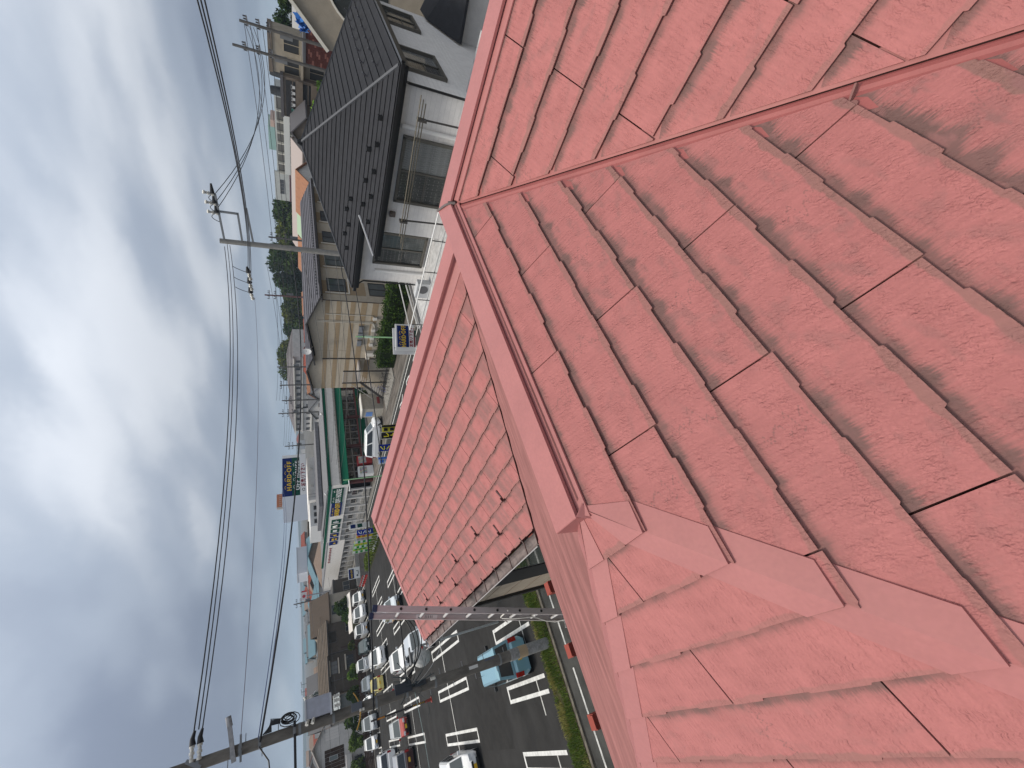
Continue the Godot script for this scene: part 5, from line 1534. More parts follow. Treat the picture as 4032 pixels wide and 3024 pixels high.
func build_banners():
	var gr := [0.03, 0.30, 0.05]; var wh := [0.72, 0.74, 0.72]; var ye := [0.70, 0.58, 0.03]; var bl := [0.01, 0.03, 0.28]; var bk := [0.012, 0.012, 0.015]; var lg := [0.22, 0.5, 0.05]
	var g := "advertising banners along the planted bed"
	banner("blue banner with white marks, nearest of the bed's banner row", Vector3(18.45, 0.35, -51.00), -0.35, bl, wh, 2, g)
	banner("yellow banner with red patches behind the blue banner", Vector3(18.45, 0.35, -51.85), -0.35, ye, [0.45, 0.06, 0.03], 1, g)
	banner("pale grey banner between the yellow and the first green banner", Vector3(18.45, 0.35, -52.70), -0.35, [0.5, 0.5, 0.52], [0.3, 0.3, 0.32], 1, g)
	banner("green and white checked banner next to the grey banner", Vector3(18.45, 0.35, -53.55), -0.35, gr, wh, 0, g)
	banner("light green banner with yellow band in the middle of the row", Vector3(18.45, 0.35, -54.40), -0.35, lg, ye, 1, g)
	banner("green checked banner left of the light green one", Vector3(18.45, 0.35, -55.25), -0.35, gr, wh, 0, g)
	banner("bright yellow-green banner second from the far end", Vector3(18.45, 0.35, -56.10), -0.35, [0.45, 0.55, 0.04], gr, 1, g)
	banner("green checked banner at the far end of the row", Vector3(18.45, 0.35, -56.95), -0.35, gr, wh, 0, g)
	var g2 := "advertising banners at the road edge of the car park"
	var b := banner("black banner with yellow characters in front of the white van", Vector3(19.1, 0, -31.4), -0.6, bk, [0.6, 0.5, 0.03], 3, g2)
	b.get_node("print").free()
	var mbk := MB.new()
	for nm in [["re", 1.85], ["to", 1.3], ["ro", 0.75]]:
		for s in KANA[nm[0]]:
			for i in range(0, s.size() - 2, 2):
				mbk.bar(Vector3(0.08 + s[i] * 0.0046, nm[1] + s[i + 1] * 0.0046, 0.05), Vector3(0.08 + s[i + 2] * 0.0046, nm[1] + s[i + 3] * 0.0046, 0.05), 0.12, 0.07)
	put("print", mbk, mat(0.70, 0.60, 0.03, 0.8), b)
	banner("yellow banner with black band behind the black banner", Vector3(19.3, 0, -30.7), -0.6, [0.62, 0.55, 0.05], bk, 1, g2)
	banner("blue banner with yellow stripes by the green lamp post", Vector3(19.0, 0, -33.3), -0.6, bl, [0.65, 0.6, 0.1], 2, g2)
	banner("white banner with blue edge beside the green lamp post", Vector3(18.3, 0, -34.2), -0.6, wh, [0.05, 0.15, 0.5], 1, g2)
	for i in 6:
		var c := thing("traffic_cone", ["first red cone from the parked white wagon", "second red cone from the parked white wagon", "third red cone in the row by the far exit", "fourth red cone in the row by the far exit", "fifth red cone in the row by the far exit", "last red cone of the row, nearest the shop"][i], "traffic cone", Vector3(18.5 + 0.02 * i, 0, -72.6 + 0.95 * i), 0, "red cones at the far exit")
		var cb := MB.new(); cb.tube([Vector3(0, 0.04, 0), Vector3(0, 0.72, 0)], 0.17, 0.03, 10)
		put("cone", cb, mat(0.50, 0.03, 0.02, 0.5), c)
		var cr := MB.new(); cr.tube([Vector3(0, 0.36, 0), Vector3(0, 0.50, 0)], 0.118, 0.088, 10)
		put("white_ring", cr, mat(0.7, 0.7, 0.7, 0.5), c)
		var ca := MB.new(); ca.box(Vector3(0, 0.02, 0), Vector3(0.4, 0.04, 0.4))
		put("base", ca, mat(0.40, 0.03, 0.02, 0.6), c)
		if i < 5:
			var br := MB.new(); br.bar(Vector3(0, 0.66, 0.05), Vector3(0, 0.66, 0.90), 0.04, 0.05)
			put("bar", br, mat(0.55, 0.06, 0.05, 0.5), c)

# ---------------------------------------------------------------- poles, wires, ladder and street things
func sag(a: Vector3, b: Vector3, s: float, n := 18) -> Array:
	var pts := []
	for i in n + 1:
		var u := float(i) / n
		pts.append(a.lerp(b, u) - Vector3(0, s * 4.0 * u * (1.0 - u), 0))
	return pts

func wire(label: String, a: Vector3, b: Vector3, s: float, r: float, group := "", m: Material = null, called := "overhead_wire"):
	var mb := MB.new()
	mb.tube(sag(a, b, s), r, r, 5)
	return single(called, mb, m if m != null else mat(0.015, 0.015, 0.018, 0.6), label, "wire", group)

func insulator(mb: MB, a: Vector3, b: Vector3, r: float):
	for i in 5:
		var u := (i + 0.5) / 5.0
		var c := a.lerp(b, u)
		mb.disc(c, (b - a).normalized(), r * (1.0 if i % 2 == 0 else 0.7), a.distance_to(b) / 6.0, 10)
	mb.tube([a, b], r * 0.45, r * 0.45, 6)

func small_pole(label: String, at: Vector3, h: float, arms: Array, m: Material, group := "distant utility poles", turn := 0.0):
	var t := thing("utility_pole", label, "utility pole", at, turn, group)
	var mb := MB.new(); mb.tube([Vector3.ZERO, Vector3(0, h, 0)], 0.17, 0.10, 8)
	put("shaft", mb, m, t)
	for y in arms:
		var a := MB.new(); a.bar(Vector3(-0.9, y, 0.1), Vector3(0.9, y, 0.1), 0.08, 0.08)
		put("crossarm", a, mat(0.16, 0.16, 0.165, 0.6), t)
		var ib := MB.new()
		for x in [-0.8, -0.3, 0.4, 0.8]: ib.tube([Vector3(x, y, 0.1), Vector3(x, y + 0.22, 0.1)], 0.06, 0.05, 6)
		put("insulators", ib, mat(0.05, 0.05, 0.055, 0.5), t)
	var tr := MB.new(); tr.tube([Vector3(0.32, h * 0.70, 0), Vector3(0.32, h * 0.70 + 0.9, 0)], 0.26, 0.26, 10)
	put("transformer", tr, mat(0.15, 0.155, 0.16, 0.5), t)
	return t

func build_poles():
	var con := worn(0.185, 0.17, 0.15, 0.60, 1.1, 0.9, 71, Vector3(1, 0.4, 1))
	var grey := mat(0.20, 0.21, 0.22, 0.5, 0.3)
	var white := mat(0.66, 0.64, 0.58, 0.35)
	var black := mat(0.012, 0.012, 0.014, 0.5)
	# near concrete pole at the left edge
	var P := Vector3(0.87, 0, -17.98)
	var t := thing("concrete_pole", "weathered concrete utility pole with cable boxes rising from the grass verge", "utility pole", P)
	var sh := MB.new(); sh.tube([Vector3.ZERO, Vector3(0, 4, 0), Vector3(0, 13.2, 0)], 0.195, 0.14, 20)
	put("shaft", sh, con, t)
	var wr := MB.new(); wr.tube([Vector3(0, 0.02, 0), Vector3(0, 1.70, 0)], 0.203, 0.200, 20)
	put("poster_wrap", wr, worn(0.30, 0.30, 0.295, 0.6, 0.5, 0.6, 72), t)
	var stk := MB.new(); stk.tube([Vector3(0, 0.98, 0), Vector3(0, 1.34, 0)], 0.207, 0.207, 20)
	put("tan_band", stk, mat(0.36, 0.27, 0.17, 0.7), t)
	var pl := MB.new(); pl.box(Vector3(0.03, 3.22, 0.17), Vector3(0.10, 0.34, 0.012))
	put("number_tag", pl, mat(0.62, 0.62, 0.60, 0.6), t)
	var st2 := MB.new(); st2.box(Vector3(0.10, 2.55, 0.15), Vector3(0.07, 0.40, 0.012))
	put("blue_tag", st2, mat(0.10, 0.11, 0.15, 0.6), t)
	var bo := MB.new()
	for i in 22:
		var y := 1.9 + 0.42 * i
		var s := 1.0 if i % 2 == 0 else -1.0
		bo.bar(Vector3(0.12 * s, y, 0.02), Vector3(0.34 * s, y, 0.02), 0.02, 0.02)
	put("step_bolts", bo, grey, t)
	t.get_node("step_bolts").set_meta("kind", "stuff")
	var bands := MB.new()
	for y in [2.1, 4.6, 5.6, 6.6, 7.9, 8.85, 9.0, 9.9, 10.4, 10.6, 11.4]: bands.tube([Vector3(0, y, 0), Vector3(0, y + 0.07, 0)], 0.200 - 0.0042 * y, 0.200 - 0.0042 * y, 16)
	put("straps", bands, grey, t)
	t.get_node("straps").set_meta("kind", "stuff")
	var li := MB.new(); li.tube([Vector3(0.10, 4.66, 0.24), Vector3(0.10, 4.82, 0.24)], 0.045, 0.05, 10); li.bar(Vector3(0.08, 4.66, 0.14), Vector3(0.10, 4.66, 0.24), 0.03, 0.03)
	put("porcelain_knob", li, white, t)
	var bx := MB.new(); bx.box(Vector3(0.40, 8.36, 0.16), Vector3(0.52, 0.74, 0.36))
	put("equipment_box", bx, worn(0.40, 0.415, 0.48, 0.85, 1.0, 0.4, 73), t)
	var bl := MB.new(); bl.box(Vector3(0.36, 8.72, 0.16), Vector3(0.56, 0.05, 0.40)); bl.box(Vector3(0.36, 8.0, 0.16), Vector3(0.56, 0.05, 0.40))
	put("box_rim", bl, mat(0.50, 0.52, 0.55, 0.4), t)
	for e in [Vector3(0.60, 8.5, 0.2), Vector3(0.60, 8.68, 0.2), Vector3(0.13, 8.5, 0.3), Vector3(0.13, 8.66, 0.3), Vector3(0.26, 7.90, 0.25), Vector3(0.40, 7.90, 0.25), Vector3(0.52, 7.90, 0.25)]:
		var mb := MB.new()
		var dirv := Vector3(0.16, 0.05, 0) if e.x > 0.55 else (Vector3(-0.12, 0.04, 0.08) if e.x < 0.2 else Vector3(0, -0.18, 0))
		insulator(mb, e, e + dirv, 0.05)
		put("insulator", mb, white, t)
	var a1 := MB.new(); a1.bar(Vector3(-2.2, 9.02, 0.1), Vector3(0.25, 9.02, 0.1), 0.07, 0.07)
	put("side_arm", a1, black, t)
	var a2 := MB.new(); a2.bar(Vector3(-0.25, 10.56, 0.15), Vector3(0.82, 10.74, 0.15), 0.11, 0.11); a2.tube([Vector3(0.62, 10.70, 0.15), Vector3(0.88, 10.76, 0.15)], 0.075, 0.075, 8)
	put("crossarm", a2, worn(0.36, 0.36, 0.37, 0.7, 0.5, 0.5, 74), t)
	var a3 := MB.new(); a3.bar(Vector3(-0.30, 10.40, 0.12), Vector3(0.35, 10.42, 0.12), 0.05, 0.05); a3.bar(Vector3(-0.1, 11.35, 0.1), Vector3(0.15, 11.7, 0.1), 0.10, 0.10)
	put("bracket", a3, grey, t)
	for e in [[11.58, 0.0], [11.40, 0.10]]:
		var mb := MB.new()
		insulator(mb, Vector3(0.08, e[0], 0.1), Vector3(0.48, e[0] + 0.01, 0.1), 0.065)
		put("insulator", mb, white, t)
		var cv := MB.new(); cv.tube([Vector3(0.46, e[0], 0.1), Vector3(0.62, e[0] + 0.02, 0.1), Vector3(0.80, e[0] - 0.02, 0.08)], 0.085, 0.035, 8)
		put("insulator_cover", cv, black, t)
	rng.seed = 12
	var co := MB.new()
	for i in 9:                                              # untidy coil beside the pole
		var pts := []
		var c := Vector3(0.36 + rng.randf_range(-0.05, 0.05), 9.18 + rng.randf_range(-0.04, 0.05), 0.2)
		var rr := rng.randf_range(0.10, 0.24)
		for k in 13:
			var a := TAU * k / 12.0
			pts.append(c + Vector3(cos(a) * rr * 0.75, sin(a) * rr * 1.25, sin(a * 2 + i) * 0.07))
		co.tube(pts, 0.013, 0.013, 5)
	for i in 6:
		co.tube([Vector3(0.15, 9.85 - 0.04 * i, 0.18), Vector3(0.32 + 0.03 * i, 9.65, 0.22), Vector3(0.30 + 0.02 * i, 9.4, 0.2)], 0.022, 0.016, 5)
	co.tube([Vector3(-0.1, 9.95, 0.15), Vector3(-0.5, 9.7, 0.15), Vector3(-1.4, 9.6, 0.15), Vector3(-2.4, 9.7, 0.15)], 0.02, 0.02, 5)
	put("cable_coil", co, black, t)
	t.get_node("cable_coil").set_meta("kind", "stuff")
	var bx2 := MB.new(); bx2.box(Vector3(0.05, 7.25, 0.2), Vector3(0.22, 0.32, 0.10))
	put("small_box", bx2, mat(0.10, 0.11, 0.13, 0.5), t)
	var kn := MB.new()
	for s in [0.0, 0.09]: kn.tube([Vector3(-0.07, 7.12 - s, 0.24), Vector3(-0.07, 7.18 - s, 0.24)], 0.04, 0.04, 8)
	put("porcelain_knob", kn, white, t)
	var yc := MB.new(); yc.tube(sag(Vector3(0.45, 7.32, 0.2), Vector3(-0.55, 7.30, 0.25), 0.16, 10), 0.022, 0.022, 6)
	put("yellow_cable_cover", yc, mat(0.42, 0.24, 0.05, 0.6), t)
	var tang := MB.new()
	for i in 16:
		var a := Vector3(0.08, rng.randf_range(5.35, 5.95), 0.18)
		var b := Vector3(rng.randf_range(-0.9, 0.9), rng.randf_range(4.7, 6.1), rng.randf_range(0.1, 0.5))
		tang.tube(sag(a, b, rng.randf_range(0.05, 0.35), 8), rng.randf_range(0.006, 0.014), -1.0, 5)
	put("service_wires", tang, mat(0.02, 0.035, 0.04, 0.6), t)
	t.get_node("service_wires").set_meta("kind", "stuff")
	var sp := MB.new(); sp.box(Vector3(0.12, 5.75, 0.16), Vector3(0.30, 0.55, 0.18)); sp.box(Vector3(0.10, 5.15, 0.17), Vector3(0.16, 0.35, 0.12))
	put("splice_box", sp, mat(0.03, 0.035, 0.045, 0.5), t)
	# far pole across the road, with bracket arms
	var C := Vector3(27.0, 0, -19.3)
	var c2 := thing("bracket_pole", "grey concrete pole with white-black insulators standing behind the white house", "utility pole", C)
	var cs := MB.new(); cs.tube([Vector3.ZERO, Vector3(0, 12.75, 0)], 0.22, 0.15, 16)
	put("shaft", cs, worn(0.30, 0.29, 0.27, 0.75, 1.2, 0.9, 75), c2)
	var br := MB.new()
	br.bar(Vector3(0, 12.5, 0), Vector3(0, 12.62, 3.1), 0.10, 0.10); br.bar(Vector3(0, 12.52, 2.05), Vector3(0, 11.62, 2.05), 0.10, 0.10); br.bar(Vector3(0, 11.62, 2.1), Vector3(0, 11.55, 0), 0.10, 0.10)
	br.bar(Vector3(0, 10.95, 0), Vector3(0, 11.15, 2.5), 0.10, 0.10)
	put("bracket_arm", br, grey, c2)
	for e in [[12.62, 1.9], [12.65, 2.5], [12.68, 3.1]]:
		var mb := MB.new(); insulator(mb, Vector3(0, e[0], e[1]), Vector3(-0.15, e[0] + 0.5, e[1] + 0.15), 0.10)
		put("insulator", mb, white, c2)
		var mc := MB.new(); mc.tube([Vector3(-0.1, e[0] + 0.05, e[1] + 0.1), Vector3(0.25, e[0] + 0.1, e[1] + 0.5)], 0.12, 0.05, 8)
		put("insulator_cover", mc, black, c2)
	for e in [-2.6, -3.5, -4.35]:
		var mb := MB.new(); insulator(mb, Vector3(0, 11.42, e + 0.45), Vector3(0, 11.32, e - 0.30), 0.11)
		put("insulator", mb, white, c2)
		var mc := MB.new(); mc.tube([Vector3(0.02, 11.46, e + 0.75), Vector3(0, 11.4, e + 0.35)], 0.06, 0.17, 8); mc.tube(sag(Vector3(0, 11.45, e + 0.3), Vector3(-0.2, 12.25, e + 0.9), -0.1, 6), 0.02, 0.02, 5)
		put("insulator_cover", mc, black, c2)
	var jp := MB.new()
	for i in 3: jp.tube(sag(Vector3(0, 12.7, 1.9 + 0.6 * i), Vector3(0, 12.5, 1.3 + 0.6 * i), -0.35, 8), 0.02, 0.02, 5)
	put("jumper_wires", jp, black, c2)
	# wires strung between the two
	var top := C + Vector3(0, 12.3, -0.4)
	wire("black power line, uppermost of the three strung across the sky between the concrete poles", P + Vector3(0.8, 11.58, 0.1), top + Vector3(0, 0.25, 0), 0.55, 0.020)
	wire("black power line, middle of the three strung across the sky between the concrete poles", P + Vector3(0.8, 11.47, 0.1), top + Vector3(0.1, 0.10, 0.2), 0.55, 0.017)
	wire("black power line, lowest of the three strung across the sky between the concrete poles", P + Vector3(0.8, 11.38, 0.1), top + Vector3(0.2, -0.02, 0), 0.62, 0.017)
	wire("thin pinkish wire below the three black power lines", P + Vector3(0.3, 10.42, 0.12), C + Vector3(0, 11.2, -4.5), 0.32, 0.009, "", mat(0.10, 0.08, 0.11, 0.6))
	wire("upper of two thin bluish wires running from the left pole to the roof sign", P + Vector3(0.1, 9.98, 0.1), Vector3(35.0, 11.0, -71.4), 0.5, 0.016, "", mat(0.06, 0.09, 0.22, 0.6))
	wire("lower of two thin bluish wires running from the left pole to the roof sign", P + Vector3(0.1, 9.90, 0.1), Vector3(36.0, 10.95, -71.4), 0.62, 0.016, "", mat(0.06, 0.09, 0.22, 0.6))
	wire("thick black cable sagging from the left pole towards the striped apartments", P + Vector3(0, 9.93, 0.15), C + Vector3(0, 8.85, -0.1), 0.85, 0.030)
	wire("black telephone cable crossing in front of the shop and the striped wall", P + Vector3(-0.2, 6.75, 0.15), C + Vector3(0, 5.85, -0.1), 0.42, 0.030)
	wire("lowest black cable passing the tan cable box and the road", P + Vector3(0, 5.62, 0.15), C + Vector3(0, 5.15, -0.1), 0.22, 0.024)
	for i in 3: wire(["upper black wire leaving the top right corner of the sky", "middle black wire leaving the top right corner of the sky", "lower black wire leaving the top right corner of the sky"][i], C + Vector3(0, 11.40, -1.85 - 0.9 * i), Vector3(8.5 + 0.1 * i, 11.35 - 0.16 * i, 5.5), 0.75, 0.020, "wires over the white house")
	for i in 3: wire(["wire from the bracket arm to the right poles, nearest the sky", "wire from the bracket arm to the right poles, between two others", "wire from the bracket arm to the right poles, nearest the roofs"][i], C + Vector3(0, 12.75 - 0.05 * i, 2.0 + 0.55 * i), Vector3(45, 11.5 - 0.25 * i, -12.6), 1.5, 0.020, "wires to the right poles")
	for i in 5: wire(["highest of five wires that cross behind the black roof", "second highest of five wires that cross behind the black roof", "middle of five wires that cross behind the black roof", "second lowest of five wires that cross behind the black roof", "lowest of five wires that cross behind the black roof"][i], Vector3(50, 11.9 - 0.45 * i, -13.9), Vector3(55, 11.9 - 0.5 * i, -73.6), 1.1, 0.022, "wires behind the black roof")
	for i in 4: wire(["wire along the horizon above the hill trees, highest of four", "wire along the horizon above the hill trees, second of four", "wire along the horizon above the hill trees, third of four", "wire along the horizon above the hill trees, lowest of four"][i], Vector3(50, 11.6 - 0.5 * i, -38.0), Vector3(55, 11.2 - 0.4 * i, -90.0), 0.9, 0.020, "wires along the horizon")
	for i in 4: wire(["upper white cable drooping in front of the side windows of the apartments", "second white cable drooping before the apartments' end wall", "third grey cable drooping before the apartments' end wall", "lowest grey cable running along the apartments' end wall"][i], Vector3(27, 8.2 - 0.7 * i, -19.5), Vector3(29.2 - 0.4 * i, 5.4 - 0.55 * i, -52), 0.7, 0.016, "", mat(0.10, 0.10, 0.10, 0.6))
	wire("thin pale wire slanting from the left pole down to the lot corner", P + Vector3(-0.1, 5.4, 0.2), Vector3(-4.5, 3.0, -30), 0.1, 0.008, "", mat(0.24, 0.34, 0.34, 0.5))
	wire("thin grey wire running from the left pole to the wing gutter", P + Vector3(0.1, 5.3, 0.2), Vector3(1.3, 6.4, -8.9), 0.25, 0.006, "", mat(0.13, 0.14, 0.15, 0.5))
	for i in 4: wire(["long wire over the far row of cars, uppermost", "long wire over the far row of cars, second", "long wire over the far row of cars, third", "long wire over the far row of cars, lowest"][i], Vector3(-14, 7.6 - 1.1 * i, -66.0), Vector3(25.2, 7.4 - 1.1 * i, -88.0), 0.7, 0.016, "wires over the far row", mat(0.05, 0.05, 0.05, 0.6))
	# cable box on the lowest cable
	var cb := thing("cable_box", "tan cable box with black cables hanging on the low wire beside the ladder top", "cable box", P + Vector3(2.45, 5.55, -0.16))
	var m1 := MB.new(); m1.box(Vector3(0, 0.02, 0), Vector3(0.42, 0.34, 0.26)); m1.box(Vector3(0.12, 0.20, 0.0), Vector3(0.22, 0.10, 0.2)); m1.box(Vector3(-0.1, -0.18, 0.05), Vector3(0.2, 0.08, 0.2))
	put("case", m1, worn(0.42, 0.29, 0.17, 0.7, 0.4, 0.7, 76), cb)
	var m2 := MB.new(); m2.disc(Vector3(-0.22, 0.12, 0.05), Vector3(-1, 0, 0.3).normalized(), 0.09, 0.05, 12)
	put("end_cap", m2, black, cb)
	var m3 := MB.new()
	for i in 3: m3.tube(sag(Vector3(-0.1 + 0.1 * i, -0.15, 0.05), Vector3(-2.2, -0.05 + 0.1 * i, 0.16), 0.35 + 0.18 * i, 12), 0.02, 0.02, 5)
	put("cable_loops", m3, black, cb)
	# guard post with a red foot, and the traffic mirror
	var gp := thing("black_post", "thin black post with red foot and yellow writing in the car park", "post", Vector3(0.92, 0, -40.0))
	var g1 := MB.new(); g1.tube([Vector3.ZERO, Vector3(0, 4.45, 0)], 0.075, 0.06, 10)
	put("shaft", g1, mat(0.018, 0.013, 0.012, 0.5), gp)
	var g2 := MB.new(); g2.tube([Vector3(0, 0.0, 0), Vector3(0, 0.5, 0)], 0.10, 0.095, 10); g2.tube([Vector3(0, 0, 0), Vector3(0, 0.05, 0)], 0.22, 0.2, 10)
	put("red_foot", g2, mat(0.26, 0.03, 0.015, 0.5), gp)
	var g3 := MB.new()
	for i in 7: g3.box(Vector3(0.0, 0.62 + 0.13 * i, 0.083), Vector3(0.07, 0.08, 0.01))
	put("yellow_letters", g3, mat(0.45, 0.26, 0.03, 0.5), gp)
	var g4 := MB.new(); g4.box(Vector3(-0.02, 3.75, 0.07), Vector3(0.10, 0.5, 0.03))
	put("orange_reflector", g4, mat(0.50, 0.19, 0.02, 0.4), gp)
	var mp := thing("traffic_mirror", "round convex traffic mirror with pale grey back on a slim pole", "traffic mirror", Vector3(2.62, 0, -22.55))
	var mm := MB.new(); mm.tube([Vector3.ZERO, Vector3(0, 4.05, 0)], 0.05, 0.05, 10)
	put("pole", mm, mat(0.34, 0.36, 0.36, 0.4, 0.2), mp)
	var md := MB.new()
	var rr := []
	for e in [[0.02, 0.22], [0.20, 0.20], [0.34, 0.13], [0.41, 0.04], [0.43, -0.05]]:
		var ring := []
		for k in 18: ring.append(Vector3(-0.42 + cos(TAU * k / 18) * e[0], 3.98 + sin(TAU * k / 18) * e[0], e[1]))
		rr.append(ring)
	md.rings(rr, true, true)
	put("mirror_back", md, worn(0.52, 0.52, 0.50, 0.7, 0.5, 0.5, 77), mp)
	var mv := MB.new(); mv.box(Vector3(-0.30, 4.45, -0.05), Vector3(0.7, 0.05, 0.25)); mv.bar(Vector3(0, 3.9, 0), Vector3(-0.3, 3.98, 0.12), 0.06, 0.06); mv.box(Vector3(0.02, 3.3, 0.0), Vector3(0.16, 0.5, 0.1))
	put("hood_and_bracket", mv, mat(0.12, 0.12, 0.12, 0.5), mp)
	var rf := MB.new(); rf.box(Vector3(-0.12, 3.92, 0.22), Vector3(0.10, 0.05, 0.03))
	put("red_label", rf, mat(0.35, 0.03, 0.03, 0.5), mp)
	# ladder
	var l := thing("ladder", "aluminium extension ladder with navy end caps leaning on the gutter", "ladder")
	var L0 := Vector3(1.165, 8.00, -5.70); var dv := Vector3(-0.2571, -0.9659, 0.028).normalized()
	var out := Vector3(-0.966, 0.257, 0).normalized()
	var alu := worn(0.52, 0.475, 0.47, 0.88, 0.4, 0.40, 78, Vector3(8, 0.5, 8)); alu.metallic = 0.15
	var alu2 := mat(0.62, 0.60, 0.585, 0.3, 0.3)
	var zb := Vector3(0, 0, 1)
	for s in 2:
		for r in 2:
			var off := Vector3(0, 0, -0.37 if r == 1 else 0.0) + out * (0.0 if s == 0 else 0.075) + Vector3(0, 0, (0.03 if r == 0 else -0.03) * s)
			var st := L0 + off + dv * (0.0 if s == 0 else 2.6)
			var ln := 4.4 if s == 0 else 5.1
			var mb := MB.new()
			var bs := Basis(out, dv, zb)
			mb.box(st + dv * ln * 0.5, Vector3(0.070, ln, 0.006), bs)
			for q in [-1.0, 1.0]: mb.box(st + dv * ln * 0.5 + out * q * 0.033 + zb * (-0.011 if r == 0 else 0.011), Vector3(0.006, ln, 0.022), bs)
			put("rail", mb, alu, l)
			if s == 0:
				var cp := MB.new(); cp.box(st - dv * 0.02, Vector3(0.074, 0.055, 0.026), bs)
				put("end_cap", cp, mat(0.012, 0.03, 0.075, 0.4), l)
		for k in range(1, 15 if s == 0 else 17):
			var c := L0 + dv * (0.30 * k - 0.02 if s == 0 else 2.6 + 0.30 * k) + out * (0.0 if s == 0 else 0.075)
			var mb := MB.new(); mb.tube([c + Vector3(0, 0, 0.006), c + Vector3(0, 0, -0.376)], 0.018, 0.018, 8)
			put("rung", mb, alu2, l)
			var hb := MB.new(); hb.disc(c + Vector3(0, 0, 0.008), zb, 0.017, 0.006, 8)
			put("rung_end", hb, mat(0.02, 0.02, 0.02, 0.6), l)
	var lb := MB.new(); lb.box(L0 + dv * 0.66 + Vector3(0, 0, -0.3655), Vector3(0.05, 0.27, 0.002), Basis(out, dv, zb))
	put("white_label", lb, mat(0.66, 0.64, 0.62, 0.5), l)
	var lt := MB.new()
	for i in 5: lt.box(L0 + dv * (0.64 + 0.022 * i) + Vector3(0, 0, -0.3638), Vector3(0.030, 0.008, 0.002), Basis(out, dv, zb))
	lt.box(L0 + dv * 0.575 + Vector3(0, 0, -0.3638), Vector3(0.010, 0.05, 0.002), Basis(out.rotated(zb, 0.5), dv.rotated(zb, 0.5), zb))
	put("label_print", lt, mat(0.10, 0.09, 0.09, 0.6), l)
	var rp := MB.new()
	var wv := []
	for i in 20: wv.append(L0 + dv * (1.6 + 0.13 * i) + out * (0.05 + 0.02 * sin(i * 1.3)) + Vector3(0, 0, -0.18 + 0.09 * sin(i * 0.9)))
	rp.tube(wv, 0.008, 0.008, 5)
	rp.tube([L0 + dv * 1.62 + Vector3(0, 0, 0.02), L0 + dv * 1.60 + Vector3(-0.02, 0, -0.2), L0 + dv * 1.66 + Vector3(0, 0, -0.40), L0 + dv * 1.75 + Vector3(-0.05, 0, -0.41)], 0.01, 0.01, 5)
	put("tie_rope", rp, mat(0.62, 0.60, 0.56, 0.8), l)

# ---------------------------------------------------------------- trees and the town beyond
func tree(label: String, at: Vector3, h: float, r: float, cols: Array, group: String, leaf := 0.45, clumps := 9, per := 230, squash := 0.8, called := "tree"):
	var t := thing(called, label, "tree", at, 0.0, group)
	var tk := MB.new()
	tk.tube([Vector3.ZERO, Vector3(0.1 * r, h * 0.35, 0), Vector3(0.0, h * 0.75, 0.1 * r)], 0.07 * r + 0.08, 0.04, 7)
	for i in 5:
		var a := TAU * i / 5.0 + at.x
		tk.tube([Vector3(0, h * 0.3, 0), Vector3(cos(a) * r * 0.35, h * 0.55, sin(a) * r * 0.35), Vector3(cos(a) * r * 0.7, h * 0.72, sin(a) * r * 0.7)], 0.03 * r + 0.03, 0.02, 5)
	put("trunk", tk, mat(0.05, 0.04, 0.03, 0.95), t)
	var bs := [MB.new(), MB.new()]
	for i in clumps:
		var a := rng.randf() * TAU
		var rr: float = r * sqrt(rng.randf()) * 0.72
		var cy: float = h * rng.randf_range(0.42, 0.86)
		if i == 0: rr = 0.0; cy = h * 0.84
		var cr: float = r * rng.randf_range(0.34, 0.52)
		bs[i % 2].leaves(Vector3(cos(a) * rr, cy, sin(a) * rr), Vector3(cr, cr * squash, cr), per, leaf, rng, 0.45)
	for k in 2: put("crown", bs[k], leafy(cols[k][0], cols[k][1], cols[k][2]), t)
	return t

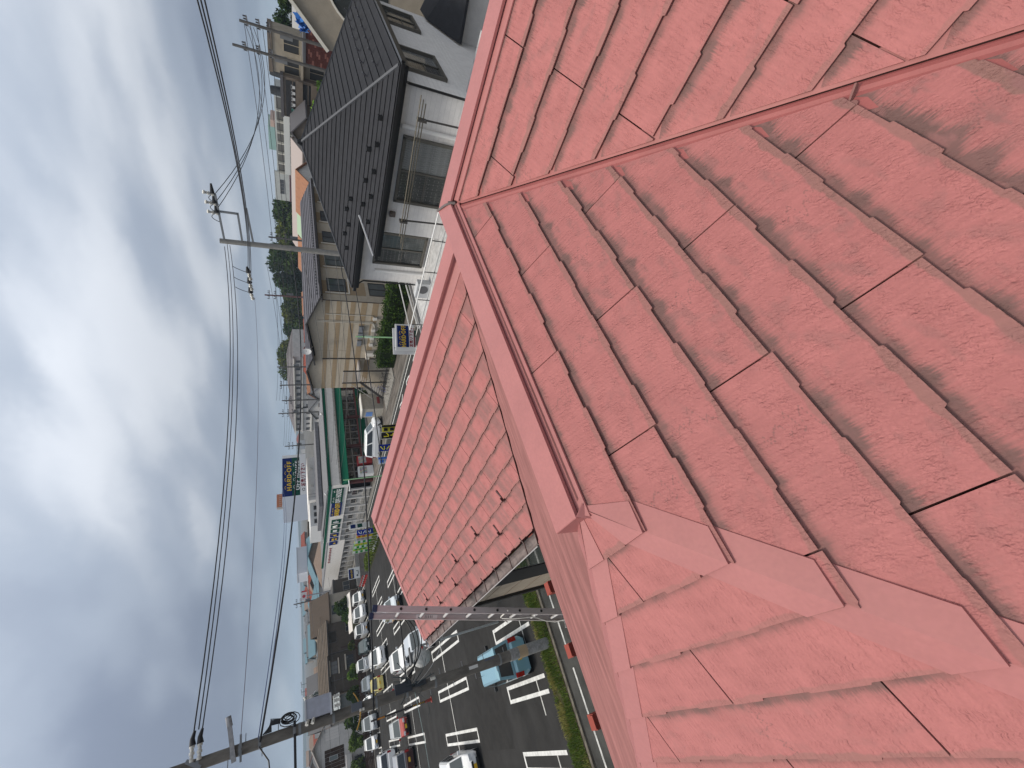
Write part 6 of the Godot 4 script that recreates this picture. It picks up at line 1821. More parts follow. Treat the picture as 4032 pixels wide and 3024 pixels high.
func build_trees():
	rng.seed = 5
	var dk := [[0.018, 0.032, 0.010], [0.032, 0.050, 0.014]]
	var ol := [[0.030, 0.045, 0.012], [0.065, 0.075, 0.018]]
	var g := "trees on the hill behind the apartments"
	tree("dark tree mass right of the bracket pole with yellowish patches", Vector3(130, 0, -80.5), 13.2, 6.6, dk, g, 0.6, 16, 330)
	tree("low dark tree beside the white block on the hill", Vector3(130, 0, -88.5), 12.6, 6.4, ol, g, 0.6, 15, 330)
	tree("tall rounded dark tree left of the bracket pole", Vector3(130, 0, -99.5), 15.6, 7.2, dk, g, 0.62, 18, 340)
	tree("lower shoulder of dark trees by the slim red pole", Vector3(131, 0, -108.5), 12.6, 6.2, dk, g, 0.6, 15, 330)
	tree("rounded green tree above the orange gables", Vector3(130, 0, -118.5), 12.6, 6.8, ol, g, 0.6, 15, 330)
	tree("flat-topped tree left of the rounded green one", Vector3(131, 0, -127.5), 12.0, 6.6, dk, g, 0.6, 15, 330)
	tree("tall olive tree above the satellite dish", Vector3(130, 0, -142.0), 14.4, 7.4, ol, g, 0.62, 18, 340)
	tree("olive tree at the end of the hill by the grey roofs", Vector3(130, 0, -154.0), 14.0, 7.2, ol, g, 0.62, 17, 340)
	tree("dark tree on the hill top at the right edge", Vector3(84, 0, -22.5), 11.2, 3.0, dk, "trees at the right edge", 0.32, 14, 260)
	tree("dark bushy tree cut by the right edge of the view", Vector3(80, 0, -17.6), 10.8, 3.0, dk, "trees at the right edge", 0.32, 14, 260)
	tree("bright green bush behind the black roof", Vector3(46, 0, -17.6), 7.7, 1.5, [[0.09, 0.16, 0.022], [0.06, 0.12, 0.02]], "", 0.14, 7, 120)
	tree("small bright green bush lower on the right behind the black roof", Vector3(45, 0, -16.1), 7.3, 1.1, [[0.07, 0.12, 0.022], [0.05, 0.09, 0.02]], "", 0.13, 6, 100)
	g = "garden trees behind the brown fence"
	tree("round clipped tree in front of the beige house", Vector3(17.6, 0, -79.5), 4.2, 1.6, dk, g, 0.20, 8, 150)
	tree("lower tree beside the round clipped one by the white carport", Vector3(16.0, 0, -79.2), 3.1, 1.5, [[0.03, 0.055, 0.012], [0.05, 0.08, 0.018]], g, 0.20, 8, 150)
	tree("bright shrub behind the fence left of the brown house", Vector3(8.0, 0, -78.4), 3.0, 1.3, [[0.05, 0.09, 0.018], [0.07, 0.11, 0.02]], g, 0.18, 8, 140)
	tree("dark shrub at the wall of the brown house", Vector3(11.8, 0, -79.4), 2.5, 1.0, ol, g, 0.18, 7, 110)
	tree("tall dark shrub right of the concrete pole", Vector3(5.6, 0, -78.4), 3.4, 1.5, dk, g, 0.20, 8, 140)
	tree("dark shrub left of the concrete pole", Vector3(2.6, 0, -78.6), 3.8, 1.5, dk, g, 0.20, 8, 150)
	tree("leafy shrub above the second white wagon from the left", Vector3(0.4, 0, -78.4), 3.4, 1.4, [[0.04, 0.065, 0.014], [0.06, 0.09, 0.018]], g, 0.20, 8, 140)
	tree("leafy shrub at the left end of the brown fence", Vector3(-2.2, 0, -78.6), 3.4, 1.6, [[0.035, 0.055, 0.014], [0.055, 0.08, 0.02]], g, 0.20, 8, 140)
	tree("dark hedge tree behind the shop roof below the red sign", Vector3(49.5, 0, -131), 4.6, 2.6, dk, "", 0.3, 8, 140)
	tree("dark hedge tree behind the shop roof left of the red sign", Vector3(46.0, 0, -131), 4.4, 2.2, ol, "", 0.3, 8, 140)
	tree("dark garden tree between the stair and the kiosk shed", Vector3(31.3, 0, -42.0), 2.6, 1.2, dk, "", 0.14, 8, 150)

func build_fence():
	var f := thing("board_fence", "long dark brown board fence on a low wall behind the far row", "fence")
	var brown := worn(0.060, 0.034, 0.024, 0.7, 1.5, 0.8, 81)
	var brown2 := worn(0.085, 0.056, 0.044, 0.7, 1.5, 0.8, 82)
	var lw := MB.new(); lw.span(Vector3(-22, 0, -75.35), Vector3(19.2, 0.55, -75.6))
	put("low_wall", lw, worn(0.20, 0.185, 0.17, 0.7, 1.5, 0.9, 83), f)
	for i in 20:
		var a := -21.5 + 2.03 * i
		if i == 17: continue
		for r in 6:
			var mb := MB.new(); mb.box(Vector3(a + 1.0, 0.66 + 0.185 * r, -75.9), Vector3(1.98, 0.165, 0.025))
			put("fence_board", mb, brown if (i + r) % 3 != 0 else brown2, f)
		var pm := MB.new(); pm.box(Vector3(a, 0.88, -75.92), Vector3(0.09, 1.75, 0.09))
		put("post", pm, brown, f)
	var ov := MB.new(); ov.box(Vector3(-21.5 + 2.03 * 17 + 1.0, 1.1, -75.88), Vector3(1.9, 1.5, 0.04))
	put("olive_panel", ov, mat(0.10, 0.10, 0.055, 0.8), f)
	var gw := MB.new(); gw.span(Vector3(19.4, 0, -75.3), Vector3(24.5, 0.7, -75.55))
	single("block_wall", gw, worn(0.36, 0.35, 0.33, 0.8, 1.0, 0.9, 84), "short pale block wall closing the lot beside the shop", "wall")

func build_left_houses():
	var brown := worn(0.105, 0.085, 0.068, 0.85, 2.2, 0.9, 91)
	var broof := worn(0.120, 0.098, 0.078, 0.85, 2.0, 0.8, 92)
	var t := thing("brown_house", "wide dull brown house with cream window hoods behind the fence", "house", Vector3(0, 0, -82))
	var w := MB.new()
	w.span(Vector3(6.6, 0, -7), Vector3(11.9, 5.3, 0.0)); w.span(Vector3(11.9, 0, -6), Vector3(16.2, 5.15, 0.35))
	put("wall", w, brown, t)
	var rf := grp("roof", t)
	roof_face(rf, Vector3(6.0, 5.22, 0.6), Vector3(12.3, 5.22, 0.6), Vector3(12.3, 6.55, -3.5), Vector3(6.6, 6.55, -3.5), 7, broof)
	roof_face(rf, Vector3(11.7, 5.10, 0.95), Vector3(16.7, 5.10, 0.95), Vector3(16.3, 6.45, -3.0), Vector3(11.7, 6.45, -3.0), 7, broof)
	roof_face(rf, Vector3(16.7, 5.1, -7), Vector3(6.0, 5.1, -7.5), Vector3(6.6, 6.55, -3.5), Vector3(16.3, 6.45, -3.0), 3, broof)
	var fb := MB.new(); fb.bar(Vector3(6.0, 5.18, 0.62), Vector3(11.8, 5.18, 0.62), 0.06, 0.2); fb.bar(Vector3(11.8, 5.06, 0.97), Vector3(16.7, 5.06, 0.97), 0.06, 0.2)
	put("gutter", fb, mat(0.03, 0.025, 0.022, 0.6), t)
	var fr := mat(0.06, 0.05, 0.045, 0.5)
	window(t, Vector3(10.05, 4.35, 0.0), Vector3(0, 0, 1), 1.75, 1.0, fr, glass(0.14, 0.145, 0.15), 3)
	window(t, Vector3(10.35, 2.05, 0.0), Vector3(0, 0, 1), 1.75, 1.1, fr, glass(0.06, 0.065, 0.07), 3)
	for b in [[10.05, 4.98], [10.15, 3.72], [10.35, 2.72]]:
		var mb := MB.new(); mb.box(Vector3(b[0], b[1], 0.16), Vector3(2.1, 0.17, 0.34))
		put("window_hood", mb, mat(0.50, 0.44, 0.36, 0.7), t)
	window(t, Vector3(14.2, 4.4, 0.35), Vector3(0, 0, 1), 1.6, 1.25, fr, mat(0.045, 0.037, 0.030, 0.8), 1, "shutter")
	window(t, Vector3(15.2, 1.9, 0.35), Vector3(0, 0, 1), 1.5, 1.0, mat(0.2, 0.19, 0.17, 0.5), glass(), 2)
	var dp := MB.new(); dp.bar(Vector3(8.35, 0.2, 0.06), Vector3(8.35, 5.1, 0.06), 0.12, 0.1); dp.bar(Vector3(11.95, 0.2, 0.4), Vector3(11.95, 5.1, 0.4), 0.08, 0.08)
	put("downpipe", dp, mat(0.09, 0.08, 0.075, 0.6), t)
	var vt := MB.new(); vt.box(Vector3(12.4, 2.8, 0.42), Vector3(0.24, 0.9, 0.1))
	put("dark_vent", vt, mat(0.05, 0.02, 0.018, 0.7), t)
	var ac := thing("air_conditioner", "white outdoor air unit on the wall of the brown house", "air conditioner", Vector3(12.3, 1.55, -81.3))
	var ab := MB.new(); ab.box(Vector3(0, 0.3, 0), Vector3(0.8, 0.6, 0.3))
	put("case", ab, mat(0.50, 0.50, 0.49, 0.5), ac)
	var af := MB.new(); af.disc(Vector3(-0.1, 0.3, 0.155), Vector3.BACK, 0.22, 0.02, 12)
	put("fan_grille", af, mat(0.06, 0.06, 0.06, 0.6), ac)
	var cream := worn(0.46, 0.41, 0.34, 0.9, 2.0, 0.9, 93)
	far_house("cream_house", "cream walled house with brown gable roof right of the brown house", 18.3, -86, 5.0, 7, 4.9, 2.5, "gable_x", cream, worn(0.095, 0.075, 0.06, 0.85, 1.5, 0.8, 94), 0, "")
	far_house("brown_block", "dark brown flat-topped block beside the cream house", 22.2, -88, 2.6, 7, 3.4, 0.25, "flat", mat(0.10, 0.085, 0.07, 0.9), mat(0.09, 0.085, 0.08, 0.8), 0, "", "building", 1)
	var rt := thing("red_gable", "small terracotta gable peeping over the brown roof", "house", Vector3(16.6, 0, -88))
	var rb := MB.new(); rb.span(Vector3(-1.6, 0, -3), Vector3(1.2, 5.9, 0))
	put("wall", rb, mat(0.30, 0.085, 0.045, 0.9), rt)
	var rb2 := MB.new(); rb2.poly([Vector3(-1.9, 5.8, 0.3), Vector3(-1.9, 5.8, -3.2), Vector3(0.2, 7.0, -3.2), Vector3(0.2, 7.0, 0.3)], Vector3(0, -0.15, 0)); rb2.poly([Vector3(0.2, 7.0, 0.3), Vector3(0.2, 7.0, -3.2), Vector3(1.5, 5.8, -3.2), Vector3(1.5, 5.8, 0.3)], Vector3(0, -0.15, 0))
	put("roof", rb2, mat(0.20, 0.17, 0.13, 0.8), rt)
	var cp := thing("carport", "long white carport roof between the clipped tree and the fence", "carport", Vector3(16.4, 0, -78.0))
	var c1 := MB.new(); c1.poly([Vector3(-2.9, 1.75, 1.2), Vector3(2.7, 1.75, 1.2), Vector3(2.7, 2.15, -0.9), Vector3(-2.9, 2.15, -0.9)], Vector3(0, -0.07, 0))
	put("roof", c1, mat(0.62, 0.585, 0.545, 0.6), cp)
	var c2 := MB.new(); c2.span(Vector3(-2.85, 1.0, 1.1), Vector3(2.65, 1.66, 1.16))
	put("front_panel", c2, mat(0.60, 0.57, 0.54, 0.6), cp)
	var c3 := MB.new(); c3.span(Vector3(-2.9, 1.68, 1.17), Vector3(2.7, 1.74, 1.22))
	put("gutter", c3, mat(0.03, 0.03, 0.03, 0.5), cp)
	for x in [-2.7, 0.0, 2.5]:
		var mb := MB.new(); mb.bar(Vector3(x, 0, 1.0), Vector3(x, 1.7, 1.0), 0.1, 0.1)
		put("post", mb, mat(0.3, 0.3, 0.3, 0.5), cp)
	# white and brown house at the left edge
	var h := thing("white_brown_house", "white house with a dark brown panelled middle at the left edge", "house", Vector3(0.6, 0, -82.5))
	var wht := worn(0.60, 0.575, 0.55, 0.88, 2.0, 0.85, 95)
	var h1 := MB.new(); h1.span(Vector3(-3.4, 0, -7), Vector3(2.3, 6.3, 0)); h1.poly([Vector3(-3.4, 6.3, 0), Vector3(2.3, 6.3, 0), Vector3(0.4, 7.6, 0)], Vector3(0, 0, -0.2))
	put("wall", h1, wht, h)
	for i in 6:
		var mb := MB.new(); mb.span(Vector3(-2.6 + 0.42 * i, 3.7, 0.0), Vector3(-2.21 + 0.42 * i, 6.2, 0.04))
		put("brown_board", mb, mat(0.055, 0.036, 0.026, 0.8), h)
	for i in 4:
		var mb := MB.new(); mb.span(Vector3(0.9 + 0.34 * i, 4.1, 0.0), Vector3(1.2 + 0.34 * i, 6.0, 0.035))
		put("white_board", mb, mat(0.66, 0.63, 0.60, 0.8), h)
	window(h, Vector3(-1.2, 5.1, 0.04), Vector3(0, 0, 1), 0.55, 1.1, mat(0.4, 0.4, 0.4, 0.5), glass(0.14, 0.17, 0.18), 1)
	window(h, Vector3(-2.7, 1.9, 0.0), Vector3(0, 0, 1), 1.6, 1.1, mat(0.2, 0.2, 0.2, 0.5), glass(), 2)
	var h2 := MB.new()
	h2.poly([Vector3(-4.0, 6.05, 0.5), Vector3(-4.0, 6.05, -7.4), Vector3(0.4, 7.78, -7.4), Vector3(0.4, 7.78, 0.5)].map(func(v): return v), Vector3(0, -0.16, 0))
	h2.poly([Vector3(0.4, 7.78, 0.5), Vector3(0.4, 7.78, -7.4), Vector3(2.9, 6.05, -7.4), Vector3(2.9, 6.05, 0.5)], Vector3(0, -0.16, 0))
	put("roof", h2, mat(0.17, 0.15, 0.13, 0.7), h)
	var po := MB.new(); po.span(Vector3(-3.6, 2.9, 0), Vector3(-1.4, 3.6, 1.6))
	put("porch", po, wht, h)
	var gs := thing("grey_shed", "grey roofed shed between the shrubs and the concrete pole", "shed", Vector3(5.4, 0, -81.0))
	var g1 := MB.new(); g1.span(Vector3(-1.0, 0, -2), Vector3(0.9, 4.0, 0))
	put("wall", g1, mat(0.16, 0.165, 0.16, 0.8), gs)
	var g2 := MB.new(); g2.poly([Vector3(-1.3, 4.0, 0.4), Vector3(1.2, 4.0, 0.4), Vector3(1.2, 4.7, -2.2), Vector3(-1.3, 4.7, -2.2)], Vector3(0, -0.08, 0))
	put("roof", g2, mat(0.30, 0.33, 0.34, 0.6), gs)
	var dh := far_house("slate_house", "dark slate roofed house with a white pointed dormer", 7.4, -96, 7.5, 8, 5.2, 2.9, "gable_x", mat(0.22, 0.2, 0.18, 0.9), worn(0.048, 0.050, 0.060, 0.85, 1.5, 0.6, 96), 0, "")
	var d1 := MB.new()
	d1.poly([Vector3(-0.15, 6.3, 3.6), Vector3(1.25, 6.3, 3.6), Vector3(1.25, 6.9, 3.6), Vector3(0.55, 7.7, 3.6), Vector3(-0.15, 6.9, 3.6)], Vector3(0, 0, -2.6))
	put("dormer", d1, mat(0.12, 0.15, 0.13, 0.8), dh)
	var d2 := MB.new()
	d2.bar(Vector3(-0.3, 6.8, 3.66), Vector3(0.55, 7.8, 3.66), 0.12, 0.14); d2.bar(Vector3(1.4, 6.8, 3.66), Vector3(0.55, 7.8, 3.66), 0.12, 0.14)
	put("dormer_trim", d2, mat(0.66, 0.66, 0.64, 0.5), dh)
	window(dh, Vector3(0.55, 6.75, 3.6), Vector3(0, 0, 1), 0.6, 0.7, mat(0.5, 0.5, 0.5, 0.5), glass(), 1)

func build_far():
	rng.seed = 21
	var beige := worn(0.36, 0.315, 0.25, 0.85, 3.0, 0.9, 101)
	var pale := worn(0.56, 0.55, 0.53, 0.85, 3.0, 0.9, 102)
	var dun := worn(0.20, 0.165, 0.135, 0.8, 3.0, 0.9, 103)
	# cream building with a slanted coping and an arched opening, beyond the black roof
	var t := thing("cream_building", "cream building with slanted white coping and arched window behind the black roof", "building", Vector3(36, 0, 0))
	var w := MB.new()
	w.poly([Vector3(0, 0, 6), Vector3(0, 0, -10.05), Vector3(0, 6.35, -10.05), Vector3(0, 8.45, -8.05), Vector3(0, 11.5, -5.2), Vector3(0, 11.5, 6)], Vector3(8, 0, 0))
	put("wall", w, worn(0.30, 0.265, 0.215, 0.88, 2.5, 0.9, 104), t)
	var c := MB.new(); c.bar(Vector3(0.0, 6.38, -10.1), Vector3(0.0, 11.6, -5.15), 0.34, 0.20)
	put("coping", c, mat(0.62, 0.59, 0.52, 0.7), t)
	var bt := MB.new(); bt.bar(Vector3(0.6, 6.30, -10.22), Vector3(0.6, 11.5, -5.30), 0.6, 0.10)
	put("blue_edge", bt, mat(0.03, 0.06, 0.16, 0.6), t)
	var ar := MB.new()
	var ap := []
	for i in 13: ap.append(Vector3(-0.03, 3.0 + sin(PI * (0.5 + 0.5 * i / 12.0)) * 3.6 + 0.0, -6.3 - sin(PI * 0.5 * i / 12.0) * 2.5))
	ap.append(Vector3(-0.03, 3.0, -6.3 + 4.0)); ap.append(Vector3(-0.03, 6.6, -6.3 + 4.0))
	ar.poly(ap, Vector3(0.02, 0, 0))
	var ao := put("window", ar, glass(0.02, 0.025, 0.025), t)
	var at := MB.new()
	for i in 12: at.bar(ap[i] + Vector3(-0.03, 0.05, -0.03), ap[i + 1] + Vector3(-0.03, 0.05, -0.03), 0.10, 0.12)
	at.bar(Vector3(-0.05, 6.65, -6.3), Vector3(-0.05, 6.65, -2.3), 0.1, 0.12); at.bar(Vector3(-0.05, 4.0, -8.0), Vector3(-0.05, 5.4, -3), 0.06, 0.08)
	put("arch_trim", at, mat(0.62, 0.59, 0.52, 0.7), ao)
	var tp := MB.new(); tp.leaves(Vector3(1.2, 7.75, -9.2), Vector3(0.5, 0.35, 0.6), 60, 0.35, rng)
	single("blue_tarpaulin", tp, mat(0.03, 0.16, 0.48, 0.5), "crumpled blue tarpaulin behind the slanted white coping", "tarpaulin").position = Vector3(36, 0, 0)
	# brick and brown blocks on the right
	var bk := far_house("brick_house", "red-brown brick house with grey roof behind the slanted coping", 59.5, -16.0, 3, 4.0, 7.0, 0.25, "flat", worn(0.13, 0.045, 0.038, 0.6, 0.6, 0.9, 105), mat(0.10, 0.10, 0.11, 0.8), 0, "", "house", 0)
	var bm := mat(0.085, 0.03, 0.026, 0.9)
	for r in 11:
		for q in 9:
			var mb := MB.new(); mb.box(Vector3(-1.51, 4.7 + 0.2 * r, -1.8 + 0.48 * q + 0.24 * (r % 2)), Vector3(0.05, 0.17, 0.44))
			put("brick", mb, bm if (r * 3 + q * 5) % 4 else mat(0.20, 0.085, 0.07, 0.9), bk)
	far_house("grey_roof_hut", "pale grey low roof below the green trees at the right edge", 72, -16.5, 5, 5, 7.4, 0.7, "gable_z", pale, mat(0.30, 0.30, 0.30, 0.8), 0, "", "house", 1)
	var b1 := far_house("brown_apartments", "dull brown apartment block with deep balconies behind the power poles", 63.2, -18.9, 2.4, 4.0, 10.2, 0.4, "flat", beige, dun, 0, "", "apartment building", 0)
	for f in 2:
		for q in 2:
			var z := -1.1 + 2.1 * q
			window(b1, Vector3(-1.2, 8.3 - 2.6 * f, z), Vector3(-1, 0, 0), 1.6, 1.6, mat(0.35, 0.3, 0.22, 0.6), mat(0.025, 0.025, 0.025, 0.4), 2)
		var sl := MB.new(); sl.span(Vector3(-2.1, 7.15 - 2.6 * f, -2.0), Vector3(-1.2, 7.4 - 2.6 * f, 2.0))
		put("balcony_slab", sl, beige, b1)
	var b2 := far_house("brown_flats", "long brown block with laundry on its balcony above the bright bush", 65, -22.9, 8, 4.2, 9.2, 0.3, "flat", dun, mat(0.11, 0.105, 0.11, 0.8), 0, "", "apartment building", 0)
	for f in 2:
		var mb := MB.new(); mb.span(Vector3(-4.1, 8.0 - 1.6 * f, -2.0), Vector3(-3.98, 8.95 - 1.6 * f, 1.8))
		put("balcony_opening", mb, mat(0.018, 0.018, 0.02, 0.7), b2)
		var rl := MB.new(); rl.bar(Vector3(-4.2, 8.25 - 1.6 * f, -2.0), Vector3(-4.2, 8.25 - 1.6 * f, 2.0), 0.06, 0.06); rl.span(Vector3(-4.25, 7.2 - 1.6 * f, -2.05), Vector3(-4.12, 7.95 - 1.6 * f, 2.05))
		put("balcony_front", rl, worn(0.17, 0.14, 0.115, 0.85, 2.0, 0.9, 106), b2)
	for i in 5:
		var ln := thing("laundry", ["white shirt drying on the brown balcony, rightmost", "white towel drying beside the rightmost shirt", "white cloth drying in the middle of the brown balcony", "pale cloth drying left of the middle", "sea green cloth drying at the left end of the balcony"][i], "laundry", Vector3(60.75, 8.05, -21.6 - 0.62 * i), 0, "laundry on the brown balcony")
		var mb := MB.new(); mb.box(Vector3(0, 0.16, 0), Vector3(0.05, 0.42, 0.30)); mb.box(Vector3(0, 0.30, 0), Vector3(0.05, 0.10, 0.44))
		put("cloth", mb, mat(0.12, 0.30, 0.27, 0.8) if i == 4 else mat(0.55, 0.55, 0.55, 0.8), ln)
	for i in 2:
		var tk := thing("roof_tank", ["dark water tank on the brown flats' roof, nearer the poles", "dark water tank at the left end of the brown flats' roof"][i], "water tank", Vector3(64, 9.5, -21.6 - 2.0 * i), 0, "water tanks")
		var mb := MB.new(); mb.tube([Vector3(0, 0, 0), Vector3(0, 0.9, 0), Vector3(0, 1.1, 0)], 0.55, 0.42, 10)
		put("tank", mb, mat(0.05, 0.055, 0.06, 0.6), tk)
	far_house("dark_gable_house", "small dark gable with white edge beside the black roof tip", 58, -24.4, 4, 3.0, 7.4, 1.2, "gable_x", dun, mat(0.09, 0.085, 0.09, 0.7), 0, "", "house", 1)
	# long white apartment block
	var lb := thing("white_apartments", "long white apartment block with rows of balconies on the skyline", "apartment building", Vector3(110, 0, 0))
	var lw := MB.new(); lw.span(Vector3(0, 0, -64.5), Vector3(9, 11.3, -41.5)); lw.span(Vector3(-0.6, 0, -64.5), Vector3(0, 11.9, -57.5))
	put("wall", lw, worn(0.50, 0.52, 0.50, 0.9, 4.0, 0.9, 107), lb)
	for f in 4:
		var op := MB.new(); op.span(Vector3(-0.05, 9.7 - 2.45 * f, -57.4), Vector3(0.0, 11.0 - 2.45 * f, -41.7))
		put("balcony_opening", op, mat(0.12, 0.115, 0.105, 0.7), lb)
		var fr := MB.new(); fr.span(Vector3(-1.1, 8.6 - 2.45 * f, -57.5), Vector3(-1.0, 9.7 - 2.45 * f, -41.5)); fr.span(Vector3(-1.1, 8.5 - 2.45 * f, -57.5), Vector3(0.0, 8.62 - 2.45 * f, -41.5))
		put("balcony_front", fr, mat(0.62, 0.63, 0.60, 0.8), lb)
		for q in 7:
			var dv := MB.new(); dv.span(Vector3(-1.0, 9.7 - 2.45 * f, -43.9 - 2.25 * q), Vector3(-0.05, 11.0 - 2.45 * f, -44.1 - 2.25 * q))
			put("divider", dv, mat(0.55, 0.53, 0.46, 0.8), lb)
	for e in [[10.4, -61], [7.9, -61]]: window(lb, Vector3(-0.6, e[0], e[1]), Vector3(-1, 0, 0), 3.6, 0.9, mat(0.25, 0.25, 0.25, 0.5), glass(0.06, 0.06, 0.06), 4)
	var et := MB.new(); et.span(Vector3(-0.7, 8.55, -64.6), Vector3(-0.6, 8.8, -57.5))
	put("maroon_trim", et, mat(0.10, 0.03, 0.04, 0.7), lb)
	var sg := thing("hazy_tower", "pale sea green tower far behind the white apartment block", "building", Vector3(235, 0, -104))
	var s1 := MB.new(); s1.span(Vector3(-4, 0, -7), Vector3(8, 17.0, 3.5))
	put("wall", s1, mat(0.30, 0.46, 0.42, 0.8), sg)
	var s2 := MB.new(); s2.span(Vector3(-4.2, 0, 3.5), Vector3(6, 16.0, 6.5))
	put("pink_wing", s2, mat(0.55, 0.40, 0.33, 0.8), sg)
	# gabled terraces with terracotta tiles between the apartments and the hill
	var terra := worn(0.33, 0.165, 0.10, 0.75, 1.6, 0.9, 108)
	var rust := worn(0.22, 0.060, 0.040, 0.75, 1.6, 0.9, 109)
	var mint := mat(0.32, 0.42, 0.30, 0.8)
	var slate := worn(0.075, 0.078, 0.085, 0.85, 1.6, 0.7, 110)
	var gg := "tiled houses behind the striped apartments"
	far_house("tiled_house", "terracotta roofed house with white eaves triangle right of the bracket pole", 72, -40.5, 6, 6.5, 6.4, 1.6, "gable_z", pale, terra, 0, gg)
	far_house("tiled_house", "mint green roofed house beside the bracket pole", 73, -46.0, 6, 5.0, 6.5, 1.3, "gable_z", pale, mint, 0, gg)
	far_house("tiled_house", "long pale roofed house behind the bracket pole", 84, -48.0, 8, 20, 7.0, 1.5, "gable_z", worn(0.34, 0.31, 0.28, 0.9, 3.0, 0.9, 111), mat(0.36, 0.31, 0.29, 0.85), 0, gg)
	far_house("tiled_house", "terracotta roofed house left of the bracket pole under the dark trees", 74, -53.5, 6, 6.5, 6.2, 1.5, "gable_z", pale, terra, 0, gg)
	far_house("tiled_house", "terracotta gable with grey trim below the slim red pole", 70, -62.5, 6, 5, 5.4, 1.8, "gable_x", mat(0.42, 0.38, 0.27, 0.9), terra, 0, gg)
	far_house("tiled_house", "rust red roofed house with white gable trim left of the slim red pole", 70, -69.8, 6, 5.5, 5.2, 1.7, "gable_x", pale, rust, 0, gg)
	far_house("tiled_house", "rust and orange roofed house behind the satellite dish", 70, -79.0, 6, 7, 5.4, 1.5, "gable_z", pale, rust, 0, gg)
	far_house("tiled_house", "small orange gable peeping over the striped wall's second gable", 66, -82.5, 5, 3.5, 4.8, 1.6, "gable_x", pale, terra, 0, gg)
	far_house("tiled_house", "grey roofed house with white gable edge above the shop's right end", 66, -87.5, 7, 6.5, 4.7, 1.5, "gable_x", pale, slate, 0, gg)
	far_house("tiled_house", "dark roofed white house with a pale gable edge beside the skyline poles", 64, -80.0, 5, 4.0, 4.4, 1.4, "gable_x", pale, slate, 0, gg)
	# grey roofed white flats
	for i in 2:
		var gf := thing("grey_roofed_flats", ["white three-storey flats with long grey roof on the skyline behind the striped wall", "white flats with grey roof left of the skyline poles"][i], "apartment building", Vector3(80, 0, [-93.8, -109.5][i]), 0, "grey roofed flats")
		var L := 10.4 if i == 0 else 6.0
		var g1 := MB.new(); g1.span(Vector3(-5, 0, -L), Vector3(4, 9.0, L))
		put("wall", g1, pale, gf)
		var g2 := MB.new(); g2.quad(Vector3(-5.6, 9.0, -L * 0.98), Vector3(-5.6, 9.0, L), Vector3(-1.5, 10.4, L * 0.72), Vector3(-1.5, 10.4, -L * 0.42)); g2.quad(Vector3(4.5, 9.0, L), Vector3(4.5, 9.0, -L), Vector3(-1.5, 10.4, -L * 0.42), Vector3(-1.5, 10.4, L * 0.72)); g2.tri(Vector3(-5.6, 9.0, L), Vector3(4.5, 9.0, L), Vector3(-1.5, 10.4, L * 0.72)); g2.tri(Vector3(4.5, 9.0, -L), Vector3(-5.6, 9.0, -L * 0.98), Vector3(-1.5, 10.4, -L * 0.42))
		put("roof", g2, worn(0.15, 0.14, 0.145, 0.85, 2.5, 0.8, 112), gf)
		var ev := MB.new(); ev.span(Vector3(-5.8, 8.75, -L), Vector3(-5.5, 9.0, L))
		put("eaves_board", ev, mat(0.62, 0.61, 0.56, 0.7), gf)
		for f in 3:
			var rb := MB.new(); rb.span(Vector3(-5.4, 7.0 - 2.3 * f, -L), Vector3(-5.0, 7.25 - 2.3 * f, L))
			put("balcony_band", rb, mat(0.64, 0.63, 0.60, 0.8), gf)
			for q in int(L / 1.3): window(gf, Vector3(-5.0, 7.95 - 2.3 * f, -L + 1.2 + q * 2.55), Vector3(-1, 0, 0), 1.3 if q % 2 == 0 else 0.8, 0.95, mat(0.2, 0.2, 0.2, 0.5), glass(0.05, 0.055, 0.06), 2)
	# behind the shop
	var X := Vector3.RIGHT
	var os := thing("orange_sign", "orange roof sign with pale characters beside the big blue sign", "sign", Vector3(61.2, 0, -130))
	var o1 := MB.new(); o1.span(Vector3(-2.0, 12.7, -0.5), Vector3(2.0, 14.1, 0)); 
	put("panel", o1, mat(0.52, 0.17, 0.07, 0.6), os)
	var o2 := MB.new()
	for i in 6: o2.box(Vector3(-1.5 + 0.6 * i, 13.35, 0.02), Vector3(0.36, 0.10, 0.03)); o2.box(Vector3(-1.5 + 0.6 * i, 13.15, 0.02), Vector3(0.10, 0.5, 0.03))
	put("characters", o2, mat(0.62, 0.5, 0.42, 0.6), os)
	var o3 := MB.new(); o3.span(Vector3(-2.5, 12.4, -0.6), Vector3(-2.0, 14.0, 0.0)); o3.bar(Vector3(-1, 0, -0.3), Vector3(-1, 12.7, -0.3), 0.3, 0.3); o3.bar(Vector3(1, 0, -0.3), Vector3(1, 12.7, -0.3), 0.3, 0.3)
	put("frame", o3, mat(0.5, 0.48, 0.46, 0.6), os)
	var br := far_house("brown_store", "brown low store with red sign and white panels behind the shop", 50.7, -133, 7.0, 6, 6.0, 0.35, "flat", mat(0.10, 0.075, 0.05, 0.9), mat(0.09, 0.07, 0.05, 0.8), 0, "", "store", 0)
	var r1 := MB.new(); r1.box(Vector3(0.8, 5.2, 3.05), Vector3(2.6, 0.9, 0.12))
	put("red_sign", r1, mat(0.34, 0.015, 0.02, 0.5), br)
	for i in 2:
		var mb := MB.new(); mb.box(Vector3(-1.4 - 1.5 * i, 4.9, 3.05), Vector3(0.9, 1.0, 0.1))
		put("white_panel", mb, mat(0.58, 0.58, 0.56, 0.6), br)
	far_house("tan_roof_hut", "small tan roofed building right of the brown store", 55.5, -132, 3.2, 5, 5.0, 1.0, "gable_z", pale, mat(0.52, 0.37, 0.22, 0.8), 0, "", "building", 1)
	var wh := far_house("white_warehouse", "big pale windowless warehouse box left of the brown store", 43.2, -134, 7.0, 8, 9.2, 0.15, "flat", mat(0.60, 0.615, 0.66, 0.7), mat(0.58, 0.6, 0.64, 0.7), 0, "", "warehouse", 0)
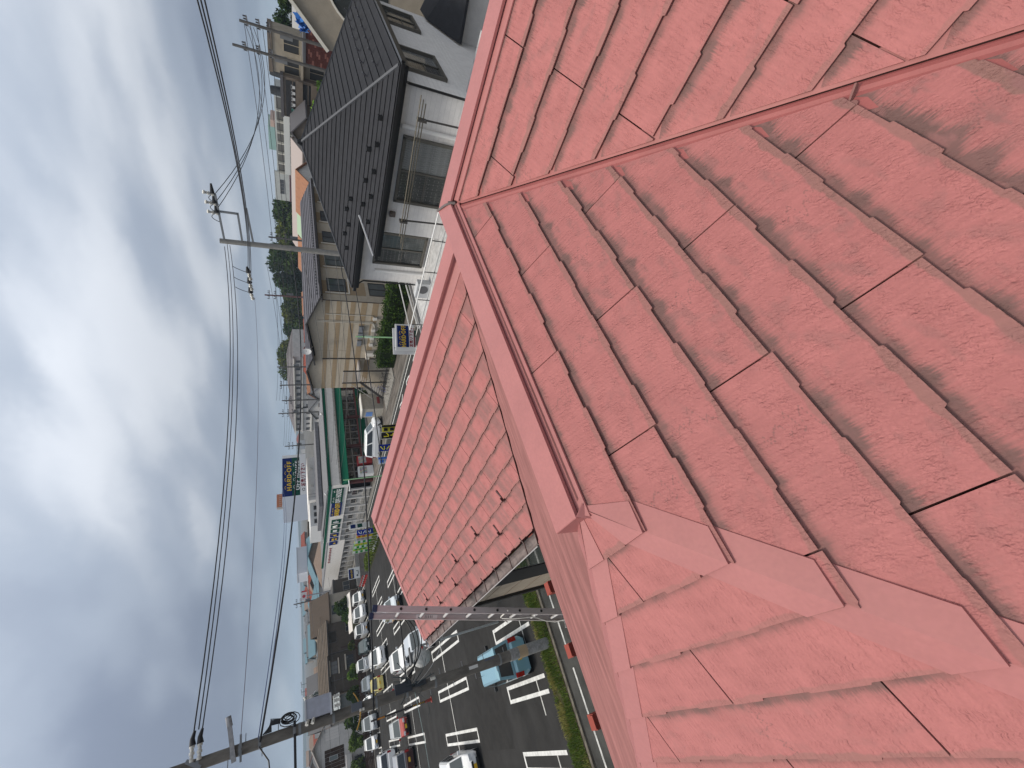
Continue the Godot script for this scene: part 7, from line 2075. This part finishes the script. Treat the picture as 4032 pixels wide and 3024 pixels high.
	var bb := MB.new(); bb.box(Vector3(2.5, 5.2, 4.05), Vector3(0.9, 0.4, 0.1))
	put("blue_plate", bb, mat(0.03, 0.14, 0.36, 0.5), wh)
	for q in 2: window(wh, Vector3(1.2 - 3.0 * q, 4.9 - 0.5 * q, 4.0), Vector3(0, 0, 1), 2.0, 0.7, mat(0.3, 0.3, 0.3, 0.5), glass(), 2)
	var lw2 := MB.new(); lw2.span(Vector3(-3.4, 0, 4.4), Vector3(3.4, 4.4, 6.5))
	put("lean_to", lw2, mat(0.56, 0.55, 0.54, 0.8), wh)
	var wg := far_house("red_wall_house", "house with dark red wall and pale gable edges left of the warehouse", 37.5, -118, 5.0, 6, 3.8, 1.9, "gable_z", mat(0.17, 0.05, 0.035, 0.9), mat(0.42, 0.39, 0.35, 0.8), 0, "", "house", 1)
	wg.rotation.y = 0.35
	far_house("glass_front_house", "grey white house with wide dark windows above the red-walled one", 37.6, -128, 4.0, 5, 6.6, 0.3, "flat", pale, mat(0.4, 0.4, 0.4, 0.8), 0, "", "house", 2)
	far_house("small_gable_house", "grey house with white gable edge and dark wall at the end of the shop", 31.0, -112, 5.0, 6, 3.2, 1.7, "gable_z", mat(0.30, 0.28, 0.25, 0.9), mat(0.12, 0.11, 0.11, 0.8), 0, "", "house", 1)
	var rs := thing("red_white_sign", "square white sign with red emblem on the skyline", "sign", Vector3(26.2, 0, -101))
	var q1 := MB.new(); q1.box(Vector3(0, 8.1, 0), Vector3(1.5, 1.1, 0.15))
	put("panel", q1, mat(0.66, 0.64, 0.66, 0.5), rs)
	var q2 := MB.new(); q2.disc(Vector3(0, 8.05, 0.08), Vector3.BACK, 0.34, 0.03, 5); q2.box(Vector3(0.95, 8.0, 0.0), Vector3(0.25, 0.9, 0.1))
	put("emblem", q2, mat(0.45, 0.02, 0.04, 0.5), rs)
	var q3 := MB.new(); q3.bar(Vector3(0, 0, -0.1), Vector3(0, 7.6, -0.1), 0.2, 0.2)
	put("leg", q3, mat(0.3, 0.3, 0.32, 0.5), rs)
	# skyline poles
	var pg := worn(0.14, 0.135, 0.13, 0.8, 1.5, 0.9, 113)
	small_pole("concrete pole with crossarms at the right edge, nearer one", Vector3(45, 0, -12.4), 11.9, [11.4, 10.6, 9.9], pg, "pole pair at the right edge", 0.6)
	small_pole("concrete pole with crossarms in front of the brown apartments", Vector3(45, 0, -14.1), 12.5, [11.6, 10.7, 9.8], pg, "pole pair at the right edge", 0.6)
	small_pole("hazy concrete pole beside the bracket pole with many insulators", Vector3(55, 0, -37.9), 11.4, [11.0, 10.2, 9.4], pg)
	small_pole("slim reddish pole between the dark hill trees", Vector3(55, 0, -47.8), 12.4, [11.8, 11.0], mat(0.16, 0.09, 0.09, 0.8))
	small_pole("thin skyline pole right of the grey roofed flats", Vector3(55, 0, -63.9), 11.4, [10.4], pg)
	small_pole("thin skyline pole above the middle of the grey roofed flats", Vector3(55, 0, -69.0), 11.2, [10.9], pg)
	small_pole("skyline pole with a transformer left of the grey roofed flats", Vector3(55, 0, -73.7), 11.0, [10.2, 9.4], pg)
	small_pole("skyline pole with two crossarms left of the transformer pole", Vector3(55, 0, -77.9), 11.75, [10.9, 10.0, 9.2], pg)
	small_pole("skyline pole right of the big blue sign", Vector3(55, 0, -90.3), 11.0, [10.1, 9.4], pg)
	small_pole("concrete pole with hanging gear above the cream house", Vector3(24.6, 0, -99), 9.9, [9.3, 8.6], pg, "", 0.3)
	small_pole("short dark pole at the end of the white shop wall", Vector3(25.0, 0, -97.5), 3.3, [3.0], mat(0.04, 0.04, 0.04, 0.7), "")
	for i in 2:
		var tv := thing("roof_aerial", ["television aerial on the skyline above the brown house", "television aerial above the pointed dormer"][i], "aerial", Vector3([11.0, 9.9][i], 7.2, -99), 0.4, "roof aerials")
		var mb := MB.new(); mb.bar(Vector3(0, 0, 0), Vector3(0, 1.7, 0), 0.05, 0.05); mb.bar(Vector3(-0.5, 1.6, 0), Vector3(0.5, 1.75, 0), 0.05, 0.05)
		for q in 5: mb.bar(Vector3(-0.4 + 0.2 * q, 1.66, -0.3), Vector3(-0.4 + 0.2 * q, 1.66, 0.3), 0.03, 0.03)
		put("rods", mb, mat(0.06, 0.06, 0.06, 0.5), tv)
	# houses thinning out towards the horizon on the left
	var roofs := [slate, rust, worn(0.16, 0.19, 0.22, 0.85, 2.0, 0.8, 114), worn(0.12, 0.20, 0.24, 0.85, 2.0, 0.8, 115), worn(0.20, 0.15, 0.12, 0.85, 2.0, 0.8, 116)]
	var rn := ["dark grey", "rust red", "blue grey", "teal", "brown"]
	var kinds := ["hip", "gable_x", "gable_z"]
	for i in 64:
		var d := 100.0 + 6.0 * (i / 4) * (1.0 + 0.045 * i)
		var x := (-0.12 + 0.155 * (i % 4) + rng.randf_range(-0.06, 0.06)) * d
		if x > d * 0.36: x -= d * 0.10
		var q := rng.randi() % 5
		var kd: String = kinds[rng.randi() % 3]
		var wm: Material = [pale, beige, dun, pale][rng.randi() % 4]
		far_house("distant_house", "%s roofed house among the rooftops running to the left horizon" % rn[q], x, -d, rng.randf_range(7, 11), rng.randf_range(7, 10), rng.randf_range(4.6, 5.6), rng.randf_range(1.4, 2.1), kd, wm, roofs[q], 0, "%s rooftops towards the left horizon" % rn[q], "house", 1 if i < 16 else 0)
	for i in 40:
		var d := 150.0 + 11.0 * i
		var x := d * rng.randf_range(0.36, 1.5)
		var q := rng.randi() % 5
		far_house("distant_house", "%s roofed house far behind the shop and the apartments" % rn[q], x, -d, rng.randf_range(8, 12), rng.randf_range(8, 11), rng.randf_range(5.0, 6.4), rng.randf_range(1.5, 2.4), kinds[i % 3], [pale, beige, dun, pale][i % 4], roofs[q], 0, "%s rooftops far behind the shop" % rn[q], "house", 0)
	var hl := MB.new()
	var prev := Vector3.ZERO
	for i in 61:
		var a := -0.5 + i * 0.045
		var p := Vector3(sin(a) * 1900, 0, -cos(a) * 1900)
		var hgt := 6.0 + 14.0 * (0.5 + 0.5 * sin(i * 0.7)) * (0.5 + 0.5 * sin(i * 0.23 + 1.0)) + 12.0 * smoothstep(0.6, 1.3, a)
		var top := p * 1.03 + Vector3(0, hgt, 0)
		if i > 0:
			hl.quad(prev, p, top, prev * 1.03 + Vector3(0, prev_h, 0))
			hl.quad(prev * 1.03 + Vector3(0, prev_h, 0), top, p * 1.12, prev * 1.12)
		prev = p; prev_h = hgt
	setting("hills", hl, worn(0.05, 0.06, 0.045, 0.7, 90.0, 1.0, 117))

var prev_h := 0.0
